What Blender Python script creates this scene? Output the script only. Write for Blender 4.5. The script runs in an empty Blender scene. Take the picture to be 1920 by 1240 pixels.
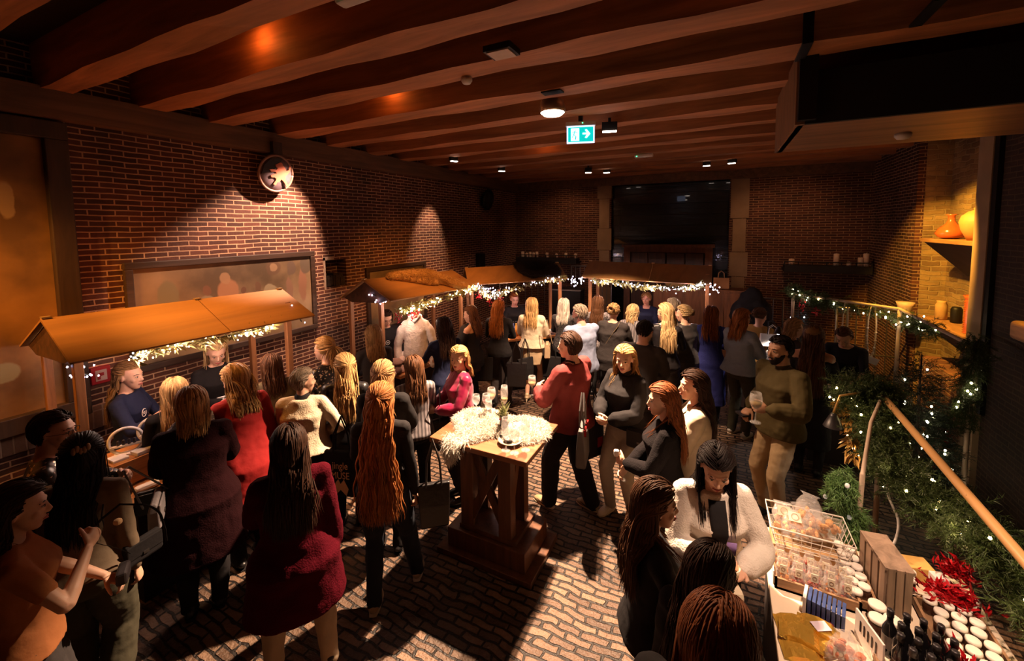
import bpy, math, random
import numpy as np
from mathutils import Vector, Matrix, Euler

C = bpy.context.scene
COL = C.collection
random.seed(7)
RNG = np.random.RandomState(11)

# ------------------------------------------------------------------ camera
EYE = 2.85
R = np.array([[0.89334974, 0.0235059, -0.44874683],
              [0.44920891, -0.07278322, 0.89045716],
              [-0.01173024, -0.99707075, -0.07557993]])   # columns: right, down, forward of the camera in room axes
F_PX, CX, CY = 783.0, 960.0, 486.0
cam_d = bpy.data.cameras.new('camera')
cam_d.sensor_fit = 'HORIZONTAL'; cam_d.sensor_width = 36.0
cam_d.lens = 36.0 * F_PX / 1920.0
cam_d.shift_x = 0.0
cam_d.shift_y = (CY - 620.0) / 1920.0
cam_d.clip_start = 0.05; cam_d.clip_end = 100
cam = bpy.data.objects.new('camera', cam_d); COL.objects.link(cam)
cam.matrix_world = Matrix(((R[0][0], -R[0][1], -R[0][2], 0),
                           (R[1][0], -R[1][1], -R[1][2], 0),
                           (R[2][0], -R[2][1], -R[2][2], EYE), (0, 0, 0, 1)))
C.camera = cam

# ------------------------------------------------------------------ view, world, main lights
C.view_settings.view_transform = 'Standard'
C.view_settings.look = 'None'
C.view_settings.gamma = 1.0
C.view_settings.use_curve_mapping = False
C.view_settings.exposure = 0.0
C.render.engine = 'CYCLES'
C.cycles.use_denoising = True
C.cycles.max_bounces = 5
C.cycles.diffuse_bounces = 3
C.cycles.glossy_bounces = 3
C.cycles.transmission_bounces = 6
C.cycles.transparent_max_bounces = 12
C.cycles.sample_clamp_indirect = 4.0
C.cycles.caustics_reflective = False
C.cycles.caustics_refractive = False
w = bpy.data.worlds.new('room_air'); C.world = w; w.use_nodes = True
w.node_tree.nodes['Background'].inputs[0].default_value = (0.5, 0.2, 0.07, 1)
w.node_tree.nodes['Background'].inputs[1].default_value = 0.004

def light(name, kind, loc, energy, color, size=0.05, target=None, spot=None, blend=0.3, parent=None):
    d = bpy.data.lights.new(name, kind)
    d.energy = energy; d.color = color
    if kind == 'AREA':
        d.shape = 'DISK'; d.size = size
    else:
        d.shadow_soft_size = size
    if kind == 'SPOT':
        d.spot_size = math.radians(spot or 60); d.spot_blend = blend
    o = bpy.data.objects.new(name, d); COL.objects.link(o)
    o.location = loc
    if target is not None:
        o.rotation_euler = (Vector(target) - Vector(loc)).to_track_quat('-Z', 'Y').to_euler()
    return o

WARM = (1.0, 0.62, 0.36)
AMBER = (1.0, 0.40, 0.07)
PINK = (1.0, 0.60, 0.42)
# bright spot of the ceiling fitting beside the exit sign: lights the table, the crowd and the floor
light('key_spot', 'SPOT', (-1.60, 4.25, 3.84), 3300, (1.0, 0.67, 0.43), 0.03, (-1.62, 2.95, 0.4), 74, 0.4)
light('key_spot', 'SPOT', (-1.50, 4.30, 3.84), 700, (1.0, 0.62, 0.38), 0.03, (0.3, 2.2, 0.4), 80, 0.6)
light('key_spot', 'SPOT', (-1.25, 4.9, 3.86), 1500, (1.0, 0.66, 0.42), 0.05, (-1.7, 6.3, 0.6), 58, 0.5)
light('wall_spot', 'SPOT', (-4.35, 3.95, 4.02), 700, PINK, 0.03, (-5.2, 3.25, 2.3), 64, 0.5)
light('wall_spot', 'SPOT', (-4.5, 6.75, 4.0), 240, (1, .62, .40), 0.03, (-5.2, 6.65, 2.4), 44, 0.7)
light('amber_wall_spot', 'SPOT', (-4.5, 0.35, 3.95), 230, AMBER, 0.05, (-4.7, 1.6, 2.1), 50, 0.8)
light('amber_wall_spot', 'SPOT', (-4.3, 1.9, 4.0), 230, AMBER, 0.05, (-4.35, 2.25, 2.1), 56, 0.8)
light('amber_wall_spot', 'SPOT', (-4.3, -0.8, 3.9), 320, AMBER, 0.05, (-5.2, 0.8, 2.2), 62, 0.8)
light('amber_stall_spot', 'SPOT', (-2.6, 4.2, 4.0), 300, (1.0, 0.38, 0.08), 0.05, (-4.0, 5.3, 2.1), 66, 0.8)
light('amber_niche_spot', 'SPOT', (1.25, 6.1, 3.7), 850, (1.0, 0.50, 0.07), 0.03, (2.8, 7.4, 2.0), 68, 0.35)
light('ledge_spot', 'SPOT', (1.75, 4.5, 3.4), 120, (1.0, 0.50, 0.07), 0.03, (2.15, 4.0, 2.1), 44, 0.6)
light('far_spot', 'SPOT', (-3.2, 8.7, 3.86), 45, (1.0, 0.50, 0.25), 0.05, (-3.6, 10.6, 2.0), 95, 0.8)
light('far_spot', 'SPOT', (0.8, 8.7, 3.86), 45, (1.0, 0.50, 0.25), 0.05, (1.2, 10.6, 2.0), 95, 0.8)
light('counter_fill', 'SPOT', (0.75, 1.9, 3.75), 380, (1.0, 0.66, 0.46), 0.04, (0.62, 2.5, 0.9), 40, 0.6)  # added fill to brighten the counter goods, no known fitting behind it

# ------------------------------------------------------------------ helpers
def link(o): COL.objects.link(o); return o

def tag(o, label=None, cat=None, group=None, kind=None):
    if label: o['label'] = label
    if cat: o['category'] = cat
    if group: o['group'] = group
    if kind: o['kind'] = kind
    return o

def empty(name, loc=(0, 0, 0), rz=0.0, label=None, cat=None, group=None):
    o = bpy.data.objects.new(name, None); link(o)
    o.empty_display_size = 0.1
    o.location = loc; o.rotation_euler = (0, 0, rz)
    return tag(o, label, cat, group)

def unit(v):
    v = np.asarray(v, float); n = np.linalg.norm(v)
    return v / n if n > 1e-9 else np.array([0., 0., 1.])

class MB:
    """collects geometry in room coordinates and links it as one mesh object"""
    def __init__(s): s.v = []; s.f = []; s.n = 0
    def add(s, v, f):
        v = np.asarray(v, float).reshape(-1, 3)
        s.v.append(v); s.f += [tuple(i + s.n for i in q) for q in f]; s.n += len(v); return s
    def box(s, c, size, rz=0.0, M=None, taper=1.0):
        x, y, z = [q / 2 for q in size]; t = taper
        v = np.array([(-x, -y, -z), (x, -y, -z), (x, y, -z), (-x, y, -z), (-x*t, -y*t, z), (x*t, -y*t, z), (x*t, y*t, z), (-x*t, y*t, z)])
        if M is not None: v = v @ np.asarray(M).T
        if rz:
            ca, sa = math.cos(rz), math.sin(rz)
            v = v @ np.array([[ca, -sa, 0], [sa, ca, 0], [0, 0, 1]]).T
        return s.add(v + np.asarray(c), [(0, 3, 2, 1), (4, 5, 6, 7), (0, 1, 5, 4), (1, 2, 6, 5), (2, 3, 7, 6), (3, 0, 4, 7)])
    def bb(s, x0, x1, y0, y1, z0, z1):
        return s.box(((x0+x1)/2, (y0+y1)/2, (z0+z1)/2), (abs(x1-x0), abs(y1-y0), abs(z1-z0)))
    def beam(s, a, b, wd, ht):
        """a rectangular bar from a to b"""
        a = np.asarray(a, float); b = np.asarray(b, float); d = unit(b - a)
        up = np.array([0, 0, 1.]) if abs(d[2]) < 0.95 else np.array([0, 1., 0])
        r = unit(np.cross(d, up)); u = np.cross(r, d)
        M = np.array([r, d, u]).T
        return s.box((a + b) / 2, (wd, np.linalg.norm(b - a), ht), M=M)
    def rings(s, rings, close=True):
        n = len(rings[0]); v = np.concatenate([np.asarray(r) for r in rings]); f = []
        for k in range(len(rings) - 1):
            for i in range(n):
                j = (i + 1) % n
                f.append((k*n+i, k*n+j, (k+1)*n+j, (k+1)*n+i))
        if close:
            f.append(tuple(range(n))[::-1]); m = (len(rings)-1)*n; f.append(tuple(m + i for i in range(n)))
        return s.add(v, f)
    def tube(s, pts, rad, n=8, flat=1.0, up=None, caps=True):
        pts = np.asarray(pts, float); m = len(pts)
        rad = np.full(m, rad) if np.isscalar(rad) else np.asarray(rad, float)
        T = np.gradient(pts, axis=0); T /= (np.linalg.norm(T, axis=1)[:, None] + 1e-9)
        ref = np.asarray(up, float) if up is not None else (np.array([0, 0, 1.]) if abs(T[0][2]) < 0.9 else np.array([0, 1., 0]))
        a = np.linspace(0, 2*math.pi, n, endpoint=False); rr = []
        nrm = unit(ref - T[0]*np.dot(ref, T[0]))
        for k in range(m):
            nrm = unit(nrm - T[k]*np.dot(nrm, T[k])); b = np.cross(T[k], nrm)
            rr.append(pts[k] + rad[k]*(np.cos(a)[:, None]*b + flat*np.sin(a)[:, None]*nrm))
        if caps:   # rounded ends
            e0 = rr[0]*0.45 + pts[0]*0.55 - T[0]*rad[0]*0.75*flat; e1 = rr[-1]*0.45 + pts[-1]*0.55 + T[-1]*rad[-1]*0.75*flat
            rr = [e0] + rr + [e1]
        return s.rings(rr)
    def ball(s, c, r, n=12, M=None):
        r = np.asarray(r, float) * np.ones(3); m = max(4, n // 2); v = [(0, 0, 1)]
        for i in range(1, m):
            ph = math.pi * i / m
            for j in range(n):
                th = 2*math.pi*j/n; v.append((math.sin(ph)*math.cos(th), math.sin(ph)*math.sin(th), math.cos(ph)))
        v.append((0, 0, -1)); f = []
        for j in range(n): f.append((0, 1 + j, 1 + (j+1) % n))
        for i in range(m - 2):
            for j in range(n):
                a = 1 + i*n + j; b = 1 + i*n + (j+1) % n; f.append((a, a+n, b+n, b))
        L = len(v) - 1; o = 1 + (m-2)*n
        for j in range(n): f.append((L, o + (j+1) % n, o + j))
        v = np.array(v) * r
        if M is not None: v = v @ np.asarray(M).T
        return s.add(v + np.asarray(c), f)
    def lathe(s, c, prof, n=20, M=None):
        a = np.linspace(0, 2*math.pi, n, endpoint=False); rr = []
        for r, z in prof: rr.append(np.stack([r*np.cos(a), r*np.sin(a), np.full(n, z)], 1))
        if M is not None: rr = [q @ np.asarray(M).T for q in rr]
        return s.rings([q + np.asarray(c) for q in rr])
    def slab(s, quad, th):
        """a board: four corners in order, thickness th along the normal"""
        q = np.asarray(quad, float); nn = unit(np.cross(q[1]-q[0], q[3]-q[0])) * th / 2
        return s.add(np.concatenate([q - nn, q + nn]), [(0, 3, 2, 1), (4, 5, 6, 7), (0, 1, 5, 4), (1, 2, 6, 5), (2, 3, 7, 6), (3, 0, 4, 7)])
    def prism(s, poly, o, u, v, th):
        """extrude a 2D outline (in axes u, v from origin o) by th along u x v"""
        o = np.asarray(o, float); u = np.asarray(u, float); v = np.asarray(v, float); nn = np.cross(u, v)
        p = np.array([o + u*a + v*b for a, b in poly]); n = len(p)
        f = [tuple(range(n))[::-1], tuple(range(n, 2*n))] + [(i, (i+1) % n, n+(i+1) % n, n+i) for i in range(n)]
        return s.add(np.concatenate([p, p + nn*th]), f)
    def verts(s): return np.concatenate(s.v)
    def build(s, name, m, parent=None, smooth=False, local=False, warp=None):
        v = s.verts()
        if warp is not None: v = warp(v)
        if parent is not None and not local:
            p = parent; off = np.zeros(3)
            while p is not None: off += np.array(p.location); p = p.parent
            v = v - off
        me = bpy.data.meshes.new(name); me.from_pydata(v.tolist(), [], s.f); me.update()
        if m is not None: me.materials.append(m)
        if smooth: me.shade_smooth()
        o = bpy.data.objects.new(name, me); link(o)
        if parent is not None: o.parent = parent
        return o

def struct(name, mb, m, parent=None, smooth=False):
    o = mb.build(name, m, parent, smooth)
    if parent is None: o['kind'] = 'structure'
    return o

def bevel(o, wd=0.004, seg=2):
    b = o.modifiers.new('bevel', 'BEVEL'); b.width = wd; b.segments = seg; b.limit_method = 'ANGLE'; b.angle_limit = math.radians(40); return o

def clone(root, loc, rz=None, label=None, group=None):
    def cp(o, parent):
        c = o.copy(); link(c); c.parent = parent
        for k in o.children: cp(k, c)
        return c
    c = root.copy(); link(c); c.location = loc
    if rz is not None: c.rotation_euler = (0, 0, rz)
    for k in root.children: cp(k, c)
    if label: c['label'] = label
    if group: c['group'] = group
    return c

def P(*a): return np.array(a, float)
def at_z(px, py, z):
    """the point of the room at height z on the line of sight through a pixel of the photograph"""
    d = R @ np.array([px - CX, py - CY, F_PX]); t = (z - EYE) / d[2]
    return d * t + P(0, 0, EYE)
def at_x(px, py, x):
    d = R @ np.array([px - CX, py - CY, F_PX]); return d * (x / d[0]) + P(0, 0, EYE)
def at_y(px, py, y):
    d = R @ np.array([px - CX, py - CY, F_PX]); return d * (y / d[1]) + P(0, 0, EYE)

# ------------------------------------------------------------------ materials
MATS = {}
def nodes(name):
    m = bpy.data.materials.new(name); m.use_nodes = True
    return m, m.node_tree.nodes, m.node_tree.links, m.node_tree.nodes['Principled BSDF']

def mat(name, col, rough=0.6, metal=0.0, var=0.18, scale=18.0, bump=0.0, bscale=60.0, stretch=(1, 1, 1), coat=0.0, sheen=0.0, spec=0.5, alpha=1.0, trans=0.0, emit=None, estr=0.0, ior=1.45, sss=0.0):
    key = name
    if key in MATS: return MATS[key]
    m, N, L, b = nodes(name)
    tc = N.new('ShaderNodeTexCoord'); mp = N.new('ShaderNodeMapping'); mp.inputs['Scale'].default_value = stretch
    L.new(tc.outputs['Object'], mp.inputs[0])
    ns = N.new('ShaderNodeTexNoise'); ns.inputs['Scale'].default_value = scale; ns.inputs['Detail'].default_value = 5
    L.new(mp.outputs[0], ns.inputs['Vector'])
    rp = N.new('ShaderNodeMix'); rp.data_type = 'RGBA'
    c = np.array(col[:3])
    rp.inputs[6].default_value = (*np.clip(c*(1-var), 0, 1), 1); rp.inputs[7].default_value = (*np.clip(c*(1+var), 0, 1), 1)
    L.new(ns.outputs['Fac'], rp.inputs[0]); L.new(rp.outputs[2], b.inputs['Base Color'])
    b.inputs['Roughness'].default_value = rough; b.inputs['Metallic'].default_value = metal
    b.inputs['Coat Weight'].default_value = coat; b.inputs['Sheen Weight'].default_value = sheen
    b.inputs['Specular IOR Level'].default_value = spec; b.inputs['IOR'].default_value = ior
    b.inputs['Transmission Weight'].default_value = trans; b.inputs['Alpha'].default_value = alpha
    if sss: b.inputs['Subsurface Weight'].default_value = sss; b.inputs['Subsurface Scale'].default_value = 0.02
    if emit is not None:
        b.inputs['Emission Color'].default_value = (*emit, 1); b.inputs['Emission Strength'].default_value = estr
    if bump:
        n2 = N.new('ShaderNodeTexNoise'); n2.inputs['Scale'].default_value = bscale; n2.inputs['Detail'].default_value = 4
        L.new(mp.outputs[0], n2.inputs['Vector'])
        bp = N.new('ShaderNodeBump'); bp.inputs['Strength'].default_value = bump; bp.inputs['Distance'].default_value = 0.01
        L.new(n2.outputs['Fac'], bp.inputs['Height']); L.new(bp.outputs[0], b.inputs['Normal'])
    MATS[key] = m
    return m

def brick_mat(name, plane, c1, c2, mortar, bw=0.2, rh=0.052, ms=0.007, rough=0.85, bump=0.7, warp=0.012, stain=0.45, offset=0.5, depth=0.012):
    m, N, L, b = nodes(name)
    tc = N.new('ShaderNodeTexCoord'); sp = N.new('ShaderNodeSeparateXYZ'); cb = N.new('ShaderNodeCombineXYZ')
    L.new(tc.outputs['Object'], sp.inputs[0])
    ix = {'yz': (1, 2), 'xz': (0, 2), 'xy': (0, 1)}[plane]
    L.new(sp.outputs[ix[0]], cb.inputs[0]); L.new(sp.outputs[ix[1]], cb.inputs[1])
    ns = N.new('ShaderNodeTexNoise'); ns.inputs['Scale'].default_value = 3.5; ns.inputs['Detail'].default_value = 4
    L.new(tc.outputs['Object'], ns.inputs['Vector'])
    vm = N.new('ShaderNodeVectorMath'); vm.operation = 'SCALE'; vm.inputs['Scale'].default_value = warp * 2
    L.new(ns.outputs['Color'], vm.inputs[0])
    va = N.new('ShaderNodeVectorMath'); va.operation = 'ADD'; L.new(cb.outputs[0], va.inputs[0]); L.new(vm.outputs[0], va.inputs[1])
    br = N.new('ShaderNodeTexBrick'); br.inputs['Scale'].default_value = 1.0
    br.inputs['Brick Width'].default_value = bw; br.inputs['Row Height'].default_value = rh
    br.inputs['Mortar Size'].default_value = ms; br.inputs['Mortar Smooth'].default_value = 0.35; br.inputs['Bias'].default_value = -0.1
    br.offset = offset
    br.inputs['Color1'].default_value = (*c1, 1); br.inputs['Color2'].default_value = (*c2, 1); br.inputs['Mortar'].default_value = (*mortar, 1)
    L.new(va.outputs[0], br.inputs['Vector'])
    n2 = N.new('ShaderNodeTexNoise'); n2.inputs['Scale'].default_value = 1.3; n2.inputs['Detail'].default_value = 6; n2.inputs['Roughness'].default_value = 0.65
    L.new(tc.outputs['Object'], n2.inputs['Vector'])
    cr = N.new('ShaderNodeMapRange'); cr.inputs[1].default_value = 0.3; cr.inputs[2].default_value = 0.7; cr.inputs[3].default_value = 1 - stain; cr.inputs[4].default_value = 1 + stain
    L.new(n2.outputs['Fac'], cr.inputs[0])
    mx = N.new('ShaderNodeVectorMath'); mx.operation = 'SCALE'
    L.new(br.outputs['Color'], mx.inputs[0]); L.new(cr.outputs[0], mx.inputs['Scale']); L.new(mx.outputs[0], b.inputs['Base Color'])
    b.inputs['Roughness'].default_value = rough
    n3 = N.new('ShaderNodeTexNoise'); n3.inputs['Scale'].default_value = 45; n3.inputs['Detail'].default_value = 5
    L.new(tc.outputs['Object'], n3.inputs['Vector'])
    ma = N.new('ShaderNodeMath'); ma.operation = 'MULTIPLY_ADD'; ma.inputs[1].default_value = -1.0
    L.new(br.outputs['Fac'], ma.inputs[0])
    mb_ = N.new('ShaderNodeMath'); mb_.operation = 'MULTIPLY'; mb_.inputs[1].default_value = 0.5; L.new(n3.outputs['Fac'], mb_.inputs[0]); L.new(mb_.outputs[0], ma.inputs[2])
    bp = N.new('ShaderNodeBump'); bp.inputs['Strength'].default_value = bump; bp.inputs['Distance'].default_value = depth
    L.new(ma.outputs[0], bp.inputs['Height']); L.new(bp.outputs[0], b.inputs['Normal'])
    return m

def wood(name, c, dark=0.45, axis='x', rough=0.55, scale=3.0, bump=0.25):
    if name in MATS: return MATS[name]
    m, N, L, b = nodes(name)
    tc = N.new('ShaderNodeTexCoord'); mp = N.new('ShaderNodeMapping')
    st = {'x': (0.6, 6, 6), 'y': (6, 0.6, 6), 'z': (6, 6, 0.6)}[axis]; mp.inputs['Scale'].default_value = st
    L.new(tc.outputs['Object'], mp.inputs[0])
    ns = N.new('ShaderNodeTexNoise'); ns.inputs['Scale'].default_value = scale; ns.inputs['Detail'].default_value = 7; ns.inputs['Roughness'].default_value = 0.6; ns.inputs['Distortion'].default_value = 0.6
    L.new(mp.outputs[0], ns.inputs['Vector'])
    cr = N.new('ShaderNodeValToRGB'); c = np.array(c)
    cr.color_ramp.elements[0].position = 0.3; cr.color_ramp.elements[0].color = (*(c*dark), 1)
    cr.color_ramp.elements[1].position = 0.7; cr.color_ramp.elements[1].color = (*np.clip(c*1.2, 0, 1), 1)
    L.new(ns.outputs['Fac'], cr.inputs[0]); L.new(cr.outputs[0], b.inputs['Base Color'])
    b.inputs['Roughness'].default_value = rough
    bp = N.new('ShaderNodeBump'); bp.inputs['Strength'].default_value = bump; bp.inputs['Distance'].default_value = 0.006
    L.new(ns.outputs['Fac'], bp.inputs['Height']); L.new(bp.outputs[0], b.inputs['Normal'])
    MATS[name] = m
    return m

def glow(name, col, strength):
    if name in MATS: return MATS[name]
    m, N, L, b = nodes(name)
    b.inputs['Base Color'].default_value = (*col, 1)
    b.inputs['Emission Color'].default_value = (*col, 1); b.inputs['Emission Strength'].default_value = strength
    MATS[name] = m; return m

def glass(name='clear_glass', tint=(1, 1, 1)):
    if name in MATS: return MATS[name]
    m, N, L, b = nodes(name)
    b.inputs['Base Color'].default_value = (*tint, 1); b.inputs['Roughness'].default_value = 0.04
    b.inputs['Alpha'].default_value = 0.20; b.inputs['Coat Weight'].default_value = 1.0; b.inputs['Specular IOR Level'].default_value = 1.0
    MATS[name] = m; return m

# ------------------------------------------------------------------ people
def skin_mat(k='fair'):
    c = {'fair': (0.62, 0.36, 0.25), 'rosy': (0.66, 0.33, 0.24), 'tan': (0.42, 0.22, 0.13)}[k]
    return mat('skin_' + k, c, rough=0.5, var=0.06, scale=30, bump=0.05, bscale=200, sss=0.06)

HAIRC = {'blonde': (0.42, 0.24, 0.095), 'lightblonde': (0.50, 0.33, 0.16), 'darkblonde': (0.30, 0.165, 0.07), 'brown': (0.085, 0.036, 0.016), 'auburn': (0.20, 0.062, 0.02),
         'ginger': (0.33, 0.12, 0.035), 'darkbrown': (0.032, 0.014, 0.008), 'black': (0.012, 0.007, 0.006), 'silver': (0.50, 0.43, 0.36), 'grey': (0.26, 0.20, 0.15)}
def hair_mat(k):
    nm = 'hair_' + k
    if nm in MATS: return MATS[nm]
    m, N, L, b = nodes(nm); c = np.array(HAIRC[k])
    gi = N.new('ShaderNodeNewGeometry'); tc = N.new('ShaderNodeTexCoord'); mp = N.new('ShaderNodeMapping'); mp.inputs['Scale'].default_value = (70, 70, 5)
    L.new(tc.outputs['Object'], mp.inputs[0])
    ns = N.new('ShaderNodeTexNoise'); ns.inputs['Scale'].default_value = 1.0; ns.inputs['Detail'].default_value = 3; L.new(mp.outputs[0], ns.inputs['Vector'])
    av = N.new('ShaderNodeMath'); av.operation = 'ADD'; L.new(gi.outputs['Random Per Island'], av.inputs[0]); L.new(ns.outputs['Fac'], av.inputs[1])
    mr = N.new('ShaderNodeMapRange'); mr.inputs[1].default_value = 0.4; mr.inputs[2].default_value = 1.6; L.new(av.outputs[0], mr.inputs[0])
    mx = N.new('ShaderNodeMix'); mx.data_type = 'RGBA'; mx.inputs[6].default_value = (*(c*0.5), 1); mx.inputs[7].default_value = (*np.clip(c*1.45, 0, 1), 1)
    L.new(mr.outputs[0], mx.inputs[0]); L.new(mx.outputs[2], b.inputs['Base Color'])
    b.inputs['Roughness'].default_value = 0.55; b.inputs['Specular IOR Level'].default_value = 0.12
    bp = N.new('ShaderNodeBump'); bp.inputs['Strength'].default_value = 0.5; bp.inputs['Distance'].default_value = 0.004
    L.new(ns.outputs['Fac'], bp.inputs['Height']); L.new(bp.outputs[0], b.inputs['Normal'])
    MATS[nm] = m; return m

CLOTH = {'black': (0.012, 0.010, 0.011), 'charcoal': (0.04, 0.034, 0.034), 'navy': (0.014, 0.018, 0.05), 'blue': (0.03, 0.035, 0.16), 'maroon': (0.014, 0.003, 0.004), 'red': (0.24, 0.010, 0.010),
         'burgundy': (0.062, 0.002, 0.007), 'magenta': (0.26, 0.003, 0.045), 'cream': (0.62, 0.50, 0.36), 'white': (0.74, 0.66, 0.58), 'lightblue': (0.27, 0.31, 0.45), 'skyblue': (0.30, 0.36, 0.46),
         'ochre': (0.30, 0.16, 0.045), 'olive': (0.075, 0.055, 0.02), 'khaki': (0.38, 0.27, 0.15), 'beige': (0.50, 0.36, 0.22), 'greybrown': (0.16, 0.115, 0.075), 'oldgreen': (0.055, 0.048, 0.03),
         'pinkred': (0.17, 0.028, 0.027), 'orange': (0.36, 0.13, 0.045), 'jeans': (0.46, 0.43, 0.39), 'darkjeans': (0.016, 0.020, 0.030), 'tan': (0.30, 0.17, 0.09), 'tights': (0.34, 0.17, 0.10), 'silvergrey': (0.24, 0.21, 0.22), 'khakigreen': (0.16, 0.12, 0.06)}
def cloth_mat(k, finish='matte'):
    nm = 'cloth_%s_%s' % (k, finish)
    if nm in MATS: return MATS[nm]
    c = CLOTH[k]
    if finish == 'satin': return mat(nm, c, rough=0.32, var=0.1, sheen=0.2, bump=0.35, bscale=14)
    if finish == 'leather': return mat(nm, c, rough=0.35, var=0.15, bump=0.4, bscale=20)
    if finish == 'knit': return mat(nm, c, rough=0.95, var=0.12, spec=0.08, bump=0.5, bscale=110)
    if finish == 'sequin':
        m, N, L, b = nodes(nm)
        tc = N.new('ShaderNodeTexCoord'); vo = N.new('ShaderNodeTexVoronoi'); vo.inputs['Scale'].default_value = 70; L.new(tc.outputs['Object'], vo.inputs['Vector'])
        sp = N.new('ShaderNodeSeparateColor'); L.new(vo.outputs['Color'], sp.inputs[0])
        gt = N.new('ShaderNodeMath'); gt.operation = 'GREATER_THAN'; gt.inputs[1].default_value = 0.86; L.new(sp.outputs[0], gt.inputs[0])
        mx = N.new('ShaderNodeMix'); mx.data_type = 'RGBA'; mx.inputs[6].default_value = (*c, 1); mx.inputs[7].default_value = (0.75, 0.6, 0.45, 1)
        L.new(gt.outputs[0], mx.inputs[0]); L.new(mx.outputs[2], b.inputs['Base Color']); L.new(gt.outputs[0], b.inputs['Metallic']); b.inputs['Roughness'].default_value = 0.35
        MATS[nm] = m; return m
    if finish == 'pattern':
        m, N, L, b = nodes(nm)
        tc = N.new('ShaderNodeTexCoord'); vo = N.new('ShaderNodeTexNoise'); vo.inputs['Scale'].default_value = 28; vo.inputs['Detail'].default_value = 2; vo.inputs['Distortion'].default_value = 1.5; L.new(tc.outputs['Object'], vo.inputs['Vector'])
        mr = N.new('ShaderNodeMapRange'); mr.inputs[1].default_value = 0.47; mr.inputs[2].default_value = 0.52; L.new(vo.outputs['Fac'], mr.inputs[0])
        mx = N.new('ShaderNodeMix'); mx.data_type = 'RGBA'; mx.inputs[6].default_value = (0.05, 0.04, 0.04, 1); mx.inputs[7].default_value = (*c, 1)
        L.new(mr.outputs[0], mx.inputs[0]); L.new(mx.outputs[2], b.inputs['Base Color']); b.inputs['Roughness'].default_value = 0.8
        MATS[nm] = m; return m
    if finish == 'stripe':
        m, N, L, b = nodes(nm)
        tc = N.new('ShaderNodeTexCoord'); wv = N.new('ShaderNodeTexWave'); wv.inputs['Scale'].default_value = 9; wv.inputs['Distortion'].default_value = 2.0; L.new(tc.outputs['Object'], wv.inputs['Vector'])
        mx = N.new('ShaderNodeMix'); mx.data_type = 'RGBA'; mx.inputs[6].default_value = (0.06, 0.05, 0.055, 1); mx.inputs[7].default_value = (*c, 1)
        L.new(wv.outputs['Fac'], mx.inputs[0]); L.new(mx.outputs[2], b.inputs['Base Color']); b.inputs['Roughness'].default_value = 0.6
        MATS[nm] = m; return m
    return mat(nm, c, rough=0.85, var=0.12, spec=0.25, bump=0.25, bscale=30)

FTORSO = [(.79, .085, .075, 0), (.83, .150, .108, -.006), (.90, .172, .120, -.012), (.98, .158, .108, -.006), (1.06, .132, .094, 0), (1.14, .128, .090, .003), (1.21, .140, .102, .012),
          (1.28, .150, .116, .020), (1.34, .156, .096, .004), (1.385, .146, .074, -.008), (1.42, .100, .060, -.012), (1.45, .062, .054, -.012)]
MTORSO = [(.79, .085, .075, 0), (.83, .145, .108, -.004), (.90, .160, .116, -.008), (.98, .155, .112, -.002), (1.06, .150, .108, .004), (1.14, .156, .108, .006), (1.21, .166, .114, .008),
          (1.28, .176, .120, .008), (1.34, .184, .108, 0), (1.385, .172, .084, -.008), (1.42, .118, .068, -.012), (1.45, .070, .062, -.012)]

def ellip(z, rx, ry, yo, n=28, e=2.25):
    a = np.linspace(0, 2*math.pi, n, endpoint=False); ca, sa = np.cos(a), np.sin(a)
    k = (np.abs(ca)**e + np.abs(sa)**e)**(-1/e)
    return np.stack([rx*k*ca, yo + ry*k*sa, np.full(n, z)], 1)

def torso_at(T, z):
    zs = [t[0] for t in T]
    return [float(np.interp(z, zs, [t[i] for t in T])) for i in (1, 2, 3)]

def ik(a, b, l1, l2, pole):
    """joint between a and b of a two-bone limb bending towards pole"""
    a = np.array(a, float); b = np.array(b, float); d = b - a; L = np.linalg.norm(d)
    mx = (l1 + l2) * 0.998
    if L > mx: b = a + d / L * mx; d = b - a; L = mx
    x = (l1*l1 - l2*l2 + L*L) / (2*L); h = math.sqrt(max(l1*l1 - x*x, 0))
    u = d / L; p = np.asarray(pole, float); p = unit(p - u*np.dot(p, u))
    return a + u*x + p*h, b

ARMS = {   # wrist targets (x outward, y forward, z), elbow pole
    'down': ((.235, .03, .83), (.5, -1, 0)), 'hold': ((.060, .29, 1.08), (1, -.3, -1)), 'low': ((.07, .27, .98), (1, -.4, -.6)), 'reach': ((.14, .40, 1.06), (1, -.2, -1)),
    'mouth': ((.09, .24, 1.30), (.8, .1, -1)), 'up': ((.16, .26, 1.25), (1, 0, -1)), 'phone': ((.06, .27, 1.15), (1, -.3, -1)), 'bag': ((.23, .10, .98), (.3, -1, -.2)), 'hip': ((.19, .14, 1.02), (1, -.8, 0)),
    'back': ((.20, -.06, .86), (.6, -1, 0)), 'glass': ((.14, .28, 1.14), (1, -.3, -1))}

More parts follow.
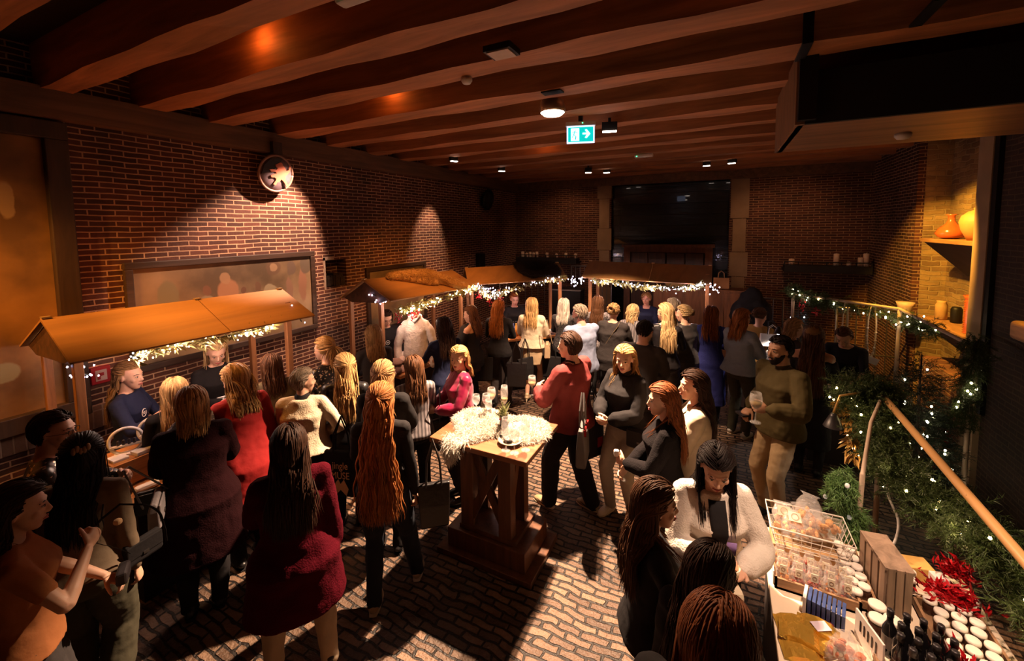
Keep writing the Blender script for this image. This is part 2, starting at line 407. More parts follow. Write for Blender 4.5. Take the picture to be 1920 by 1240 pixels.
def hand(mb, wrist, fd, pn, side, curl=0.5, s=1.0):
    fd = unit(fd); pn = unit(np.asarray(pn, float) - fd*np.dot(pn, fd)); wv = np.cross(fd, pn) * side   # wv points to the thumb side
    M = np.array([wv, fd, pn]).T
    mb.tube([wrist - fd*.012, wrist + fd*.02, wrist + fd*.05, wrist + fd*.085], [.021*s, .028*s, .038*s, .036*s], n=12, flat=.42, up=pn)
    for i, (off, ln) in enumerate(((.027, .070), (.009, .078), (-.009, .073), (-.026, .058))):
        p = wrist + fd*(.084 - abs(i-1.3)*.004) + wv*off*s; ang = 0.12; pts = [p - fd*.012]
        for k, fr in enumerate((.42, .32, .26)):
            pts.append(p.copy()); ang += curl*(0.95, 1.1, 0.8)[k] + 0.05*i*curl
            p = p + (fd*math.cos(ang) + pn*math.sin(ang) + wv*(off*.8*(1-curl)))*ln*fr*s
        pts.append(p); mb.tube(pts, [.0088*s, .0088*s, .0082*s, .0075*s, .006*s], n=8)
    b = wrist + fd*.022 + wv*.022*s; d = unit(fd*.75 + wv*.75 + pn*.35); q = b + d*.038*s; d2 = unit(fd*.95 + wv*.25 + pn*(.35 + .5*curl))
    mb.tube([b, q, q + d2*.03*s, q + d2*.052*s], [.014*s, .0105*s, .0095*s, .007*s], n=8)

def rotx(a):
    c, s_ = math.cos(a), math.sin(a); return np.array([[1, 0, 0], [0, c, -s_], [0, s_, c]])
def rotz_(a):
    c, s_ = math.cos(a), math.sin(a); return np.array([[c, -s_, 0], [s_, c, 0], [0, 0, 1]])
def roty(a):
    c, s_ = math.cos(a), math.sin(a); return np.array([[c, 0, s_], [0, 1, 0], [-s_, 0, c]])

def remesh(o, vox, smooth=4, fold=0.0, fscale=0.12, key='fold'):
    r = o.modifiers.new('remesh', 'REMESH'); r.mode = 'VOXEL'; r.voxel_size = vox; r.use_smooth_shade = True
    if smooth:
        sm = o.modifiers.new('smooth', 'SMOOTH'); sm.factor = 0.5; sm.iterations = smooth
    if fold:
        nm = key + str(round(fscale, 3)); t = bpy.data.textures.get(nm)
        if t is None: t = bpy.data.textures.new(nm, 'CLOUDS'); t.noise_scale = fscale; t.noise_depth = 1
        d = o.modifiers.new('folds', 'DISPLACE'); d.texture = t; d.strength = fold; d.mid_level = 0.5; d.texture_coords = 'GLOBAL'
    return o

class Fig: pass

def strands(fig, style, length, n, wave, seed, part=0.0, lock=1.0, dens_back=1.0):
    """locks of hair combed from the scalp, drawn down by gravity and pushed out by head, neck, shoulders and back"""
    rs = np.random.RandomState(seed); HC, HM, T, Wf = fig.hc, fig.hm, fig.T, fig.warp
    mb = MB()
    # scalp cap (pulled inside the head over the face)
    a = MB(); a.ball((0, 0, 0), 1.0, 26); v = a.verts(); cap = v*np.array([.083, .101, .096]) + np.array([0, -.012, .032])
    face = (v[:, 1] > 0.28) & (v[:, 2] < 0.55) | (v[:, 2] < -0.62) | ((v[:, 1] > 0.12) & (v[:, 2] < -.05))
    cap[face] = v[face]*np.array([.05, .05, .06]) + np.array([0, -.02, .02])
    cap[~face] += v[~face]*(0.004 if style != 'short' else .001)
    mb.add(cap @ HM.T + HC, a.f)
    d = rs.normal(size=(n*5, 3)); d /= np.linalg.norm(d, axis=1)[:, None]
    lo = -.55 if style in ('short', 'bob') else -.35
    ok = (d[:, 2] > lo) & ~((d[:, 1] > .36) & (d[:, 2] < .52)) & ~((d[:, 1] > .12) & (d[:, 2] < .0))
    d = d[ok][:n]; n = len(d)
    p = d*np.array([.083, .100, .096]) + np.array([0, -.012, .032])
    sx = np.where(d[:, 0] > part, 1.0, -1.0)[:, None]
    fr_ = np.clip((d[:, 1:2] + .25)/.7, 0, 1)            # only the front hair is combed sideways, the back falls straight
    comb = np.concatenate([sx*.62*fr_ + d[:, 0:1]*.25*(1-fr_), -.75*fr_ - .12, -.25 - .7*(1-fr_)], 1) + rs.normal(size=(n, 3))*.10
    tie = None
    if style in ('pony', 'bun'): tie = np.array([0, -.118, .045 if style == 'pony' else .075]); tied = np.ones(n, bool)
    elif style in ('halfup',): tie = np.array([0, -.108, .055]); tied = d[:, 2] > .12
    elif style == 'updo': tie = np.array([0, -.11, .03]); tied = np.ones(n, bool)
    elif style == 'lowtie': tie = np.array([0, -.09, -.065]); tied = np.ones(n, bool)
    step = .018; ns = max(3, int(length/step)); off = rs.uniform(.0, .017, n) + .003; off = off if style != 'short' else off*.6; p = p + d*off[:, None]
    if style == 'short': step = length/6; ns = 6; n0 = n
    P_ = np.empty((ns+1, n, 3)); P_[0] = p @ HM.T + HC
    dirn = comb - d*np.sum(comb*d, 1)[:, None]; dirn /= np.linalg.norm(dirn, axis=1)[:, None]
    if style == 'short': dirn = dirn*1.0 + d*.30 + rs.normal(size=(n, 3))*.16 + np.stack([-.15*np.ones(n), -.1*np.ones(n), .25*(d[:, 1] > .1)], 1); dirn /= np.linalg.norm(dirn, axis=1)[:, None]
    dirn = dirn @ HM.T; reached = np.zeros(n, bool)
    tw = (tie @ HM.T + HC) if tie is not None else None
    sy = np.where((d[:, 1] > .15) & (rs.uniform(0, 1, n) < .55) & (style in ('long', 'halfup', 'bob')), 1.0, -1.0)
    if style == 'halfup': sy = np.where((d[:, 1] > .0) & (d[:, 2] < .1) & (rs.uniform(0, 1, n) < .5), 1.0, -1.0)
    g = np.array([0, 0, -1.0]); cur = P_[0].copy(); ph = np.arctan2(d[:, 0], d[:, 1])*5 + rs.normal(size=n)*.5; bl = rs.normal(size=(n, 3))*.05
    iv = [np.array([.083, .102, .098]), np.array([0, -.012, .032])]
    for k in range(ns):
        if tie is not None:
            to = tw - cur; dist = np.linalg.norm(to, axis=1); newr = (dist < .028) & tied & ~reached
            if newr.any():
                reached |= newr
                if style == 'bun' or style == 'updo':
                    dirn[newr] = rs.normal(size=(newr.sum(), 3))
                else: dirn[newr] = (HM @ np.array([0, -1, -.15])) + rs.normal(size=(newr.sum(), 3))*.25
            go = tied & ~reached
            dirn[go] = dirn[go]*.45 + to[go]/dist[go][:, None]*.9
            fr = ~go
        else: fr = np.ones(n, bool)
        if style in ('bun', 'updo'):
            # twist round the knot
            rel = cur - (tw + HM @ np.array([0, -.018, .0])); tg = np.cross(rel, HM @ np.array([0.2, 1., .3])); tg /= np.linalg.norm(tg, axis=1)[:, None] + 1e-6
            m_ = reached; rn = np.linalg.norm(rel, axis=1)[:, None]
            dirn[m_] = (tg + rel/(rn+1e-6)*np.clip((.032 - rn)*30, -1, 1) + rs.normal(size=(n, 3))*.25)[m_]
            fr = fr & ~reached
        gr = .22 if style != 'short' else .13
        if style == 'short':
            q = (cur - HC) @ HM; nn_ = (q - iv[1])/iv[0]**2; nn_ /= np.linalg.norm(nn_, axis=1)[:, None]; nn_ = nn_ @ HM.T
            dirn = dirn - nn_*np.sum(nn_*dirn, 1)[:, None]*.8
        grv = np.where(d[:, 1] > .05, gr*min(1, k/6 + .0), gr)[:, None]; fr_b = (d[:, 1] > .05) & fr & (k < 5) & (style != 'short')
        dirn[fr] = (dirn*(1-grv) + g*grv + bl*.25)[fr]
        q = (cur - HC) @ HM; nn_ = (q - iv[1])/iv[0]**2; nn_ /= np.linalg.norm(nn_, axis=1)[:, None]; nn_ = nn_ @ HM.T
        tg_ = dirn - nn_*np.sum(nn_*dirn, 1)[:, None] + (HM @ P(0, -.25, 0)); dirn[fr_b] = tg_[fr_b]
        dirn /= np.linalg.norm(dirn, axis=1)[:, None]
        if style != 'short':
            q = (cur - HC) @ HM; e = (q - iv[1])/(iv[0] + off[:, None]); rr_ = np.linalg.norm(e, axis=1); nn_ = (q - iv[1])/iv[0]**2; nn_ /= np.linalg.norm(nn_, axis=1)[:, None]; nn_ = nn_ @ HM.T
            dt = np.sum(nn_*dirn, 1); m_ = (dt > -.1) & (rr_ < 1.22) & fr & (nn_[:, 2] > .04)
            dirn[m_] = dirn[m_] - nn_[m_]*(dt[m_][:, None]*.9 + .12); dirn /= np.linalg.norm(dirn, axis=1)[:, None]
        cur = cur + dirn*step
        # head
        q = (cur - HC) @ HM; e = (q - iv[1])/(iv[0] + off[:, None] + .001); r = np.linalg.norm(e, axis=1); ins = (r < 1) & ~(reached & (style in ('bun', 'updo')))
        q[ins] = iv[1] + (e[ins]/r[ins][:, None])*(iv[0] + off[ins][:, None] + .001); 
        # keep the face free
        fc = (q[:, 1] > .035) & (np.abs(q[:, 0]) < .084) & (q[:, 2] < .058) & (q[:, 2] > -.16)
        q[fc, 0] += (np.sign(q[fc, 0] + 1e-6)*(.082 + off[fc]) - q[fc, 0])*.6
        cur = q @ HM.T + HC
        # neck and torso (undo the lean)
        u = fig.unwarp(cur)
        rx = np.interp(u[:, 2], [t[0] for t in T], [t[1] for t in T]); ry = np.interp(u[:, 2], [t[0] for t in T], [t[2] for t in T]); yo = np.interp(u[:, 2], [t[0] for t in T], [t[3] for t in T])
        up = u[:, 2] > 1.45; rx[up] = .062; ry[up] = .062
        sh = (u[:, 2] > 1.30) & (u[:, 2] < 1.43); rx[sh] = np.maximum(rx[sh], fig.shw + .05 - (u[sh, 2]-1.30)*.55)
        rx = rx + .026 + off; ry = ry + .026 + off
        low = (u[:, 2] < .8) | (u[:, 2] > 1.50)
        ex = u[:, 0]/rx; ey = (u[:, 1] - yo)/ry; rr = np.sqrt(ex**2 + ey**2); ins = (rr < 1) & ~low
        # push mostly backwards / forwards so hair lies on the body
        ex = np.clip(ex, -.97, .97); yy = yo + sy*(ry + off*.8)*np.sqrt(1 - ex**2); yy = u[:, 1] + np.clip(yy - u[:, 1], -step*.95, step*.95)
        u[ins, 1] = yy[ins]
        cur = fig.rewarp(u)
        if wave:
            t_ = k*step; amp = wave*min(1, k/8)
            cur = cur + np.stack([np.sin(t_*fig.wf + ph), np.cos(t_*fig.wf*.9 + ph), np.zeros(n)], 1)*amp*.35
        P_[k+1] = cur
    # build ribbons-like locks
    S = ns + 1; cen = fig.warp(np.array([[0, 0, 1.2]]))[0]
    Tn = np.gradient(P_, axis=0); Tn /= np.linalg.norm(Tn, axis=2)[:, :, None] + 1e-9
    outw = P_ - HC; outw[:, :, 2] *= .3
    W_ = np.cross(Tn, outw); W_ /= np.linalg.norm(W_, axis=2)[:, :, None] + 1e-9
    Nn = np.cross(W_, Tn)
    ln = rs.uniform(.82, 1.0, n); idx = np.arange(S)[:, None]/(S-1)
    tap = np.clip((ln[None, :] + .02 - idx)/.22, 0, 1)**.6; tap = tap*np.clip(.55 + idx*6, 0, 1)
    wd = .0058*lock*rs.uniform(.6, 1.4, n)[None, :]*tap + .0005; th = wd*.34
    cs = [(1, 0), (.0, 1), (-1, 0), (0, -1)]; cs = [(math.cos(a_), math.sin(a_)) for a_ in np.linspace(0, 2*math.pi, 5, endpoint=False)]
    V = np.stack([P_ + W_*(wd*c_)[:, :, None] + Nn*(th*s_)[:, :, None] for c_, s_ in cs], 2)  # S,n,5,3
    V = V.transpose(1, 0, 2, 3).reshape(-1, 3); k5 = len(cs); F = []
    base = mb.n
    for i in range(n):
        b0 = base + i*S*k5
        for s_ in range(S-1):
            for j in range(k5):
                jj = (j+1) % k5; F.append((b0+s_*k5+j, b0+s_*k5+jj, b0+(s_+1)*k5+jj, b0+(s_+1)*k5+j))
    mb.v.append(V); mb.f += F; mb.n += len(V)
    return mb

def person(label, at, h=1.68, face=0, sex='f', skin='fair', hair=('brown', 'long', .42, 0), lean=0, look=(0, 0), arms=('hold', 'hold'), curl=(.6, .6), stance=((-.09, 0), (.09, 0)),
           top=('black', 'matte', .88, 1.0), bottom=('black', 'trousers', .0), shoes='black', vox=.012, hn=330, group=None, topz=None, loose=0.0, flare=0.0, bald=False, beard=None, neck=0, heel=0.0,
           glasses=False, partx=0.0, width=1.0, extras=None, palm=None, bottomf='matte', name='person', collar=None, barelegs=False, torso_twist=0, far=False, lock=1.0):
    """at = (x, y) on the floor; face = compass angle of the front, 0 is towards the back wall, 90 towards the left wall"""
    s = h/1.70
    root = empty(name, (at[0], at[1], 0), math.radians(face), label, 'person', group)
    fig = Fig(); T = [(z, rx*width, ry*width, yo) for z, rx, ry, yo in (FTORSO if sex == 'f' else MTORSO)]
    fig.T = T; fig.shw = (.158 if sex == 'f' else .186)*(1 + (width-1)*.6); fig.wf = 38.0
    la = math.radians(lean); piv = np.array([0, 0, .93]); tt = math.radians(torso_twist)
    def warp(v):
        v = np.asarray(v, float); t = np.clip((v[:, 2] - .90)/.28, 0, 1); a = -la*t
        q = v - piv; b = tt*t; q = np.stack([q[:, 0]*np.cos(b) - q[:, 1]*np.sin(b), q[:, 0]*np.sin(b) + q[:, 1]*np.cos(b), q[:, 2]], 1)
        c, sn = np.cos(a), np.sin(a)
        return np.stack([q[:, 0], q[:, 1]*c - q[:, 2]*sn, q[:, 1]*sn + q[:, 2]*c], 1) + piv
    Rl = rotx(-la) @ rotz_(tt)
    def unwarp(v): return (np.asarray(v) - piv) @ Rl + piv
    def rewarp(v): return (np.asarray(v) - piv) @ Rl.T + piv
    def w1(p): return warp(np.array([p], float))[0]
    fig.warp, fig.unwarp, fig.rewarp = warp, unwarp, rewarp
    nk = w1((0, -.012, 1.44)); hl = la*.55
    ndir = rotx(-hl - math.radians(neck)) @ np.array([0, .18, 1.0]); ndir = unit(ndir)
    HM = rotx(-hl*.9) @ rotz_(tt + math.radians(look[0])) @ rotx(-math.radians(look[1]))
    HC = nk + ndir*.145 + HM @ np.array([0, .012, 0]); fig.hc, fig.hm = HC, HM
    sk = skin_mat(skin)
    # ---- body: one continuous skin
    b = MB()
    tr = []
    for z, rx, ry, yo in T: tr.append(ellip(z, rx-(.018 if z < 1.0 else .008), ry-(.016 if z < 1.0 else .008), yo))
    q = MB(); q.rings(tr); b.add(warp(q.verts()), q.f)
    b.tube([nk - ndir*.06, nk, nk + ndir*.05, HC + HM @ P(0, -.02, -.03)], [.062, .052, .049, .05] if sex == 'f' else [.07, .062, .058, .058], n=16)
    sd = {}
    for sgn, arm, cu, i in ((-1, arms[0], curl[0], 0), (1, arms[1], curl[1], 1)):
        S = w1((sgn*fig.shw, -.008, 1.375)); tg, pole = ARMS[arm] if isinstance(arm, str) else arm
        wt = np.array([tg[0]*sgn, tg[1], tg[2]]); pl = np.array([pole[0]*sgn, pole[1], pole[2]])
        if arm in ('hold', 'low', 'phone', 'mouth', 'up', 'reach', 'glass', 'hip', 'bag'): wt = piv + rotz_(tt) @ (wt - piv) + np.array([0, math.sin(la)*.38, -abs(math.sin(la))*.12])
        E, Wr = ik(S, wt, .285, .245, pl); sd[sgn] = (S, E, Wr)
        b.tube([w1((sgn*.05, -.015, 1.415)), w1((sgn*fig.shw*.75, -.012, 1.392)), S], [.045, .043, .046], n=12)
        b.ball(S, .050 if sex == 'f' else .058, 12)
        k_ = 1.0 if sex == 'f' else 1.15
        b.tube([S, S*.6+E*.4, S*.15+E*.85, E], [.044*k_, .042*k_, .035*k_, .034*k_], n=12)
        b.tube([E, E*.75+Wr*.25, E*.4+Wr*.6, Wr], [.034*k_, .036*k_, .029*k_, .021*k_], n=12)
        fd = unit(Wr - E); fd2 = unit(fd + np.array([-sgn*.15, .12, .0])) if arm not in ('down', 'back') else unit(fd + P(0, .1, 0))
        pn = palm[i] if palm else ((-sgn, 0, -.2) if arm in ('down', 'hold', 'low', 'back', 'glass') else (-sgn*.4, .2, .9) if arm in ('phone',) else (-sgn*.7, -.5, 0) if arm in ('mouth', 'up') else (0, 0, -1))
        hand(b, Wr, fd2, pn, sgn*-1 if False else sgn, cu, 1.0 if sex == 'f' else 1.12)
    legs = {}
    for sgn, st in ((-1, stance[0]), (1, stance[1])):
        Hp = np.array([sgn*.088*width, -.004, .90]); A = np.array([st[0], st[1], .085 + heel]); K, A = ik(Hp, A, .43, .42, (sgn*.1, 1, 0)); legs[sgn] = (Hp, K, A)
        kk = width*(.90 if bottom[1] in ('trousers', 'wide') else 1.0)
        b.tube([Hp, Hp*.5+K*.5, K, K*.7+A*.3, K*.35+A*.65, A], [.082*kk, .072*kk, .050, .050*kk, .040, .033], n=14)
        b.tube([A + P(0, -.035, -.03), A + P(0, .03, -.045), A + P(0, .10, -.058-heel*.5), A + P(0, .145, -.062-heel)], [.030, .034, .036, .026], n=12, flat=.75)
    # head
    hb = MB()
    hb.ball((0, -.012, .030), (.075, .093, .088), 24)
    fr = []
    for z, rx, ry, yc in ((.055, .064, .060, .020), (.02, .066, .066, .022), (-.015, .063, .066, .024), (-.045, .057, .062, .026), (-.072, .046, .054, .032), (-.095, .031, .038, .044), (-.108, .018, .022, .055)):
        fr.append(ellip(z, rx, ry, yc, 24, 2.0))
    hb.rings(fr)
    if sex == 'm': hb.ball((0, .052, -.088), (.030, .024, .018), 12)
    hb.ball((0, .072, -.092), (.018, .014, .014), 10)                                                    # chin
    hb.tube([(0, .083, .018), (0, .094, -.004), (0, .104, -.024), (0, .098, -.034)], [.0085, .0095, .0125, .010], n=10)   # nose
    hb.ball((.011, .092, -.031), .0085, 8); hb.ball((-.011, .092, -.031), .0085, 8)
    hb.tube([(-.045, .070, .030), (-.022, .082, .032), (0, .083, .028), (.022, .082, .032), (.045, .070, .030)], [.008, .009, .008, .009, .008], n=8)  # brow
    for sg in (-1, 1):
        hb.ball((sg*.040, .058, -.020), (.024, .022, .022), 10)
        hb.ball((sg*.074, -.012, .002), (.010, .020, .030), 10, M=rotz_(-sg*.35))
        hb.ball((sg*.031, .072, .008), (.017, .013, .012), 10)
    hb.ball((0, .086, -.060), (.022, .012, .014), 10)
    b.add(hb.verts() @ HM.T + HC, hb.f)
    bo = MB(); bo.v = [b.verts()*s]; bo.f = b.f; bo.n = b.n
    body = bo.build('body', sk, root, local=True); remesh(body, vox*.72 if vox < .01 else vox*.75, 3)
    def child(mb_, name_, m_, sm=True, rem=None, fold=0, fs=.12, parent=root):
        x = MB(); x.v = [mb_.verts()*s]; x.f = mb_.f; x.n = mb_.n
        o = x.build(name_, m_, parent, smooth=sm, local=True)
        if rem: remesh(o, rem, 3, fold, fs)
        return o
    def hp(v): return np.asarray(v, float) @ HM.T + HC
    # eyes, brows, lips
    dk = hair[0] not in ('blonde', 'lightblonde', 'silver')
    for sg in (-1, 1):
        e = MB(); ir = MB(); br = MB()
        e.ball(hp([(sg*.031, .0765, .008)])[0], (.0125, .0125, .0078), 12, M=HM); ir.ball(hp([(sg*.031, .0845, .0075)])[0], (.0062, .0058, .0064), 10, M=HM)
        br.tube(hp([(sg*.050, .070, .027), (sg*.034, .083, .033), (sg*.015, .088, .029)]), [.0022, .0036, .003], n=6)
        ir.tube(hp([(sg*.0445, .076, .011), (sg*.031, .0895, .0155), (sg*.018, .0845, .0105)]), [.0012, .0018, .0014], n=6)
        if far: continue
        eo = child(e, 'eye', mat('eye_white', (.55, .48, .42), rough=.25, var=.02)); child(ir, 'iris', mat('eye_dark', (.035, .02, .012), rough=.15, var=.02), parent=eo)
        child(br, 'eyebrow', mat('brow_dark' if dk else 'brow_light', (.03, .018, .01) if dk else (.17, .09, .04), rough=.7))
    lp = MB(); lp.tube(hp([(-.022, .088, -.0605), (-.009, .0985, -.0565), (0, .0985, -.058), (.009, .0985, -.0565), (.022, .088, -.0605)]), [.002, .0042, .004, .0042, .002], n=8)
    lp.tube(hp([(-.021, .088, -.0625), (0, .0995, -.0665), (.021, .088, -.0625)]), [.002, .0052, .002], n=8)
    if not far: child(lp, 'lips', mat('lips_f' if sex == 'f' else 'lips_m', (.42, .10, .09) if sex == 'f' else (.36, .15, .11), rough=.4, var=.05))
    if beard:
        bd = MB(); bd.rings([ellip(z, rx, ry, yc, 24, 2.0) for z, rx, ry, yc in ((-.020, .064, .060, .020), (-.045, .061, .064, .027), (-.072, .051, .058, .035), (-.097, .037, .044, .045), (-.116, .020, .024, .056))])
        v = bd.verts(); k_ = (np.abs(v[:, 0]) < .028) & (v[:, 1] > .05) & (v[:, 2] > -.072); v[k_, 1] -= .03
        bd.tube([(-.024, .090, -.060), (0, .101, -.048), (.024, .090, -.060)], [.004, .006, .004], n=8); v2 = np.concatenate([v, bd.v[-1]])
        x = MB(); x.v = [hp(v2)]; x.f = bd.f; x.n = bd.n; child(x, 'beard', hair_mat(beard), sm=True)
    if glasses:
        gl = MB()
        for sg in (-1, 1):
            a_ = np.linspace(0, 2*math.pi, 17); gl.tube(hp(np.stack([sg*.032 + .021*np.cos(a_), np.full(17, .098), .006 + .017*np.sin(a_)], 1)), .0016, n=6, caps=False)
            gl.tube(hp([(sg*.053, .096, .010), (sg*.076, .04, .010), (sg*.080, -.01, .006)]), .0015, n=6)
        gl.tube(hp([(-.011, .099, .010), (0, .101, .013), (.011, .099, .010)]), .0016, n=6); child(gl, 'glasses', mat('glasses_black', (.01, .01, .01), rough=.3))
    # hair
    if hair:
        hk, hs, hl_, wv = hair[:4]
        hm_ = strands(fig, hs, hl_, hn, wv, abs(hash_(label)) % 9999, partx, lock)
        ho = child(hm_, 'hair', hair_mat(hk))
    # ---- clothes
    tc_, tf, hem, slv = top[:4]; o_ = .012 + loose
    tz = topz if topz else 1.435
    t = MB(); rr = []
    zs = [z for z, *_ in T if z > hem + .015 and z < tz - .01]
    zl = [hem] + zs + [tz]
    for z in zl:
        rx, ry, yo = torso_at(T, max(z, .86)); k_ = max(0, (1.02 - z))
        rx += o_ + loose*.6*(z < 1.3) + flare*k_; ry += o_ + loose*.5*(z < 1.3) + flare*k_*.8
        if z < .86: rx = max(rx, .172*width + o_ + flare*k_); ry = max(ry, .118*width + o_ + flare*k_*.8)
        if z < 1.0 and bottom[1] in ('trousers', 'wide', 'skirt'): w_ = {'trousers': .020, 'wide': .030, 'skirt': .016}[bottom[1]]*min(1, (1.0-z)/.06); rx += w_; ry += w_
        if z > 1.33: rx -= loose*.9; ry -= loose*.7
        rr.append(ellip(z, rx, ry, yo, 32))
    t.rings(rr); tw_ = MB(); tw_.add(warp(t.verts()), t.f)
    for sgn in (-1, 1):
        S, E, Wr = sd[sgn]; k_ = (1.0 if sex == 'f' else 1.15)
        if tz > 1.39:
            tw_.tube([w1((sgn*.06, -.015, 1.405)), w1((sgn*fig.shw*.75, -.012, 1.392)), S], [.052, .053+loose*.3, .058+loose*.4], n=12)
            tw_.ball(S, (.062 if sex == 'f' else .070) + loose*.4, 12)
        if slv > 0:
            s0 = 0.0 if tz > 1.39 else .18
            A0 = S*(1-s0) + E*s0; up_ = min(1, slv*2)
            E2 = A0*(1-up_) + E*up_
            lo_ = loose
            tw_.tube([A0, A0*.5+E2*.5, E2], [.056*k_+lo_*.6, .053*k_+lo_*.8, (.046 if slv <= .5 else .044)*k_+lo_*.9], n=12)
            if slv > .5:
                f_ = (slv - .5)*2*.97; W2 = E*(1-f_) + Wr*f_
                tw_.tube([E, E*.6+W2*.4, W2*.88+E*.12, W2], [.045*k_+lo_*.9, .046*k_+lo_*1.2, .037*k_+lo_*1.1, .030*k_+lo_*.4], n=12)
    tn = {'dress': 'dress', 'coat': 'coat', 'jacket': 'jacket'}.get(top[4] if len(top) > 4 else '', 'top')
    vx = max(.009, vox)
    to = child(tw_, tn, cloth_mat(tc_, tf), rem=vx, fold=.012 + loose*.25, fs=.09)
    if collar:
        cl = MB(); n0 = w1((0, -.010, 1.405)); cl.tube([n0, n0*.5 + (nk + ndir*.012)*.5, nk + ndir*.018], [.098, .078, .068], n=20, flat=.85, up=(0, 1, 0)); child(cl, 'collar', cloth_mat(collar, 'matte'))
    bc, bk, bh = bottom[:3]
    if bk in ('trousers', 'wide', 'leggings'):
        t = MB(); ex = {'trousers': .010, 'wide': .026, 'leggings': .003}[bk]
        t.rings([ellip(z, torso_at(T, z)[0] + .014, torso_at(T, z)[1] + .014, torso_at(T, z)[2], 28) for z in sorted({.80, min(.84, hem+.02), min(.90, hem+.04), min(1.02, hem+.05)})])
        for sgn in (-1, 1):
            Hp, K, A = legs[sgn]; lw = width
            hemz = bh if bh else 0.0; A2 = K + (A - K)*(1 - hemz) + (P(0, 0, -.028) if bk != 'leggings' and not hemz else 0)
            t.tube([Hp + P(0, 0, .03), Hp*.5+K*.5, K, K*.55+A2*.45, A2*.93+K*.07, A2], [.092*lw+ex*.6, .082*lw+ex, .056+ex*1.3, .053*lw+ex*1.3, (.044+ex*1.1), (.043+ex*1.2)], n=16)
        child(t, 'trousers' if bk != 'leggings' else 'tights', cloth_mat(bc, bottomf), rem=vx, fold=.014 if bk != 'leggings' else .002, fs=.07)
    elif bk == 'skirt':
        t = MB(); z0 = bh; rr = []
        for z in np.linspace(z0, min(1.03, hem+.04), 7):
            rx, ry, yo = torso_at(T, max(z, .88)); k_ = max(0, .88-z)
            rr.append(ellip(z, rx+.013+flare*k_, ry+.013+flare*k_*.9, yo*(1 if z > .8 else .6), 32, 2.1))
        t.rings(rr); child(t, 'skirt', cloth_mat(bc, bottomf), rem=vx, fold=.016, fs=.1)
        if not barelegs and len(bottom) > 3:
            t = MB()
            for sgn in (-1, 1):
                Hp, K, A = legs[sgn]; t.tube([Hp, Hp*.5+K*.5, K, K*.7+A*.3, K*.35+A*.65, A], [.085, .075, .053, .053, .043, .036], n=14)
            child(t, 'tights', cloth_mat(bottom[3]), rem=vx)
    if shoes:
        for sgn in (-1, 1):
            A = legs[sgn][2]; x = MB(); hz = heel
            x.tube([A + P(0, -.045, -.035), A + P(0, 0, -.042), A + P(0, .06, -.050-hz*.4), A + P(0, .12, -.056-hz*.9), A + P(0, .165, -.062-hz)], [.034, .042, .043, .041, .026], n=14, flat=.80)
            x.tube([A + P(0, -.01, -.03), A + P(0, -.008, .01)], [.040, .038], n=12)
            so = child(x, 'shoe', cloth_mat(shoes, 'leather'), rem=.008)
            y = MB()
            if hz > .02:
                y.tube([A + P(0, -.045, -.05), A + P(0, -.055, -.083-hz)], [.018, .007], n=8)
            else:
                y.tube([A + P(0, -.055, -.077), A + P(0, .0, -.077), A + P(0, .07, -.077), A + P(0, .13, -.077), A + P(0, .175, -.075)], [.026, .040, .043, .042, .026], n=14, flat=.22, up=(0, 0, 1))
            z = child(y, 'sole', cloth_mat('cream' if shoes in ('khaki', 'white', 'cream', 'beige') else 'black'), parent=so)
    fig.root, fig.s, fig.sd, fig.w1, fig.child, fig.piv, fig.legs = root, s, sd, w1, child, piv, legs
    def world(p):
        a_ = math.radians(face); x_, y_, z_ = np.asarray(p, float)*s
        return P(at[0] + x_*math.cos(a_) - y_*math.sin(a_), at[1] + x_*math.sin(a_) + y_*math.cos(a_), z_)
    fig.world = world
    if extras: extras(fig)
    return fig

def hash_(t):
    v = 7
    for ch in t: v = (v*31 + ord(ch)) % 1000003
    return v

def ray_at(px, py, h):
    """floor spot of someone of height h whose crown is seen at a pixel"""
    p = at_z(px, py, h); return (p[0], p[1])

# ------------------------------------------------------------------ the room
XL, YB, XR, YF = -5.2, 10.6, 2.62, -2.6
ORD = ('first', 'second', 'third', 'fourth', 'fifth', 'sixth', 'seventh', 'eighth', 'ninth', 'tenth', 'eleventh', 'twelfth')
BR1, BR2, MORT = (0.050, 0.016, 0.010), (0.115, 0.036, 0.021), (0.46, 0.28, 0.17)
brick_yz = brick_mat('brick_side', 'yz', BR1, BR2, MORT)
brick_xz = brick_mat('brick_back', 'xz', BR1, BR2, (0.30, 0.17, 0.09))
stone_yz = brick_mat('old_stone_side', 'yz', (0.20, 0.12, 0.055), (0.42, 0.28, 0.12), (0.34, 0.24, 0.12), bw=0.24, rh=0.075, ms=0.012, warp=0.05, bump=1.0, stain=0.5)
stone_xz = brick_mat('old_stone_face', 'xz', (0.20, 0.12, 0.055), (0.42, 0.28, 0.12), (0.34, 0.24, 0.12), bw=0.24, rh=0.075, ms=0.012, warp=0.05, bump=1.0, stain=0.5)
floor_m = brick_mat('worn_floor_brick', 'xy', (0.10, 0.056, 0.035), (0.24, 0.145, 0.092), (0.012, 0.007, 0.005), bw=0.19, rh=0.062, ms=0.010, rough=0.5, bump=1.0, warp=0.06, stain=0.45, depth=0.03)
beam_w = wood('beam_oak', (0.42, 0.17, 0.068), axis='x', rough=0.7, scale=1.6, dark=0.5)
plate_w = wood('wall_plate_oak', (0.16, 0.08, 0.04), axis='y', rough=0.7, scale=1.6)
dark_w = wood('dark_oak', (0.045, 0.022, 0.012), axis='z', rough=0.6)
dark_y = wood('dark_oak_y', (0.050, 0.024, 0.013), axis='y', rough=0.6)
deck_w = wood('ceiling_boards', (0.02, 0.010, 0.006), axis='y', rough=0.8)
plaster = mat('aged_plaster', (0.30, 0.20, 0.12), rough=0.9, var=0.35, scale=4, bump=0.3, bscale=12)
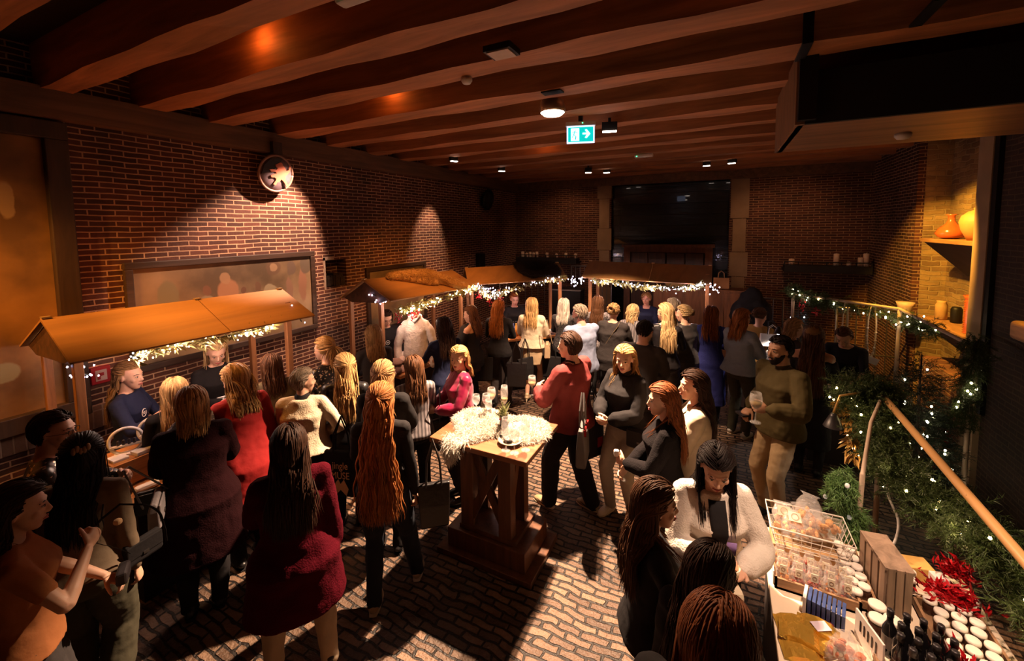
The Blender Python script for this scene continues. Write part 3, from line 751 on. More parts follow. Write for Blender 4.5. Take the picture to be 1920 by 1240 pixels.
black_iron = mat('black_iron', (0.014, 0.012, 0.011), rough=0.5, metal=0.5)
steel = mat('brushed_steel', (0.20, 0.18, 0.17), rough=0.3, metal=0.9)

struct('floor', MB().bb(-5.5, 3.6, YF, 10.9, -0.1, 0), floor_m)
# left wall with a small square niche
lw = MB()
ny0, ny1, nz0, nz1 = 4.22, 4.60, 1.99, 2.40
lw.bb(XL-.3, XL, YF, ny0, 0, 4.45); lw.bb(XL-.3, XL, ny1, YB, 0, 4.45); lw.bb(XL-.3, XL, ny0, ny1, 0, nz0); lw.bb(XL-.3, XL, ny0, ny1, nz1, 4.45); lw.bb(XL-.3, XL-.2, ny0, ny1, nz0, nz1)
struct('wall_left', lw, brick_yz)
rb = MB()
for k in range(9):
    rb.box((XL-.10+.02*random.random(), ny0+.05+.035*k, nz0+.06+.05*random.random()), (.12, .09, .12+.12*random.random()), rz=.4*random.random())
struct('trim_1', rb, mat('dark_rubble', (.03, .018, .012), rough=.95, var=.5, bump=.8))
struct('trim_2', MB().bb(XL-.02, XL+.006, ny0-.03, ny0+.0, nz0-.02, nz1+.04).bb(XL-.02, XL+.006, ny0-.03, ny0+.16, nz1, nz1+.05), mat('lime_mortar', (.45, .33, .24), rough=.95, var=.3, bump=.5))
struct('trim_3', MB().bb(XL, XL+.02, YF, 1.9, 1.03, 1.23), brick_mat('upright_brick', 'yz', (0.17, 0.09, 0.055), (0.30, 0.17, 0.10), (0.40, 0.27, 0.18), bw=0.07, rh=0.2, offset=0.0, warp=.01))
struct('wall_front', MB().bb(-5.5, 3.6, YF-.2, YF, 0, 4.45), brick_xz)
# back wall around a tall recess closed with black boards
dx0, dx1, dz = -2.53, 0.13, 4.02
bw_ = MB(); bw_.bb(-5.5, dx0, YB, YB+.3, 0, 4.45); bw_.bb(dx1, 3.4, YB, YB+.3, 0, 4.45); bw_.bb(dx0, dx1, YB, YB+.3, dz, 4.45)
struct('wall_back', bw_, brick_xz)
bd = MB()
z = 0.0
while z < dz:
    hgt = .26; bd.bb(dx0, dx1, YB+.12+random.uniform(0, .012), YB+.2, z, min(dz, z+hgt-.008)); z += hgt
struct('trim_4', bd, mat('glossy_black_boards', (.008, .009, .008), rough=.22, var=.3, bump=.5, bscale=5, stretch=(.6, 1, 3), coat=.5))
for i, x in enumerate((dx0-.16, dx1+.2)):
    pl = MB(); z = 0; k = 0
    while z < 3.9:
        h_ = .55+.2*((k*7+i) % 3); wd = .26+.1*((k+i) % 2); pl.bb(x-wd/2, x+wd/2, YB-.03, YB+.06, z, min(z+h_-.01, 4.0)); z += h_; k += 1
    struct('trim_%d' % (5+i), pl, plaster)
struct('trim_7', MB().bb(-5.3, 3.4, YB-.10, YB, 3.86, 4.10), plate_w)
# right wall: brick pier, stone niche with shelves, brick in front
rw = MB(); rw.bb(XR, XR+.7, 8.5, YB, 0, 4.45); struct('wall_right', rw, brick_yz)
struct('trim_8', MB().bb(XR+.001, XR+.09, 8.47, 8.5, 0, 4.45), brick_xz)
struct('wall_right.004', MB().bb(XR+.09, XR+.42, 8.46, 8.5, 0, 4.45), stone_xz)
struct('wall_right.001', MB().bb(XR+.38, XR+.6, 5.9, 8.46, 0, 4.45), stone_yz)
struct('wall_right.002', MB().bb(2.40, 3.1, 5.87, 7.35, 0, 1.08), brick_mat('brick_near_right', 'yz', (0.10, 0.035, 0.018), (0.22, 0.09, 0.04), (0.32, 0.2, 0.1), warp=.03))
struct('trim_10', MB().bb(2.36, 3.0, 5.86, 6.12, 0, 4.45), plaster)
struct('wall_right.003', MB().bb(2.41, 3.1, YF, 5.87, 0, 4.45), brick_mat('brick_shaded_right', 'yz', (0.020, 0.008, 0.005), (0.035, 0.014, 0.008), (0.06, 0.035, 0.02), warp=.02))  # shade on this near stretch is put into the brick colours
struct('trim_11', MB().bb(2.37, 2.43, 5.78, 5.86, .9, 4.2), black_iron)
# ceiling
struct('ceiling', MB().bb(-5.5, 3.6, YF, 10.9, 4.42, 4.6), deck_w)
struct('trim_12', MB().bb(XL, XL+.14, YF, YB, 3.82, 4.07), plate_w)
yy = -2.0; bi = 13
for yf in (-1.95, -1.25, -.5, .25, .95, 1.63, 2.3, 2.96, 3.74, 4.47, 5.2, 5.95, 6.7, 7.45, 8.2, 8.93, 9.66, 10.4):
    wd = .24 + .03*math.sin(yf*7)
    n_ = 26; xs = np.linspace(XL, 3.2 if not (3.4 < yf < 5.2) else 3.2, n_)
    rr = []
    for x in xs:
        j = lambda s_: .008*math.sin(x*2.3+yf*5+s_) + .006*math.sin(x*5.1+s_*2+yf)
        rr.append([(x, yf-wd+j(0), 4.05+j(1)), (x, yf+j(2), 4.05+j(3)), (x, yf, 4.43), (x, yf-wd, 4.43)])
    o = MB().rings([np.array(q) for q in rr]).build('ceiling_beam', beam_w); o['kind'] = 'structure'; o.name = 'trim_%d' % bi; bi += 1
# dropped timber box of the ceiling on the right
bxw = wood('pale_casing', (0.30, 0.15, 0.07), axis='x', rough=0.45, scale=1.2)
struct('trim_%d' % bi, MB().bb(.48, 3.2, 3.80, 5.1, 3.58, 3.62), bxw); bi += 1
struct('trim_%d' % bi, MB().bb(.46, .52, 3.76, 5.12, 3.58, 4.1), wood('pale_casing_z', (0.24, 0.12, 0.055), axis='z', rough=0.5)); bi += 1
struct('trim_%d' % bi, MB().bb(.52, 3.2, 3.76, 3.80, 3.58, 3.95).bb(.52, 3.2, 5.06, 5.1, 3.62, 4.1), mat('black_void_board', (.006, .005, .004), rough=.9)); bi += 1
st = MB(); st.bb(.47, .58, 3.70, 3.76, 3.60, 4.42); struct('trim_%d' % bi, st, black_iron); bi += 1
for x_, y_ in ((.44, 3.40), (.98, 3.10)):
    s_ = MB(); s_.bb(x_, x_+.06, y_, y_+.02, 4.04, 4.40); s_.bb(x_, x_+.06, y_, y_+.34, 4.028, 4.044); struct('trim_%d' % bi, s_, black_iron); bi += 1

# ------------------------------------------------------------------ fixed things on walls and ceiling
def noise_paint(name, base, spots):
    """an oil painting: brown ground with soft figures placed by gradients"""
    m, N, L, b = nodes(name)
    tc = N.new('ShaderNodeTexCoord')
    ns = N.new('ShaderNodeTexNoise'); ns.inputs['Scale'].default_value = 1.6; ns.inputs['Detail'].default_value = 6; L.new(tc.outputs['Object'], ns.inputs['Vector'])
    cr = N.new('ShaderNodeValToRGB'); b_ = np.array(base)
    cr.color_ramp.elements[0].position = .35; cr.color_ramp.elements[0].color = (*(b_*.35), 1); cr.color_ramp.elements[1].position = .7; cr.color_ramp.elements[1].color = (*(b_*1.25), 1)
    L.new(ns.outputs['Fac'], cr.inputs[0]); last = cr.outputs[0]
    wp = N.new('ShaderNodeTexNoise'); wp.inputs['Scale'].default_value = 6; wp.inputs['Detail'].default_value = 3; L.new(tc.outputs['Object'], wp.inputs['Vector'])
    sc_ = N.new('ShaderNodeVectorMath'); sc_.operation = 'MULTIPLY_ADD'; sc_.inputs[1].default_value = (.08, .08, .08); L.new(wp.outputs['Color'], sc_.inputs[0]); L.new(tc.outputs['Object'], sc_.inputs[2])
    for (y, z_, ry, rz, col) in spots:
        mp = N.new('ShaderNodeMapping'); mp.inputs['Location'].default_value = (0, -y/ry - .04/ry, -z_/rz - .04/rz); mp.inputs['Scale'].default_value = (0, 1/ry, 1/rz)
        L.new(sc_.outputs[0], mp.inputs[0])
        ln = N.new('ShaderNodeVectorMath'); ln.operation = 'LENGTH'; L.new(mp.outputs[0], ln.inputs[0])
        mr = N.new('ShaderNodeMapRange'); mr.inputs[1].default_value = 1.02; mr.inputs[2].default_value = .86; mr.inputs[3].default_value = 0; mr.inputs[4].default_value = .85; L.new(ln.outputs['Value'], mr.inputs[0])
        mx = N.new('ShaderNodeMix'); mx.data_type = 'RGBA'; L.new(mr.outputs[0], mx.inputs[0]); L.new(last, mx.inputs[6]); mx.inputs[7].default_value = (*[c_*.7 for c_ in col], 1); last = mx.outputs[2]
    L.new(last, b.inputs['Base Color']); b.inputs['Roughness'].default_value = .55
    return m

def painting(y0, y1, z0, z1, fr, label, spots, base=(.30, .19, .09), dep=.05, fw=.07, group=None):
    r = empty('painting', (XL, (y0+y1)/2, z0), 0, label, 'painting', group)
    f = MB(); x0, x1 = XL+.002, XL+dep
    f.bb(x0, x1, y0, y1, z1-fw, z1); f.bb(x0, x1, y0, y1, z0, z0+fw); f.bb(x0, x1, y0, y0+fw, z0+fw, z1-fw); f.bb(x0, x1, y1-fw, y1, z0+fw, z1-fw)
    bevel(f.build('frame', fr, r), .008)
    c = MB().bb(XL+.004, XL+.024, y0+fw, y1-fw, z0+fw, z1-fw)
    o = c.build('canvas', None, r); 
    off = (XL, (y0+y1)/2, z0)
    sp = [(y-off[1], z_-off[2], ry, rz, col) for y, z_, ry, rz, col in spots]
    o.data.materials.append(noise_paint('painting_' + str(round(y0, 1)), base, sp))
    return r
skinp, robe, dk = (.42, .25, .13), (.32, .14, .07), (.05, .03, .02)
fig_spots = []
painting(1.90, 4.02, 1.44, 2.55, dark_y, 'wide framed painting of seated figures in a room above the nearest stall roof',
    [(2.25, 2.15, .10, .20, (.20, .17, .09)), (2.62, 2.02, .09, .12, (.30, .26, .17)), (2.63, 2.18, .05, .06, (.20, .09, .05)), (2.85, 2.12, .12, .18, (.45, .22, .11)), (2.83, 2.30, .06, .07, skinp), (3.02, 2.0, .08, .10, (.34, .17, .08)), (3.02, 2.12, .04, .05, (.16, .07, .04)),
     (3.20, 2.15, .04, .06, (.18, .09, .05)), (3.20, 2.02, .07, .08, (.36, .26, .14)), (3.36, 2.08, .09, .10, (.42, .34, .2)), (3.42, 2.36, .10, .10, (.16, .09, .05)), (3.42, 2.36, .05, .06, (.38, .24, .13)), (3.66, 2.34, .07, .11, (.15, .10, .07)), (3.82, 2.10, .07, .25, (.36, .17, .10)), (3.88, 2.35, .09, .12, (.13, .10, .07)), (3.62, 2.02, .05, .22, (.30, .16, .10))], (.24, .155, .08))
painting(YF+.2, 1.58, 1.20, 3.80, dark_w, 'huge dark-framed wall painting at the left edge of the room',
    [(1.20, 3.12, .05, .16, (.50, .33, .18)), (1.10, 1.72, .10, .09, (.40, .36, .22)), (.6, 2.4, .4, .7, (.22, .12, .05))], (.36, .18, .06), dep=.09, fw=.15)
painting(4.97, 6.50, 1.10, 2.22, dark_y, 'smaller framed painting on the brick wall behind the second stall roof', [(5.5, 1.8, .3, .3, (.30, .18, .08)), (6.1, 1.7, .2, .4, (.24, .14, .07))], (.30, .20, .10))

def disc_shield(y, z_, r, label, lion):
    ro = empty('shield', (XL+.02, y, z_-r), 0, label, 'shield')
    M = np.array([[0, 0, 1.], [1., 0, 0], [0, 1., 0]])   # x->y, y->z, z->x
    til = roty(.16)
    M = til @ M
    MB().lathe((XL+.16, y, z_), [(r*.2, -.02), (r*.96, -.02), (r*.99, 0), (r*.96, .015), (r*.5, .035), (0.001, .045)], 48, M=M).build('board', mat('shield_blue', (.16, .12, .14), rough=.5, var=.3) if lion else black_iron, ro, smooth=True)
    a = np.linspace(0, 2*math.pi, 49); MB().tube(np.stack([r*np.cos(a), r*np.sin(a), np.full(49, .01)], 1) @ M.T + P(XL+.16, y, z_), .016, n=8, caps=False).build('rim', mat('shield_rim', (.30, .17, .13), rough=.4) if lion else black_iron, ro, smooth=True)
    MB().tube([(XL, y, z_+.05), (XL+.14, y, z_+.05)], .02).build('bracket', black_iron, ro)
    if lion:
        dk_ = [(-.30, .42), (.02, .86), (.30, .80), (-.05, .35), (-.35, .05), (-.86, -.02), (-.80, .25), (-.55, .55)]
        pr = MB(); pr.prism([(a_*r, b_*r) for a_, b_ in [(-.93, -.08), (-.80, .42), (-.45, .80), (0, .93), (.25, .88), (.10, .52), (-.35, .12)]], P(XL+.16, y, z_) + M @ P(0, 0, .034), M @ P(1, 0, 0), M @ P(0, 1, 0), .008); pr.build('dark_field', mat('shield_dark', (.018, .012, .012), rough=.5), ro)
        L_ = [(-.02, .62), (.10, .70), (.22, .66), (.30, .52), (.42, .40), (.50, .22), (.66, .30), (.72, .52), (.80, .44), (.74, .18), (.58, .02), (.46, -.10), (.50, -.32), (.62, -.50), (.72, -.66), (.56, -.72), (.48, -.56), (.36, -.40), (.22, -.30), (.12, -.44), (-.04, -.52), (-.12, -.70), (-.28, -.62), (-.16, -.44), (-.10, -.30), (-.22, -.22), (-.40, -.24), (-.46, -.12), (-.26, -.04), (-.08, .04), (-.20, .12), (-.44, .10), (-.54, .22), (-.34, .26), (-.12, .24), (-.04, .34), (-.16, .42), (-.18, .52)]
        pr = MB(); pr.prism([(a_*r*.95, b_*r*.95) for a_, b_ in L_], P(XL+.16, y, z_) + M @ P(0, 0, .042), M @ P(1, 0, 0), M @ P(0, 1, 0), .012); pr.build('rampant_lion', mat('lion_red', (.55, .17, .10), rough=.5), ro)
disc_shield(3.42, 3.56, .22, 'round shield with a red rampant lion on the brick wall', True)
disc_shield(8.75, 3.52, .24, 'small dark round shield near the far end of the brick wall', False)
o = MB().bb(XL, XL+.2, 3.38, 3.50, 3.80, 3.95).build('wall_bracket', dark_w); tag(o, 'carved wooden bracket above the lion shield', 'bracket')

# alarm box, loudspeaker
r = empty('alarm_box', (XL, 1.72, 1.44), 0, 'red fire alarm call box on the brick beside the big painting', 'alarm')
bevel(MB().bb(XL, XL+.05, 1.60, 1.74, 1.44, 1.60).build('case', mat('alarm_red', (.45, .02, .03), rough=.4), r), .006)
MB().bb(XL+.05, XL+.055, 1.63, 1.71, 1.47, 1.57).build('label', mat('alarm_face', (.75, .55, .50), rough=.5), r)
MB().box((XL+.057, 1.67, 1.53), (.004, .035, .03)).box((XL+.057, 1.652, 1.505), (.004, .02, .04)).build('symbol', mat('alarm_red', (.45, .02, .03)), r)
o = MB().bb(XL, XL+.12, 8.40, 8.66, 1.80, 2.24).build('wall_loudspeaker', black_iron); bevel(o, .01); tag(o, 'black wall loudspeaker behind the third stall', 'loudspeaker')

# ceiling lamp, exit sign, spot fittings, detectors
white_pl = mat('white_plastic', (.55, .50, .46), rough=.4)
r = empty('ceiling_lamp', (-1.37, 3.55, 3.86), 0, 'round lit ceiling lamp just in front of the exit sign', 'lamp')
MB().lathe((-1.37, 3.55, 3.86), [(.05, .10), (.10, .10), (.115, .03), (.11, .0), (.02, .0)], 28).build('housing', mat('lamp_chrome', (.5, .42, .34), rough=.3, metal=.7), r, smooth=True)
MB().lathe((-1.37, 3.55, 3.86), [(.02, -.03), (.08, -.022), (.104, -.002), (.104, .004), (.02, .004)], 28).build('diffuser', glow('lamp_glow', (1.0, .80, .62), 14), r, smooth=True)
MB().bb(-1.46, -1.28, 3.50, 3.60, 4.03, 4.06).build('mount', black_iron, r)
r = empty('exit_sign', (-1.41, 4.52, 3.76), 0, 'green emergency exit sign with running man and arrow', 'sign')
sc0 = P(-1.41, 4.5, 3.86); yaw = .30; ux = P(math.cos(yaw), math.sin(yaw), 0); uz = P(0, 0, 1); nf = P(math.sin(yaw), -math.cos(yaw), 0)
def on_sign(mbx, a, b_, c_, d_, depth, th): return mbx.box(sc0 + ux*(a+b_)/2 + uz*(c_+d_)/2 + nf*depth, (b_-a, th, d_-c_), rz=yaw)
q = MB(); on_sign(q, -.16, .16, .085, .125, .0, .07); q.build('housing', white_pl, r)
q = MB(); on_sign(q, -.15, .15, -.10, .085, .0, .02); q.build('panel', glow('sign_edge', (.62, .70, 1.0), 1.6), r)
q = MB(); on_sign(q, -.135, .135, -.085, .07, .012, .006); q.build('face', glow('sign_green', (.0, .42, .40), 1.5), r)
q = MB(); on_sign(q, -.105, -.015, -.075, .06, .017, .004); q.build('doorway', glow('sign_white', (.62, .95, .90), 1.6), r)
q = MB()
for a_, b_, wd in (((-.06, .038), (-.055, .036), .018), ((-.06, .028), (-.075, -.012), .018), ((-.075, -.01), (-.05, -.03), .012), ((-.05, -.03), (-.055, -.062), .010), ((-.075, -.01), (-.09, -.04), .012), ((-.065, .022), (-.035, .008), .008), ((-.065, .022), (-.09, .012), .008)):
    q.beam(sc0 + ux*a_[0] + uz*a_[1] + nf*.021, sc0 + ux*b_[0] + uz*b_[1] + nf*.021, wd, wd*.4)
q.build('running_man', glow('sign_green', (0, .42, .40), 1.5), r)
q = MB(); q.prism([(.02, -.010), (.065, -.010), (.045, -.045), (.065, -.050), (.105, -.005), (.065, .045), (.045, .040), (.065, .008), (.02, .008)], sc0 + nf*.016, ux, uz, .004); q.build('arrow', glow('sign_white', (.62, .95, .90), 1.6), r)
q = MB(); q.ball(sc0 + uz*.11 + ux*.02 + nf*.036, .006, 8); q.build('status_light', glow('green_led', (.05, 1, .3), 6), r)
q = MB(); q.bb(-1.43, -1.39, 4.48, 4.52, 3.98, 4.06); q.build('mount', black_iron, r)
def flood(x, y, z_, rz_, label, g='small ceiling floodlights', lit=True, strength=9, w_=.16):
    r = empty('ceiling_floodlight', (x, y, z_), rz_, label, 'floodlight', g)
    MB().box((0, 0, .10), (w_*.85, .07, .10)).build('housing', black_iron, r, local=True)
    MB().box((0, 0, .17), (.03, .03, .06)).build('mount', black_iron, r, local=True)
    MB().box((0, -.02, .044), (w_*.75, .05, .012)).build('lamp', glow('flood_glow_%s' % strength, (1.0, .80, .66), strength), r, local=True)
    return r
flood(-1.18, 4.85, 3.88, .3, 'bright floodlight hanging right beside the exit sign', strength=22, w_=.2)
flood(-4.09, 5.96, 3.93, 1.2, 'lit floodlight nearest the brick wall, above the second stall')
flood(-3.99, 7.49, 3.93, .9, 'lit floodlight over the third stall, second from the brick wall')
flood(-2.55, 8.66, 3.93, .5, 'left one of the pair of floodlights left of the black boarded recess')
flood(-2.21, 8.88, 3.93, 0, 'right one of the pair of floodlights left of the black boarded recess')
flood(-.30, 8.89, 3.93, 0, 'left one of the pair of floodlights above the right of the black recess')
flood(.13, 8.77, 3.93, -.4, 'right one of the pair of floodlights above the right of the black recess')
def batten(x, y, z_, ln, label, g):
    r = empty('emergency_light', (x, y, z_), 0, label, 'light', g)
    bevel(MB().bb(x-ln/2, x+ln/2, y-.04, y+.04, z_, z_+.06).build('cover', white_pl, r), .02, 3)
    MB().ball((x-ln*.36, y-.042, z_+.02), .009, 8).build('status_light', glow('green_led', (.05, 1, .3), 6), r)
batten(-1.20, 7.3, 3.985, .30, 'white emergency light batten with a green dot, far ceiling', None)
batten(-1.60, 1.60, 3.985, .36, 'white emergency light at the very top edge, over the room front', None)
r = empty('ceiling_vent', (-1.36, 2.60, 4.0), 0, 'flat square ceiling fitting with dark frame near the middle', 'fitting'); MB().bb(-1.46, -1.26, 2.50, 2.66, 4.02, 4.06).build('frame', black_iron, r); MB().bb(-1.44, -1.28, 2.51, 2.65, 4.012, 4.022).build('panel', mat('fitting_panel', (.5, .38, .28), rough=.5), r)
def detector(x, y, z_, label, r_=.055):
    r = empty('smoke_detector', (x, y, z_), 0, label, 'smoke detector'); MB().lathe((x, y, z_), [(.02, 0), (r_*.7, .004), (r_, .025), (r_, .045), (.02, .045)], 20).build('cap', white_pl, r, smooth=True); MB().lathe((x, y, z_), [(.02, .045), (r_*.9, .045), (r_*.9, .056), (.02, .056)], 20).build('base', white_pl, r)
detector(-1.86, 2.92, 4.0, 'small round smoke detector left of the square ceiling fitting', .045)
detector(1.30, 4.55, 3.53, 'white smoke detector under the pale timber casing at upper right')
light('beam_lamp', 'POINT', (-3.1, 1.95, 4.28), 2.2, (1.0, .25, .04), .03)
light('beam_lamp', 'POINT', (-3.1, 3.35, 4.28), 2.0, (1.0, .25, .04), .03)
light('beam_lamp', 'POINT', (.85, 2.62, 4.25), 3.0, (1.0, .25, .04), .03)
light('beam_lamp', 'POINT', (-2.6, 6.3, 4.28), 1.5, (1.0, .25, .04), .03)

# carved cupboard in front of the black recess, shelves with candles, fences
r = empty('wooden_cupboard', (-1.1, 9.8, 0), 0, 'tall carved wooden cupboard in front of the black boards', 'cupboard')
cw = wood('cupboard_oak', (0.17, 0.065, 0.028), axis='z'); cdk = wood('cupboard_panel', (0.07, 0.026, 0.014), axis='z')
f = MB(); x0, x1, y0, y1 = -2.02, -.18, 9.75, 10.15
f.bb(x0-.04, x1+.04, y0-.05, y1, 2.37, 2.43); f.bb(x0, x0+.14, y0, y0+.1, 0, 2.37); f.bb(x1-.14, x1, y0, y0+.1, 0, 2.37); f.bb(x0+.14, x1-.14, y0, y0+.08, 2.26, 2.37); f.bb(x0, x1, y0+.1, y1, 0, .1); f.bb(x0, x0+.04, y0+.1, y1, .1, 2.37); f.bb(x1-.04, x1, y0+.1, y1, .1, 2.37); f.bb(x0, x1, y1-.03, y1, .1, 2.37)
f.build('frame', cw, r)
for k in range(4):
    a = x0 + .16 + k*.385; bevel(MB().bb(a, a+.355, y0+.03, y0+.06, .1, 2.25).build('panel', cdk, r), .006)
    for zz in (2.0, 1.5): MB().bb(a+.06, a+.29, y0+.01, y0+.032, zz, zz+.10).build('carved_block', cdk, r)
candle_m = mat('candle_wax', (.72, .52, .38), rough=.5, sss=.1)
def candle_shelf(x0, x1, y, z_, label, cands, group):
    r = empty('candle_rack', ((x0+x1)/2, y, z_-.3), 0, label, 'rack')
    q = MB().bb(x0, x1, y-.14, y+.14, z_-.16, z_-.02); q.bb(x0, x1, y-.1, y-.08, z_+.04, z_+.06); 
    for x in np.linspace(x0, x1, 7): q.bb(x-.01, x+.01, y-.1, y-.08, z_-.02, z_+.06)
    q.bb(x0, x1, y+.12, YB+.02, z_-.14, z_-.10); q.build('shelf', mat('rack_black', (.01, .007, .006), rough=.6), r)
    for x, hh, rr_ in cands:
        o = MB().lathe((x, y, z_-.02), [(rr_*.6, 0), (rr_, .002), (rr_, hh-.01), (rr_*.8, hh), (.004, hh), (.004, hh+.012)], 14).build('candle', candle_m, smooth=True)
        tag(o, '%s pillar candle from the left on the %s' % (ORD[[c_[0] for c_ in cands].index(x)], group), 'candle', 'candles on the ' + group)
candle_shelf(-5.0, -3.3, 10.3, 2.06, 'black wall rack holding white candles left of the recess', [(-4.86, .15, .045), (-4.74, .12, .04), (-4.64, .14, .04), (-4.54, .13, .04), (-4.44, .15, .04), (-4.15, .13, .04), (-3.88, .11, .035), (-3.62, .13, .04), (-3.36, .12, .04)], 'left far rack')
candle_shelf(1.15, 2.55, 10.2, 2.04, 'black wall rack holding candles right of the recess', [(1.28, .12, .05), (2.02, .24, .05), (2.22, .08, .04), (2.40, .17, .05), (2.48, .25, .05)], 'right far rack')
def fence(p0, p1, z_, n, label):
    p0, p1 = P(*p0, 0), P(*p1, 0); r = empty('metal_fence', tuple((p0+p1)/2), 0, label, 'fence')
    q = MB(); q.tube([p0, p0 + P(0, 0, z_)], .018); q.tube([p1, p1 + P(0, 0, z_)], .018); q.tube([p0 + P(0, 0, z_), p1 + P(0, 0, z_)], .018); q.tube([p0 + P(0, 0, z_*.55), p1 + P(0, 0, z_*.55)], .012); q.build('frame', steel, r, smooth=True)
    for t in np.linspace(0, 1, n+2)[1:-1]: MB().tube([p0*(1-t)+p1*t, p0*(1-t)+p1*t + P(0, 0, z_)], .008, n=6).build('bar', steel, r)
fence((-4.5, 8.3), (-3.5, 8.9), 1.95, 7, 'tall barred metal fence behind the third stall')
fence((-3.1, 9.2), (-2.2, 9.3), 1.95, 8, 'tall barred metal fence between third and fourth stall')
fence((.25, 9.2), (1.05, 9.2), 1.45, 4, 'low metal rail fence left of the necklace stall')
fence((1.62, 8.0), (2.35, 8.0), 1.55, 5, 'metal rail fence behind the necklace stall vendor')
kraft = mat('kraft_paper', (.42, .19, .07), rough=.8, var=.1, bump=.2)
def chair_back(x, y, rz_, label):
    r = empty('wooden_chair', (x, y, 0), rz_, label, 'chair', 'wooden chairs behind the far stall'); wd = wood('chair_beech', (.40, .17, .05), axis='z')
    for sx in (-1, 1):
        MB().bb(sx*.21-.02, sx*.21+.02, .18, .22, 0, .95).build('leg', wd, r, local=True); MB().bb(sx*.21-.02, sx*.21+.02, -.22, -.18, 0, .44).build('leg', wd, r, local=True)
    bevel(MB().bb(-.23, .23, -.23, .23, .44, .47).build('seat', wd, r, local=True), .01); MB().bb(-.19, .19, .185, .215, .62, .95).build('backrest', wd, r, local=True)
def crate(x, y, z_, sx, sy, sz, m, label, name='cardboard_box', cat='box', g=None, rz_=0, open_=True, parts=True):
    r = empty(name, (x, y, z_), rz_, label, cat, g); t = .012
    q = MB().box((0, 0, t/2), (sx, sy, t)); q.box((-sx/2+t/2, 0, sz/2), (t, sy, sz)); q.box((sx/2-t/2, 0, sz/2), (t, sy, sz)); q.box((0, -sy/2+t/2, sz/2), (sx, t, sz)); q.box((0, sy/2-t/2, sz/2), (sx, t, sz)); q.build('sides', m, r, local=True)
    if not open_: MB().box((0, 0, sz), (sx+.004, sy+.004, .01)).build('lid', m, r, local=True)
    return r
def shelf_unit(x, y, label, w_=.75, d_=.4, h_=1.62):
    r = empty('wooden_cabinet', (x, y, 0), 0, label, 'cabinet', 'wooden cabinets behind the far stall'); wd = wood('cab_beech', (.28, .105, .035), axis='z')
    bevel(MB().bb(x-w_/2, x+w_/2, y-d_/2, y+d_/2, .04, h_).build('body', wd, r), .006); bevel(MB().bb(x-w_/2-.02, x+w_/2+.02, y-d_/2-.02, y+d_/2, h_, h_+.03).build('top', wd, r), .006)
    for sx in (-1, 1):
        d = MB().bb(x+min(0, sx*w_/2)+.01, x+max(0, sx*w_/2)-.01, y-d_/2-.018, y-d_/2, .08, h_-.03).build('door', wd, r); MB().ball((x+sx*.04, y-d_/2-.03, .9), .014, 8).build('knob', black_iron, d)
shelf_unit(-.72, 8.95, 'light wooden cabinet with a round basket on top, behind the far stall', 1.0)
shelf_unit(.06, 8.80, 'light wooden cabinet carrying paper bags, right behind the far stall', .6)
o = MB().lathe((-.80, 8.9, 1.65), [(.02, 0), (.19, 0), (.25, .07), (.27, .09), (.25, .10), (.18, .03), (.02, .03)], 24).build('round_basket', mat('straw', (.62, .40, .14), rough=.8, bump=.5), smooth=True); tag(o, 'round straw basket on the wooden cabinet behind the far stall', 'basket')
def paper_bag(x, y, z_, w_, h_, rz_, label, m=kraft, g='kraft paper bags behind the far stall'):
    r = empty('paper_bag', (x, y, z_), rz_, label, 'bag', g)
    q = MB(); q.rings([np.array([(-w_/2, -.06, 0), (w_/2, -.06, 0), (w_/2, .06, 0), (-w_/2, .06, 0)]), np.array([(-w_/2, -.05, h_*.6), (w_/2, -.05, h_*.6), (w_/2, .05, h_*.6), (-w_/2, .05, h_*.6)]), np.array([(-w_/2, -.025, h_), (w_/2, -.025, h_), (w_/2, .025, h_), (-w_/2, .025, h_)])]); q.build('sack', m, r, local=True)
    for yy_ in (-.03, .03):
        MB().tube([(-w_*.2, yy_, h_), (-w_*.17, yy_, h_+.09), (0, yy_, h_+.13), (w_*.17, yy_, h_+.09), (w_*.2, yy_, h_)], .005, n=6).build('handle', m, r, local=True)
paper_bag(.0, 8.72, 1.66, .26, .20, .1, 'upright kraft paper bag on the cabinet right behind the far stall')
paper_bag(.42, 8.55, 0, .34, 1.5, .2, 'tall brown paper sack standing beside the black coat rack', g=None)
chair_back(-1.55, 8.75, .1, 'wooden chair left behind the dark-topped stall vendor'); chair_back(-1.15, 8.95, -.3, 'wooden chair directly behind the dark-topped stall vendor')
r = empty('stage_case', (-3.0, 8.55, 0), .1, 'black flight case with metal edges behind the fence', 'case'); bevel(MB().box((0, 0, .75), (.7, .4, 1.5)).build('body', black_iron, r, local=True), .01); MB().box((0, 0, 1.51), (.72, .42, .03)).build('lid', steel, r, local=True)
r = empty('coat_rack', (.46, 7.9, 0), 0, 'coat rack completely draped in black coats right of the far stall', 'coat rack')
MB().tube([(.46, 7.9, 0), (.46, 7.9, 1.75)], .02).build('pole', black_iron, r)
o = MB().rings([ellip(z_, rx, rx*.8, 7.9, 24) + P(.46, 0, 0) for z_, rx in ((.25, .30), (.6, .34), (1.1, .31), (1.5, .27), (1.68, .17), (1.8, .05))]).build('coats', cloth_mat('black'), r); remesh(o, .03, 3, .12, .18)

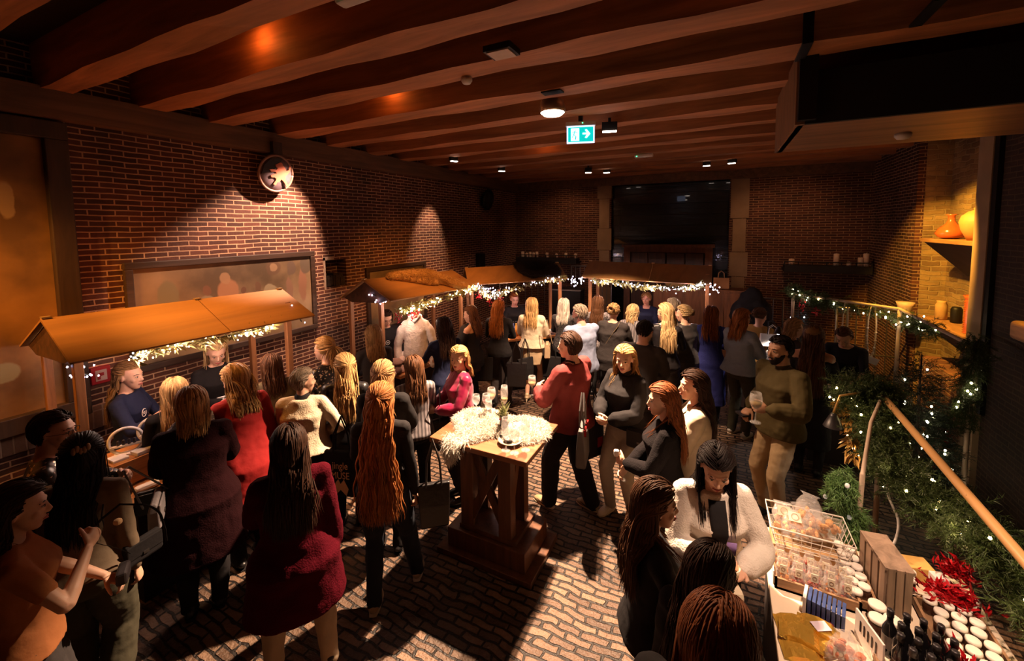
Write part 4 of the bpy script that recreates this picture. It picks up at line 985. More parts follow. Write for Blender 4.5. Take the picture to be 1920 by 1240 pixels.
# ------------------------------------------------------------------ right niche: shelves and pots
sh = wood('shelf_oak', (.34, .17, .07), axis='y'); stn = mat('dark_slate', (.05, .035, .03), rough=.8, var=.4, scale=6, bump=.4)
def bracket_shelf(y0, y1, z_, xo, label, stone):
    r = empty('wall_shelf', (2.7, (y0+y1)/2, z_-.4), 0, label, 'shelf')
    bevel(MB().bb(xo, 3.0, y0, y1, z_-.05, z_).build('board', sh, r), .006)
    q = MB(); q.rings([np.array([(xo+.03, y, z_-.05), (3.0, y, z_-.05), (3.0, y, z_-.50), (2.90, y, z_-.50)]) for y in (y0+.12, y1-.03)]); q.build('bracket', stone, r)
bracket_shelf(6.14, 7.62, 2.64, 2.42, 'upper wooden wall shelf carrying two clay pots', stn)
bracket_shelf(6.14, 7.50, 1.60, 2.36, 'lower wide wooden wall shelf over dark stone', stn)
terra = mat('terracotta', (.46, .20, .07), rough=.55, var=.15); glaze = mat('red_glaze', (.42, .09, .025), rough=.2, coat=.5)
o = MB().lathe((2.60, 6.60, 2.641), [(.06, 0), (.10, .0), (.155, .12), (.175, .21), (.155, .28), (.10, .33), (.055, .345), (.06, .37), (.045, .37), (.04, .34)], 32, ).build('clay_amphora', terra, smooth=True); tag(o, 'big bellied terracotta jar on the upper wall shelf', 'jar')
o = MB().lathe((2.58, 7.22, 2.641), [(.06, 0), (.12, .02), (.15, .07), (.12, .13), (.055, .19), (.035, .23), (.035, .29), (.06, .31), (.045, .31), (.02, .28)], 28).build('clay_vase', glaze, smooth=True); tag(o, 'small glossy red vase with a narrow neck on the upper wall shelf', 'vase')
o = MB().lathe((2.55, 7.25, 1.601), [(.05, 0), (.06, .01), (.06, .18), (.045, .22), (.05, .24), (.02, .24)], 18).build('stoneware_bottle', mat('old_label', (.45, .28, .12), rough=.6, var=.5, scale=8), smooth=True); tag(o, 'small stoneware bottle on the lower wall shelf', 'bottle')
o = MB().lathe((2.62, 7.05, 1.601), [(.05, 0), (.055, .01), (.055, .17), (.04, .20), (.02, .20)], 18).build('dark_pot', black_iron, smooth=True); tag(o, 'dark small pot beside the stoneware bottle on the lower shelf', 'pot')
prof = [(.05, 0), (.075, .0)]
for k in range(15): prof += [(.078, .01+k*.025), (.066, .0225+k*.025)]
prof += [(.07, .39), (.085, .43), (.07, .43), (.05, .40)]
o = MB().lathe((2.52, 6.42, 1.601), prof, 24).build('ribbed_vase', glaze, smooth=True); tag(o, 'tall ribbed dark red vase at the near end of the lower shelf', 'vase')
o = MB().bb(2.44, 2.54, 6.16, 6.20, 1.602, 1.80).build('red_card', mat('red_print', (.55, .10, .06), rough=.4)); tag(o, 'red card leaning at the near end of the lower shelf', 'card')
r = empty('wall_lantern', (2.32, 7.9, 1.2), 0, 'cream wall candle holder left of the lower shelf', 'wall light')
MB().tube([(2.70, 8.46, 1.35), (2.50, 8.25, 1.30), (2.45, 8.10, 1.42)], .015).build('arm', black_iron, r); MB().lathe((2.45, 8.10, 1.42), [(.02, 0), (.07, 0), (.09, .20), (.11, .26), (.07, .24), (.05, .02)], 14).build('shade', mat('candle_wax', (.72, .52, .38)), r, smooth=True)
r = empty('side_ledge', (1.9, 4.0, 1.9), 0, 'thick wooden ledge at the right edge of the view', 'ledge')
bevel(MB().bb(1.93, 2.405, 3.2, 4.42, 1.98, 2.12).build('board', sh, r), .03, 4); MB().bb(2.2, 2.405, 3.4, 4.3, 1.85, 1.98).build('bracket', dark_w, r)
r = empty('fire_extinguisher', (2.22, 5.6, 0), 0, 'red fire extinguisher on the floor by the right wall', 'fire extinguisher')
r.location = (2.27, 6.3, 0)
ex = mat('extinguisher_red', (.42, .012, .012), rough=.25, coat=.5)
MB().lathe((2.27, 6.3, .0), [(.03, .02), (.085, .02), (.09, .05), (.09, .46), (.07, .52), (.03, .56), (.02, .58)], 24).build('cylinder', ex, r, smooth=True); MB().lathe((2.27, 6.3, 0), [(.03, .0), (.088, .0), (.088, .03), (.03, .03)], 24).build('base_ring', black_iron, r)
MB().bb(2.24, 2.30, 6.26, 6.34, .56, .62).build('valve', black_iron, r); MB().tube([(2.27, 6.26, .60), (2.20, 6.18, .55), (2.17, 6.2, .35), (2.18, 6.24, .2)], .012).build('hose', black_iron, r, smooth=True); MB().lathe((2.27, 6.3, .18), [(.0905, 0), (.0912, 0), (.0912, .18), (.0905, .18)], 24).build('label', mat('ext_label', (.6, .3, .25), rough=.4), r)
r = empty('stool', (2.15, 6.25, 0), 0, 'round dark cushion stool above the fire extinguisher', 'stool'); r.location = (1.98, 5.92, 0)
MB().lathe((1.98, 5.92, .70), [(.05, 0), (.18, 0), (.24, .03), (.24, .06), (.18, .10), (.05, .11)], 24).build('cushion', mat('stool_cushion', (.03, .022, .018), rough=.8), r, smooth=True)
for a_ in (0, 2.1, 4.2): MB().tube([(1.98+.16*math.cos(a_), 5.92+.16*math.sin(a_), .70), (1.98+.2*math.cos(a_), 5.92+.2*math.sin(a_), 0)], .018).build('leg', wood('stool_leg', (.3, .14, .05), axis='z'), r)

# ------------------------------------------------------------------ garlands, light strings
def path_pts(ctrl, n):
    """a smooth line through the control points"""
    c = np.asarray(ctrl, float); t = np.linspace(0, len(c)-1, n); out = []
    for q in t:
        i = min(int(q), len(c)-2); f = q - i; p0, p1, p2, p3 = c[max(i-1, 0)], c[i], c[i+1], c[min(i+2, len(c)-1)]
        out.append(.5*((2*p1) + (-p0+p2)*f + (2*p0-5*p1+4*p2-p3)*f*f + (-p0+3*p1-3*p2+p3)*f**3))
    return np.array(out)
def rnd_unit(n, rs):
    d = rs.normal(size=(n, 3)); return d/np.linalg.norm(d, axis=1)[:, None]
def leaves(base, dirs, L, W, rs):
    """folded diamond leaves"""
    n = len(base); side = np.cross(dirs, rnd_unit(n, rs)); side /= np.linalg.norm(side, axis=1)[:, None]; nn = np.cross(dirs, side)
    L = L*rs.uniform(.7, 1.3, n)[:, None]; W = W*rs.uniform(.7, 1.2, n)[:, None]
    V = np.stack([base, base + dirs*L*.45 + side*W*.5 + nn*W*.25, base + dirs*L - nn*W*.2, base + dirs*L*.45 - side*W*.5 + nn*W*.25], 1).reshape(-1, 3)
    F = []
    for i in range(n): a = 4*i; F += [(a, a+1, a+2), (a, a+2, a+3)]
    return V, F
def needles(base, dirs, L, rad, rs, per=16, nl=.035):
    """twigs with a brush of needles"""
    n = len(base); t = np.tile(np.linspace(.1, 1, per), n); b = np.repeat(base, per, 0) + np.repeat(dirs, per, 0)*(t*L)[:, None]
    d = np.repeat(dirs, per, 0)*.75 + rnd_unit(n*per, rs)*.8; d /= np.linalg.norm(d, axis=1)[:, None]
    s = np.cross(d, rnd_unit(n*per, rs)); s /= np.linalg.norm(s, axis=1)[:, None]; u = np.cross(d, s); r = rad
    V = np.stack([b + s*r, b - s*r*.5 + u*r*.87, b - s*r*.5 - u*r*.87, b + d*nl*rs.uniform(.7, 1.2, n*per)[:, None]], 1).reshape(-1, 3); F = []
    for i in range(n*per): a = 4*i; F += [(a, a+1, a+3), (a+1, a+2, a+3), (a+2, a, a+3)]
    return V, F
pine = mat('pine_needles', (.048, .078, .016), rough=.55, var=.4, scale=8)
pine_l = mat('pine_needles_fresh', (.10, .20, .055), rough=.5, var=.4, scale=8)
euca = mat('eucalyptus_leaves', (.26, .24, .09), rough=.5, var=.35, scale=10)
wire_m = mat('green_wire', (.02, .03, .015), rough=.5)
bulb_cool = glow('bulb_cool', (.80, .68, 1.0), 30); bulb_warm = glow('bulb_warm', (1.0, .78, .48), 34); bulb_amber = glow('bulb_amber', (1.0, .70, .30), 26)
BULBS = {}
def bulb_obj(parent, p, m, r=.008):
    k = (m.name, r)
    if k not in BULBS:
        q = MB().ball((0, 0, 0), (r, r, r*1.25), 8); o = q.build('bulb', m, None, smooth=True); BULBS[k] = o.data; o.parent = parent
    else:
        o = bpy.data.objects.new('bulb', BULBS[k]); link(o); o.parent = parent
    o.location = Vector(p) - parent.location
def garland(label, ctrl, rad, kind='euca', nl=500, bulbs=45, bm=None, seed=1, lamp=None, m=None, berries=None, name='garland', L=None, group=None, br=.008, gap=None):
    rs = np.random.RandomState(seed); pts = path_pts(ctrl, 60); root = empty(name, tuple(pts[len(pts)//2]), 0, label, 'garland' if name == 'garland' else 'light string', group)
    MB().tube(pts, .006, n=6).build('stem', wire_m, root)
    if nl:
        k = rs.randint(0, 60, nl); b = pts[k] + rs.normal(size=(nl, 3))*rad*.30; T = np.gradient(pts, axis=0)[k]; T /= np.linalg.norm(T, axis=1)[:, None]
        d = rnd_unit(nl, rs) + T*.8 + P(0, 0, -.25); d /= np.linalg.norm(d, axis=1)[:, None]; q = MB()
        if kind == 'euca': q.add(*leaves(b, d, L or .07, .032, rs)); q.build('leaves', m or euca, root)
        else: q.add(*needles(b, d, L or rad*.9, .0024 if kind == 'pine' else .0022, rs, per=20, nl=.040)); q.build('needles', m or pine, root)
    for i in range(bulbs):
        k = rs.randint(0, 60); p = pts[k] + rs.normal(size=3)*rad*(.38 if nl else .5) + P(0, 0, -.01)
        bulb_obj(root, p, bm or bulb_cool, br)
    if berries:
        bc = mat('red_berries', (.50, .01, .02), rough=.3)
        for c_ in berries:
            q = MB(); [q.ball(np.array(c_) + rs.normal(size=3)*P(.022, .022, .045), .010, 7) for _ in range(26)]; q.build('berry_bunch', bc, root, smooth=True)
    if lamp:
        n_, e, col = lamp
        for k in range(n_):
            p = pts[int((k+.5)/n_*59)]; light('garland_glow', 'POINT', tuple(p + P(0, 0, -.03)), e, col, .05)
    return root

# ------------------------------------------------------------------ market stalls
roof_m = wood('stall_roof_board', (.36, .175, .058), axis='y', rough=.55, scale=1.0, dark=.8, bump=.08)
post_m = wood('stall_post', (.34, .14, .05), axis='z', rough=.55); post_d = wood('stall_edge', (.09, .035, .015), axis='y', rough=.7)
def stall(label, rA, rB, front, back, drop_f, drop_b, post_h, posts, group='wooden market stalls with pitched board roofs', seam=True):
    """rA, rB: ends of the ridge; front/back: horizontal reach of the roof from the ridge"""
    rA, rB = P(*rA), P(*rB); d = unit(rB - rA); nf_ = unit(np.cross(d, P(0, 0, 1)))     # towards the customer side
    root = empty('market_stall', tuple((rA[0:2]+rB[0:2])/2) + (0,), 0, label, 'market stall', group)
    fA, fB = rA + nf_*front - P(0, 0, drop_f), rB + nf_*front - P(0, 0, drop_f); bA, bB = rA - nf_*back - P(0, 0, drop_b), rB - nf_*back - P(0, 0, drop_b)
    mid = .55
    M1, N1 = rA*(1-mid)+rB*mid, fA*(1-mid)+fB*mid
    g_ = d*.003
    MB().slab([rA, M1-g_, N1-g_, fA], .016).build('front_roof_board', roof_m, root); MB().slab([M1+g_, rB, fB, N1+g_], .016).build('front_roof_board', roof_m, root)
    MB().slab([rA - P(0, 0, .01), bA, bB, rB - P(0, 0, .01)], .016).build('back_roof_board', roof_m, root)
    for p in (rA + d*.03, M1, rB - d*.03): MB().box(p + P(0, 0, .012), (.05, .05, .012), rz=math.atan2(d[1], d[0])).build('ridge_hinge', mat('brass_hinge', (.6, .42, .2), rough=.35, metal=.6), root)
    for e, s_ in ((rA, 1), (rB, -1)):
        q = MB(); o_ = e + d*s_*.05 - P(0, 0, .03); u_ = nf_
        q.prism([(-back*.86, -drop_b*.86), (0, 0), (front*.86, -drop_f*.86), (front*.55, -drop_f*.86-.05), (-back*.55, -drop_b*.86-.05)], o_, u_, P(0, 0, 1), .018); q.build('gable_board', post_d, root)
    for t, side in posts:
        p = rA + d*np.linalg.norm(rB-rA)*t + (nf_*front*.45 if side > 0 else -nf_*back*.75); z1 = rA[2] - (drop_f*.45 if side > 0 else drop_b*.75) - .02
        bevel(MB().box((p[0], p[1], z1/2), (.055, .055, z1), rz=math.atan2(d[1], d[0])).build('post', post_m, root), .004)
    return root, fA, fB, d, nf_

def pr(px, py, z_): return at_z(px, py, z_)
WL = (.95, .62, .50)
# 1: nearest stall along the left wall
s1, f1a, f1b, d1, n1 = stall('nearest stall with a long amber-lit roof at the left wall', (-4.50, 1.15, 2.21), (-4.42, 3.00, 2.185), .56, .60, .25, .28, 2, [(.06, 1), (.94, 1), (.06, -1), (.94, -1)])
g = garland('leafy light garland under the eave of the nearest stall', [f1a+P(-.1, .38, -.07), f1a+P(-.1, .62, -.05), f1a+P(-.1, .9, -.07), f1b+P(-.1, -.55, -.03), f1b+P(-.12, -.38, .0)], .06, nl=260, bulbs=85, seed=3, lamp=(5, 13, WL), br=.0055, L=.08, m=euca, bm=bulb_warm)
garland('drop of fairy lights at the left post of the nearest stall', [f1a+P(-.36, .10, .05), f1a+P(-.38, .14, -.14), f1a+P(-.36, .2, -.20)], .07, nl=0, bulbs=22, seed=5, name='light_string', br=.0055)
garland('few fairy lights at the right post of the nearest stall', [f1b+P(-.25, -.05, .03), f1b+P(-.22, .0, -.08)], .09, nl=0, bulbs=10, seed=6, name='light_string', br=.0055)
# 2
s2, f2a, f2b, d2, n2 = stall('second stall with a tan fur pelt on its roof', (-4.23, 4.00, 2.18), (-4.08, 5.85, 2.13), .52, .50, .24, .28, 2, [(.05, 1), (.95, 1), (.05, -1), (.95, -1)])
garland('leafy light garland with red berries under the second roof', [f2a+P(.0, .12, -.12), f2a+P(.0, .4, -.16), f2a+P(.0, .7, -.14), f2b+P(.0, -.45, -.02), f2b+P(.0, -.1, .0)], .07, nl=380, bulbs=90, seed=8, lamp=(3, 15, WL), bm=bulb_warm, berries=[f2a+P(0, .12, -.24), f2a+P(0, .40, -.25), f2a+P(0, .52, -.27)], br=.008)
garland('fairy lights inside the left gable of the second stall', [f2a+P(-.35, .05, .06), f2a+P(-.2, .08, -.02)], .06, nl=0, bulbs=18, seed=9, name='light_string', br=.008)
garland('fairy lights hanging between second and third stall', [f2b+P(-.02, .1, .0), f2b+P(.1, .35, -.08)], .10, nl=0, bulbs=20, seed=10, name='light_string', br=.008)
# 3 (turned)
s3, f3a, f3b, d3, n3 = stall('third stall, set askew, with a dark pelt on its roof', (-4.00, 6.10, 2.15), (-2.68, 7.22, 2.19), .46, .45, .24, .24, 2, [(.05, 1), (.97, 1), (.05, -1), (.97, -1)])
garland('light garland with red berries under the third roof', [f3a+P(.12, .15, -.06), f3a+P(.28, .25, -.18), f3a+P(.5, .4, -.12), f3b+P(-.35, -.25, -.02), f3b+P(-.08, -.03, .02)], .07, nl=330, bulbs=90, seed=12, lamp=(3, 15, WL), berries=[f3a+P(.10, .15, -.18), f3a+P(.24, .25, -.26), f3a+P(.40, .36, -.22)], br=.008)
garland('fairy lights hanging at the right post of the third stall', [f3b+P(.05, .05, .0), f3b+P(.12, .05, -.12)], .08, nl=0, bulbs=18, seed=13, name='light_string', br=.008)
# 4 at the far end
s4, f4a, f4b, d4, n4 = stall('far stall with a wide low roof facing the room', (-2.22, 7.62, 2.20), (-.14, 7.66, 2.17), .52, .45, .25, .24, 2, [(.04, 1), (.97, 1), (.04, -1), (.97, -1)])
garland('long leafy light garland under the far stall roof', [f4a+P(.2, -.02, -.03), f4a+P(.7, -.02, -.07), f4a+P(1.2, -.02, -.10), f4b+P(-.40, -.02, -.06), f4b+P(-.15, 0, .0)], .06, nl=330, bulbs=95, seed=15, lamp=(3, 14, WL), br=.008)
garland('fairy lights at the left post of the far stall', [f4a+P(.0, -.02, -.0), f4a+P(.02, -.02, -.10)], .05, nl=0, bulbs=12, seed=16, name='light_string', br=.008)
garland('fairy lights at the right post of the far stall', [f4b+P(-.02, -.02, -.02), f4b+P(.08, -.02, -.08)], .08, nl=0, bulbs=16, seed=17, name='light_string', br=.008)

# pelts on the roofs
def fur(root, name_fur, m, surf, n, L, seed, droop=.3, rad=.0016):
    """tufts of hair standing on a list of (point, normal) surface samples"""
    rs = np.random.RandomState(seed); pts, nr = surf; k = rs.randint(0, len(pts), n); b = pts[k] + rs.normal(size=(n, 3))*.006
    d = nr[k] + rs.normal(size=(n, 3))*.55 + P(0, 0, -droop); d /= np.linalg.norm(d, axis=1)[:, None]
    s_ = np.cross(d, rnd_unit(n, rs)); s_ /= np.linalg.norm(s_, axis=1)[:, None]; u = np.cross(d, s_); L = L*rs.uniform(.6, 1.3, n)[:, None]
    mid = b + d*L*.55 + P(0, 0, -.1)*L; tip = b + d*L + P(0, 0, -.35)*L
    V = np.stack([b + s_*rad, b - s_*rad*.5 + u*rad*.87, b - s_*rad*.5 - u*rad*.87, mid + s_*rad*.8, mid - s_*rad*.4 + u*rad*.7, mid - s_*rad*.4 - u*rad*.7, tip], 1).reshape(-1, 3); F = []
    for i in range(n):
        a = 7*i; F += [(a, a+1, a+4, a+3), (a+1, a+2, a+5, a+4), (a+2, a, a+3, a+5), (a+3, a+4, a+6), (a+4, a+5, a+6), (a+5, a+3, a+6)]
    q = MB(); q.add(V, F); return q.build(name_fur, m, root)
def pelt(label, o_, u_, v_, outline, th, m, hair_n, hl, seed, lump=.02, name='fur_pelt'):
    """a hide draped on the plane o + u, v; outline in metres"""
    o_, u_, v_ = P(*o_), unit(u_), unit(v_); nn = unit(np.cross(u_, v_)); 
    if nn[2] < 0: nn = -nn
    root = empty(name, tuple(o_), 0, label, 'pelt'); rs = np.random.RandomState(seed); c = np.mean(outline, 0); K = 60
    ou = path_pts(list(outline)+[outline[0]], K+1)[:-1] if len(np.asarray(outline)[0]) == 3 else path_pts([(*p, 0) for p in list(outline)+[outline[0]]], K+1)[:-1]
    rr = []; S = []; Nn = []
    for t, h_ in ((1.0, 0), (1.02, th*.4), (.96, th*.9), (.8, th*1.15), (.6, th*1.3), (.4, th*1.3), (.2, th*1.2), (.03, th*1.2)):
        ring = []
        for k in range(K):
            a, b_ = (ou[k][0]-c[0])*t + c[0], (ou[k][1]-c[1])*t + c[1]; z_ = h_ + (lump*math.sin(a*13+seed)*math.cos(b_*11) if t < 1 else 0)*(1.1-t)
            ring.append(o_ + u_*a + v_*b_ + nn*max(z_, .001))
        ring = np.array(ring); rr.append(ring); S.append(ring); Nn.append(np.tile(nn, (K, 1)) + (ring - (o_ + u_*c[0] + v_*c[1]))*(1.5 if t > .9 else .3))
    q = MB().rings(rr); q.build('hide', m, root, smooth=True)
    # spread samples evenly
    pts = np.concatenate(S); nr = np.concatenate(Nn); nr /= np.linalg.norm(nr, axis=1)[:, None]
    k = rs.randint(0, len(rr)-1, 4000); j = rs.randint(0, K, 4000); f = rs.uniform(0, 1, 4000)[:, None]; A = np.array(rr); NN = nr.reshape(len(rr), K, 3)
    w_ = rs.uniform(0, 1, 4000)**.5
    pp = A[k, j]*(1-f) + A[k+1, (j+1) % K]*f; fur(root, 'fur', m, (pp, NN[k, j]), hair_n, hl, seed, rad=.0022)
    return root
tanfur = mat('tan_fur', (.46, .25, .08), rough=.8, var=.35, scale=9, sheen=.2); darkfur = mat('dark_fur', (.022, .013, .009), rough=.85, var=.4)
whitefur = mat('white_fur', (.95, .90, .82), rough=.8, var=.04)
_n, _l = whitefur.node_tree.nodes, whitefur.node_tree.links; _t = _n.new('ShaderNodeBsdfTranslucent'); _t.inputs[0].default_value = (.95, .90, .82, 1); _mx = _n.new('ShaderNodeMixShader'); _mx.inputs[0].default_value = .5
_l.new(_n['Principled BSDF'].outputs[0], _mx.inputs[1]); _l.new(_t.outputs[0], _mx.inputs[2]); _l.new(_mx.outputs[0], _n['Material Output'].inputs[0])
c_ = (f2a+f2b)/2; sl = unit(P(-4.15, 5, 2.155) - c_)
pelt('tan fur pelt with a dark patch draped over the second stall roof', P(-4.15, 4.95, 2.175), d2, -sl, [(-.52, .0), (-.30, -.05), (.10, -.04), (.35, .02), (.55, .30), (.72, .52), (.60, .62), (.42, .55), (.25, .40), (.05, .38), (-.15, .28), (-.38, .16), (-.56, .10)], .05, tanfur, 7000, .035, 3)
sl3 = unit((f3a+f3b)/2 - P(-3.34, 6.66, 2.17))
pelt('dark brown fur pelt over the right half of the third stall roof', P(-3.0, 6.95, 2.19), d3, sl3, [(-.42, -.03), (-.1, -.05), (.22, -.02), (.32, .12), (.34, .34), (.22, .46), (.0, .42), (-.2, .45), (-.36, .30), (-.42, .12)], .04, darkfur, 5000, .035, 5)

# ------------------------------------------------------------------ stall counters and goods
ctr_w = wood('counter_pine', (.52, .22, .07), axis='y', rough=.5); cloth_dk = mat('counter_cloth', (.02, .012, .010), rough=.9)
def counter(label, p0, p1, depth, z_, skirt=cloth_dk, top=None, side=1, name='stall_counter'):
    p0, p1 = P(*p0, 0), P(*p1, 0); d = unit(p1-p0); n_ = unit(np.cross(P(0, 0, 1), d))*side; c = (p0+p1)/2 + n_*depth/2; rz_ = math.atan2(d[1], d[0]); L = np.linalg.norm(p1-p0)
    r = empty(name, (c[0], c[1], 0), rz_, label, 'counter')
    bevel(MB().box((0, 0, z_-.02), (L, depth, .04)).build('top', top or ctr_w, r, local=True), .004); q = MB()
    q.box((0, 0, (z_-.04)/2+.02), (L-.06, depth-.06, z_-.08)); q.build('skirt', skirt, r, local=True)
    return r
# stall 1: raised back shelf and lower front shelf
r = empty('stall_counter', (-4.2, 2.2, 0), 0, 'two-step wooden counter of the nearest stall', 'counter')
bevel(MB().bb(-4.44, -4.14, 1.36, 3.0, 1.02, 1.05).build('upper_top', ctr_w, r), .004); bevel(MB().bb(-4.16, -4.13, 1.36, 3.0, .86, 1.05).build('front_board', ctr_w, r), .003)
bevel(MB().bb(-4.44, -3.86, 1.36, 3.0, .81, .84).build('lower_top', ctr_w, r), .004); MB().bb(-4.40, -3.90, 1.40, 2.96, 0, .81).build('skirt', cloth_dk, r)
counter('counter of the second stall heaped with folded scarves', (-3.72, 4.1), (-3.60, 5.8), .50, .92)
counter('askew counter of the third stall with bottles and books', (-3.36, 6.18), (-2.40, 7.05), .42, .92)
counter('counter of the far stall with candles and boxes', (-2.0, 7.35), (-.02, 7.38), .5, .92)
counter('white-topped counter between far stall and necklace stall', (.10, 7.15), (.95, 7.10), .5, .90, top=mat('white_top', (.7, .64, .6)), skirt=mat('white_panel', (.5, .42, .36), rough=.7))

white_paper = mat('white_card', (.78, .72, .68), rough=.6, var=.03); dark_box = mat('dark_box', (.02, .016, .018), rough=.4)
def solid(name, label, cat, c, size, m, rz_=0, g=None, bev=.004):
    r = MB().box((0, 0, size[2]/2), size).build(name, m); r.location = c; r.rotation_euler = (0, 0, rz_); bevel(r, bev); tag(r, label, cat, g); return r
def round_mirror(x, y, z_, rz_, label, r0=.105):
    r = empty('round_display', (x, y, z_), rz_, label, 'display stand')
    a = np.linspace(0, 2*math.pi, 41); MB().tube(np.stack([r0*np.cos(a), np.zeros(41), r0+.01+r0*np.sin(a)], 1), .012, n=8, caps=False).build('ring', white_paper, r, smooth=True, local=True)
    MB().box((0, 0, r0*.75), (r0*1.9, .03, .012)).build('shelf', white_paper, r, local=True); MB().box((0, 0, .008), (.16, .07, .016)).build('base', white_paper, r, local=True)
    for k in range(4): MB().lathe((-.05+.033*k, 0, r0*.75+.006), [(.008, 0), (.010, .002), (.010, .035), (.006, .042), (.002, .042)], 10).build('vial', dark_box, r, local=True, smooth=True)
round_mirror(-4.27, 1.50, 1.051, math.radians(62), 'left white ring display stand on the nearest counter')
round_mirror(-4.30, 1.70, 1.051, math.radians(62), 'right white ring display stand on the nearest counter')
solid('white_case', 'small open white case between the ring stands', 'case', (-4.20, 1.58, 1.051), (.10, .14, .03), white_paper, .1)
solid('white_tray', 'flat white tray at the left end of the nearest counter', 'tray', (-4.24, 1.43, 1.051), (.12, .10, .02), white_paper)
solid('white_case', 'white glasses case on the lower front shelf of the nearest stall', 'case', (-3.98, 1.50, .841), (.07, .15, .045), white_paper, -.1, bev=.02)
solid('black_case', 'black box with gold trim on the lower front shelf', 'box', (-3.98, 1.78, .841), (.12, .16, .06), dark_box, -.1)
def tumbler(x, y, z_, label, g=None): 
    o = MB().lathe((x, y, z_), [(.02, 0), (.032, 0), (.036, .09), (.033, .09), (.029, .008), (.004, .008)], 18).build('drinking_glass', glass(), smooth=True); tag(o, label, 'glass', g)
tumbler(-4.38, 1.98, 1.051, 'water glass on the upper shelf of the nearest stall')
for k, (y, hh) in enumerate(((2.30, .12), (2.42, .10), (2.75, .14))): solid('white_box', ['low white box by the second vendor', 'white pot by the red coat', 'white card box at the right end of the nearest stall'][k], 'box', (-4.26, y, 1.051), (.10, .08, hh), white_paper, .2*k)
# sign board at the right end of stall 1
r = empty('price_sign', (-4.0, 2.93, .841), .5, 'white price board at the right end of the nearest stall', 'sign'); MB().box((0, 0, .12), (.16, .012, .24)).build('board', white_paper, r, local=True); q = MB(); [q.box((0, -.008, .19-.035*k), (.11-.02*(k % 2), .003, .008)) for k in range(4)]; q.build('lettering', dark_box, r, local=True)

def lump(c, s_, seed, n=14, amp=.25):
    """a soft irregular lump as (mesh builder)"""
    q = MB(); b_ = MB().ball((0, 0, 0), 1, n); v = b_.verts(); rs = np.random.RandomState(seed); f = rs.normal(size=(4, 3))*2.2; ph = rs.uniform(0, 6, 4)
    k = 1 + amp*sum(np.sin(v @ f[i] + ph[i]) for i in range(4))/2.5; v = v*k[:, None]*np.asarray(s_); v[:, 2] = np.maximum(v[:, 2], -s_[2]*.6)
    return q.add(v + np.asarray(c) + P(0, 0, s_[2]*.6), b_.f)
knitm = [mat('scarf_%d' % i, c, rough=.95, var=.2, bump=.6, bscale=60, sheen=.2) for i, c in enumerate(((.50, .33, .28), (.30, .17, .13), (.58, .42, .35), (.16, .08, .06), (.36, .16, .05)))]
rs_ = np.random.RandomState(4)
for k in range(16):
    y = 4.0 + (k % 6)*.15 + rs_.uniform(-.03, .03); x = -4.0 + (k//6)*.15 + rs_.uniform(-.03, .03) ; zz = .92 + (.0 if k < 12 else .09)
    if k >= 12: x, y = -3.90 + rs_.uniform(-.08, .08), 4.05 + (k-12)*.16
    o = lump((0, 0, 0), (.085, .10, .055), 40+k).build('folded_scarf', knitm[k % 4], smooth=True); o.location = (x, y, zz); tag(o, 'soft folded scarf in the heap on the second stall counter', 'scarf', 'folded scarves heaped on the second stall')
for k in range(3):
    o = lump((0, 0, 0), (.14, .12, .11), 60+k).build('fur_bundle', knitm[4], smooth=True); o.location = (-4.30 + .16*k, 3.82 + .02*k, .62+.0*k); tag(o, 'brown fur bundle on the low box left of the second stall post', 'fur', 'brown fur bundles left of the second stall')
solid('low_box', 'low dark box under the fur bundles left of the second stall', 'box', (-4.14, 3.83, 0), (.62, .36, .62), dark_w)
# dress form with a fleece jumper
mx_, my_ = -3.78, 4.50
r = empty('dress_form', (mx_, my_, .92), math.radians(-150), 'dress form wearing a cream fleece jumper on the second stall', 'dress form')
q = MB().rings([ellip(z_, rx, ry, 0, 24) for z_, rx, ry in ((0, .14, .11), (.12, .155, .12), (.30, .12, .09), (.45, .14, .11), (.60, .15, .09), (.68, .06, .05), (.76, .05, .045))]); q.build('torso', mat('form_wood', (.5, .2, .07), rough=.5), r, local=True, smooth=True)
q = MB().rings([ellip(z_, rx, ry, 0, 28) for z_, rx, ry in ((.13, .165, .14), (.20, .175, .145), (.38, .155, .13), (.52, .165, .12), (.62, .15, .10), (.69, .10, .08), (.74, .085, .075))])
for sg in (-1, 1): q.tube([(sg*.12, 0, .62), (sg*.20, .02, .52), (sg*.25, .02, .32), (sg*.24, .05, .10), (sg*.23, .07, .03)], [.06, .06, .055, .055, .04], n=12)
o = q.build('fleece_jumper', mat('cream_fleece', (.66, .56, .46), rough=.95, var=.12, bump=.9, bscale=45, sheen=.3), r, local=True); remesh(o, .014, 2, .016, .08)
MB().tube([(-.07, .07, .74), (0, .10, .66), (.07, .07, .74)], .022, n=8).build('collar', white_paper, r, local=True, smooth=True)
for k in range(7):
    o = solid('folded_cloth', 'pale folded cloth, %s from the left at the back of the second stall' % ORD[k], 'cloth', (-3.75+.03*(k % 2), 4.95+.11*k, .921), (.22, .09, .05+.02*(k % 3)), mat('pale_cloth', (.45, .50, .42), rough=.9, bump=.3), .1, 'pale folded cloths on the second stall', .02)
def along(p0, p1, t, off): p0, p1 = P(*p0), P(*p1); d = unit(p1-p0); return (p0*(1-t)+p1*t) + P(-d[1], d[0])*off
A3, B3 = (-3.36, 6.18), (-2.40, 7.05)
amberm = mat('amber_liquid', (.75, .30, .06), rough=.1, coat=.5)
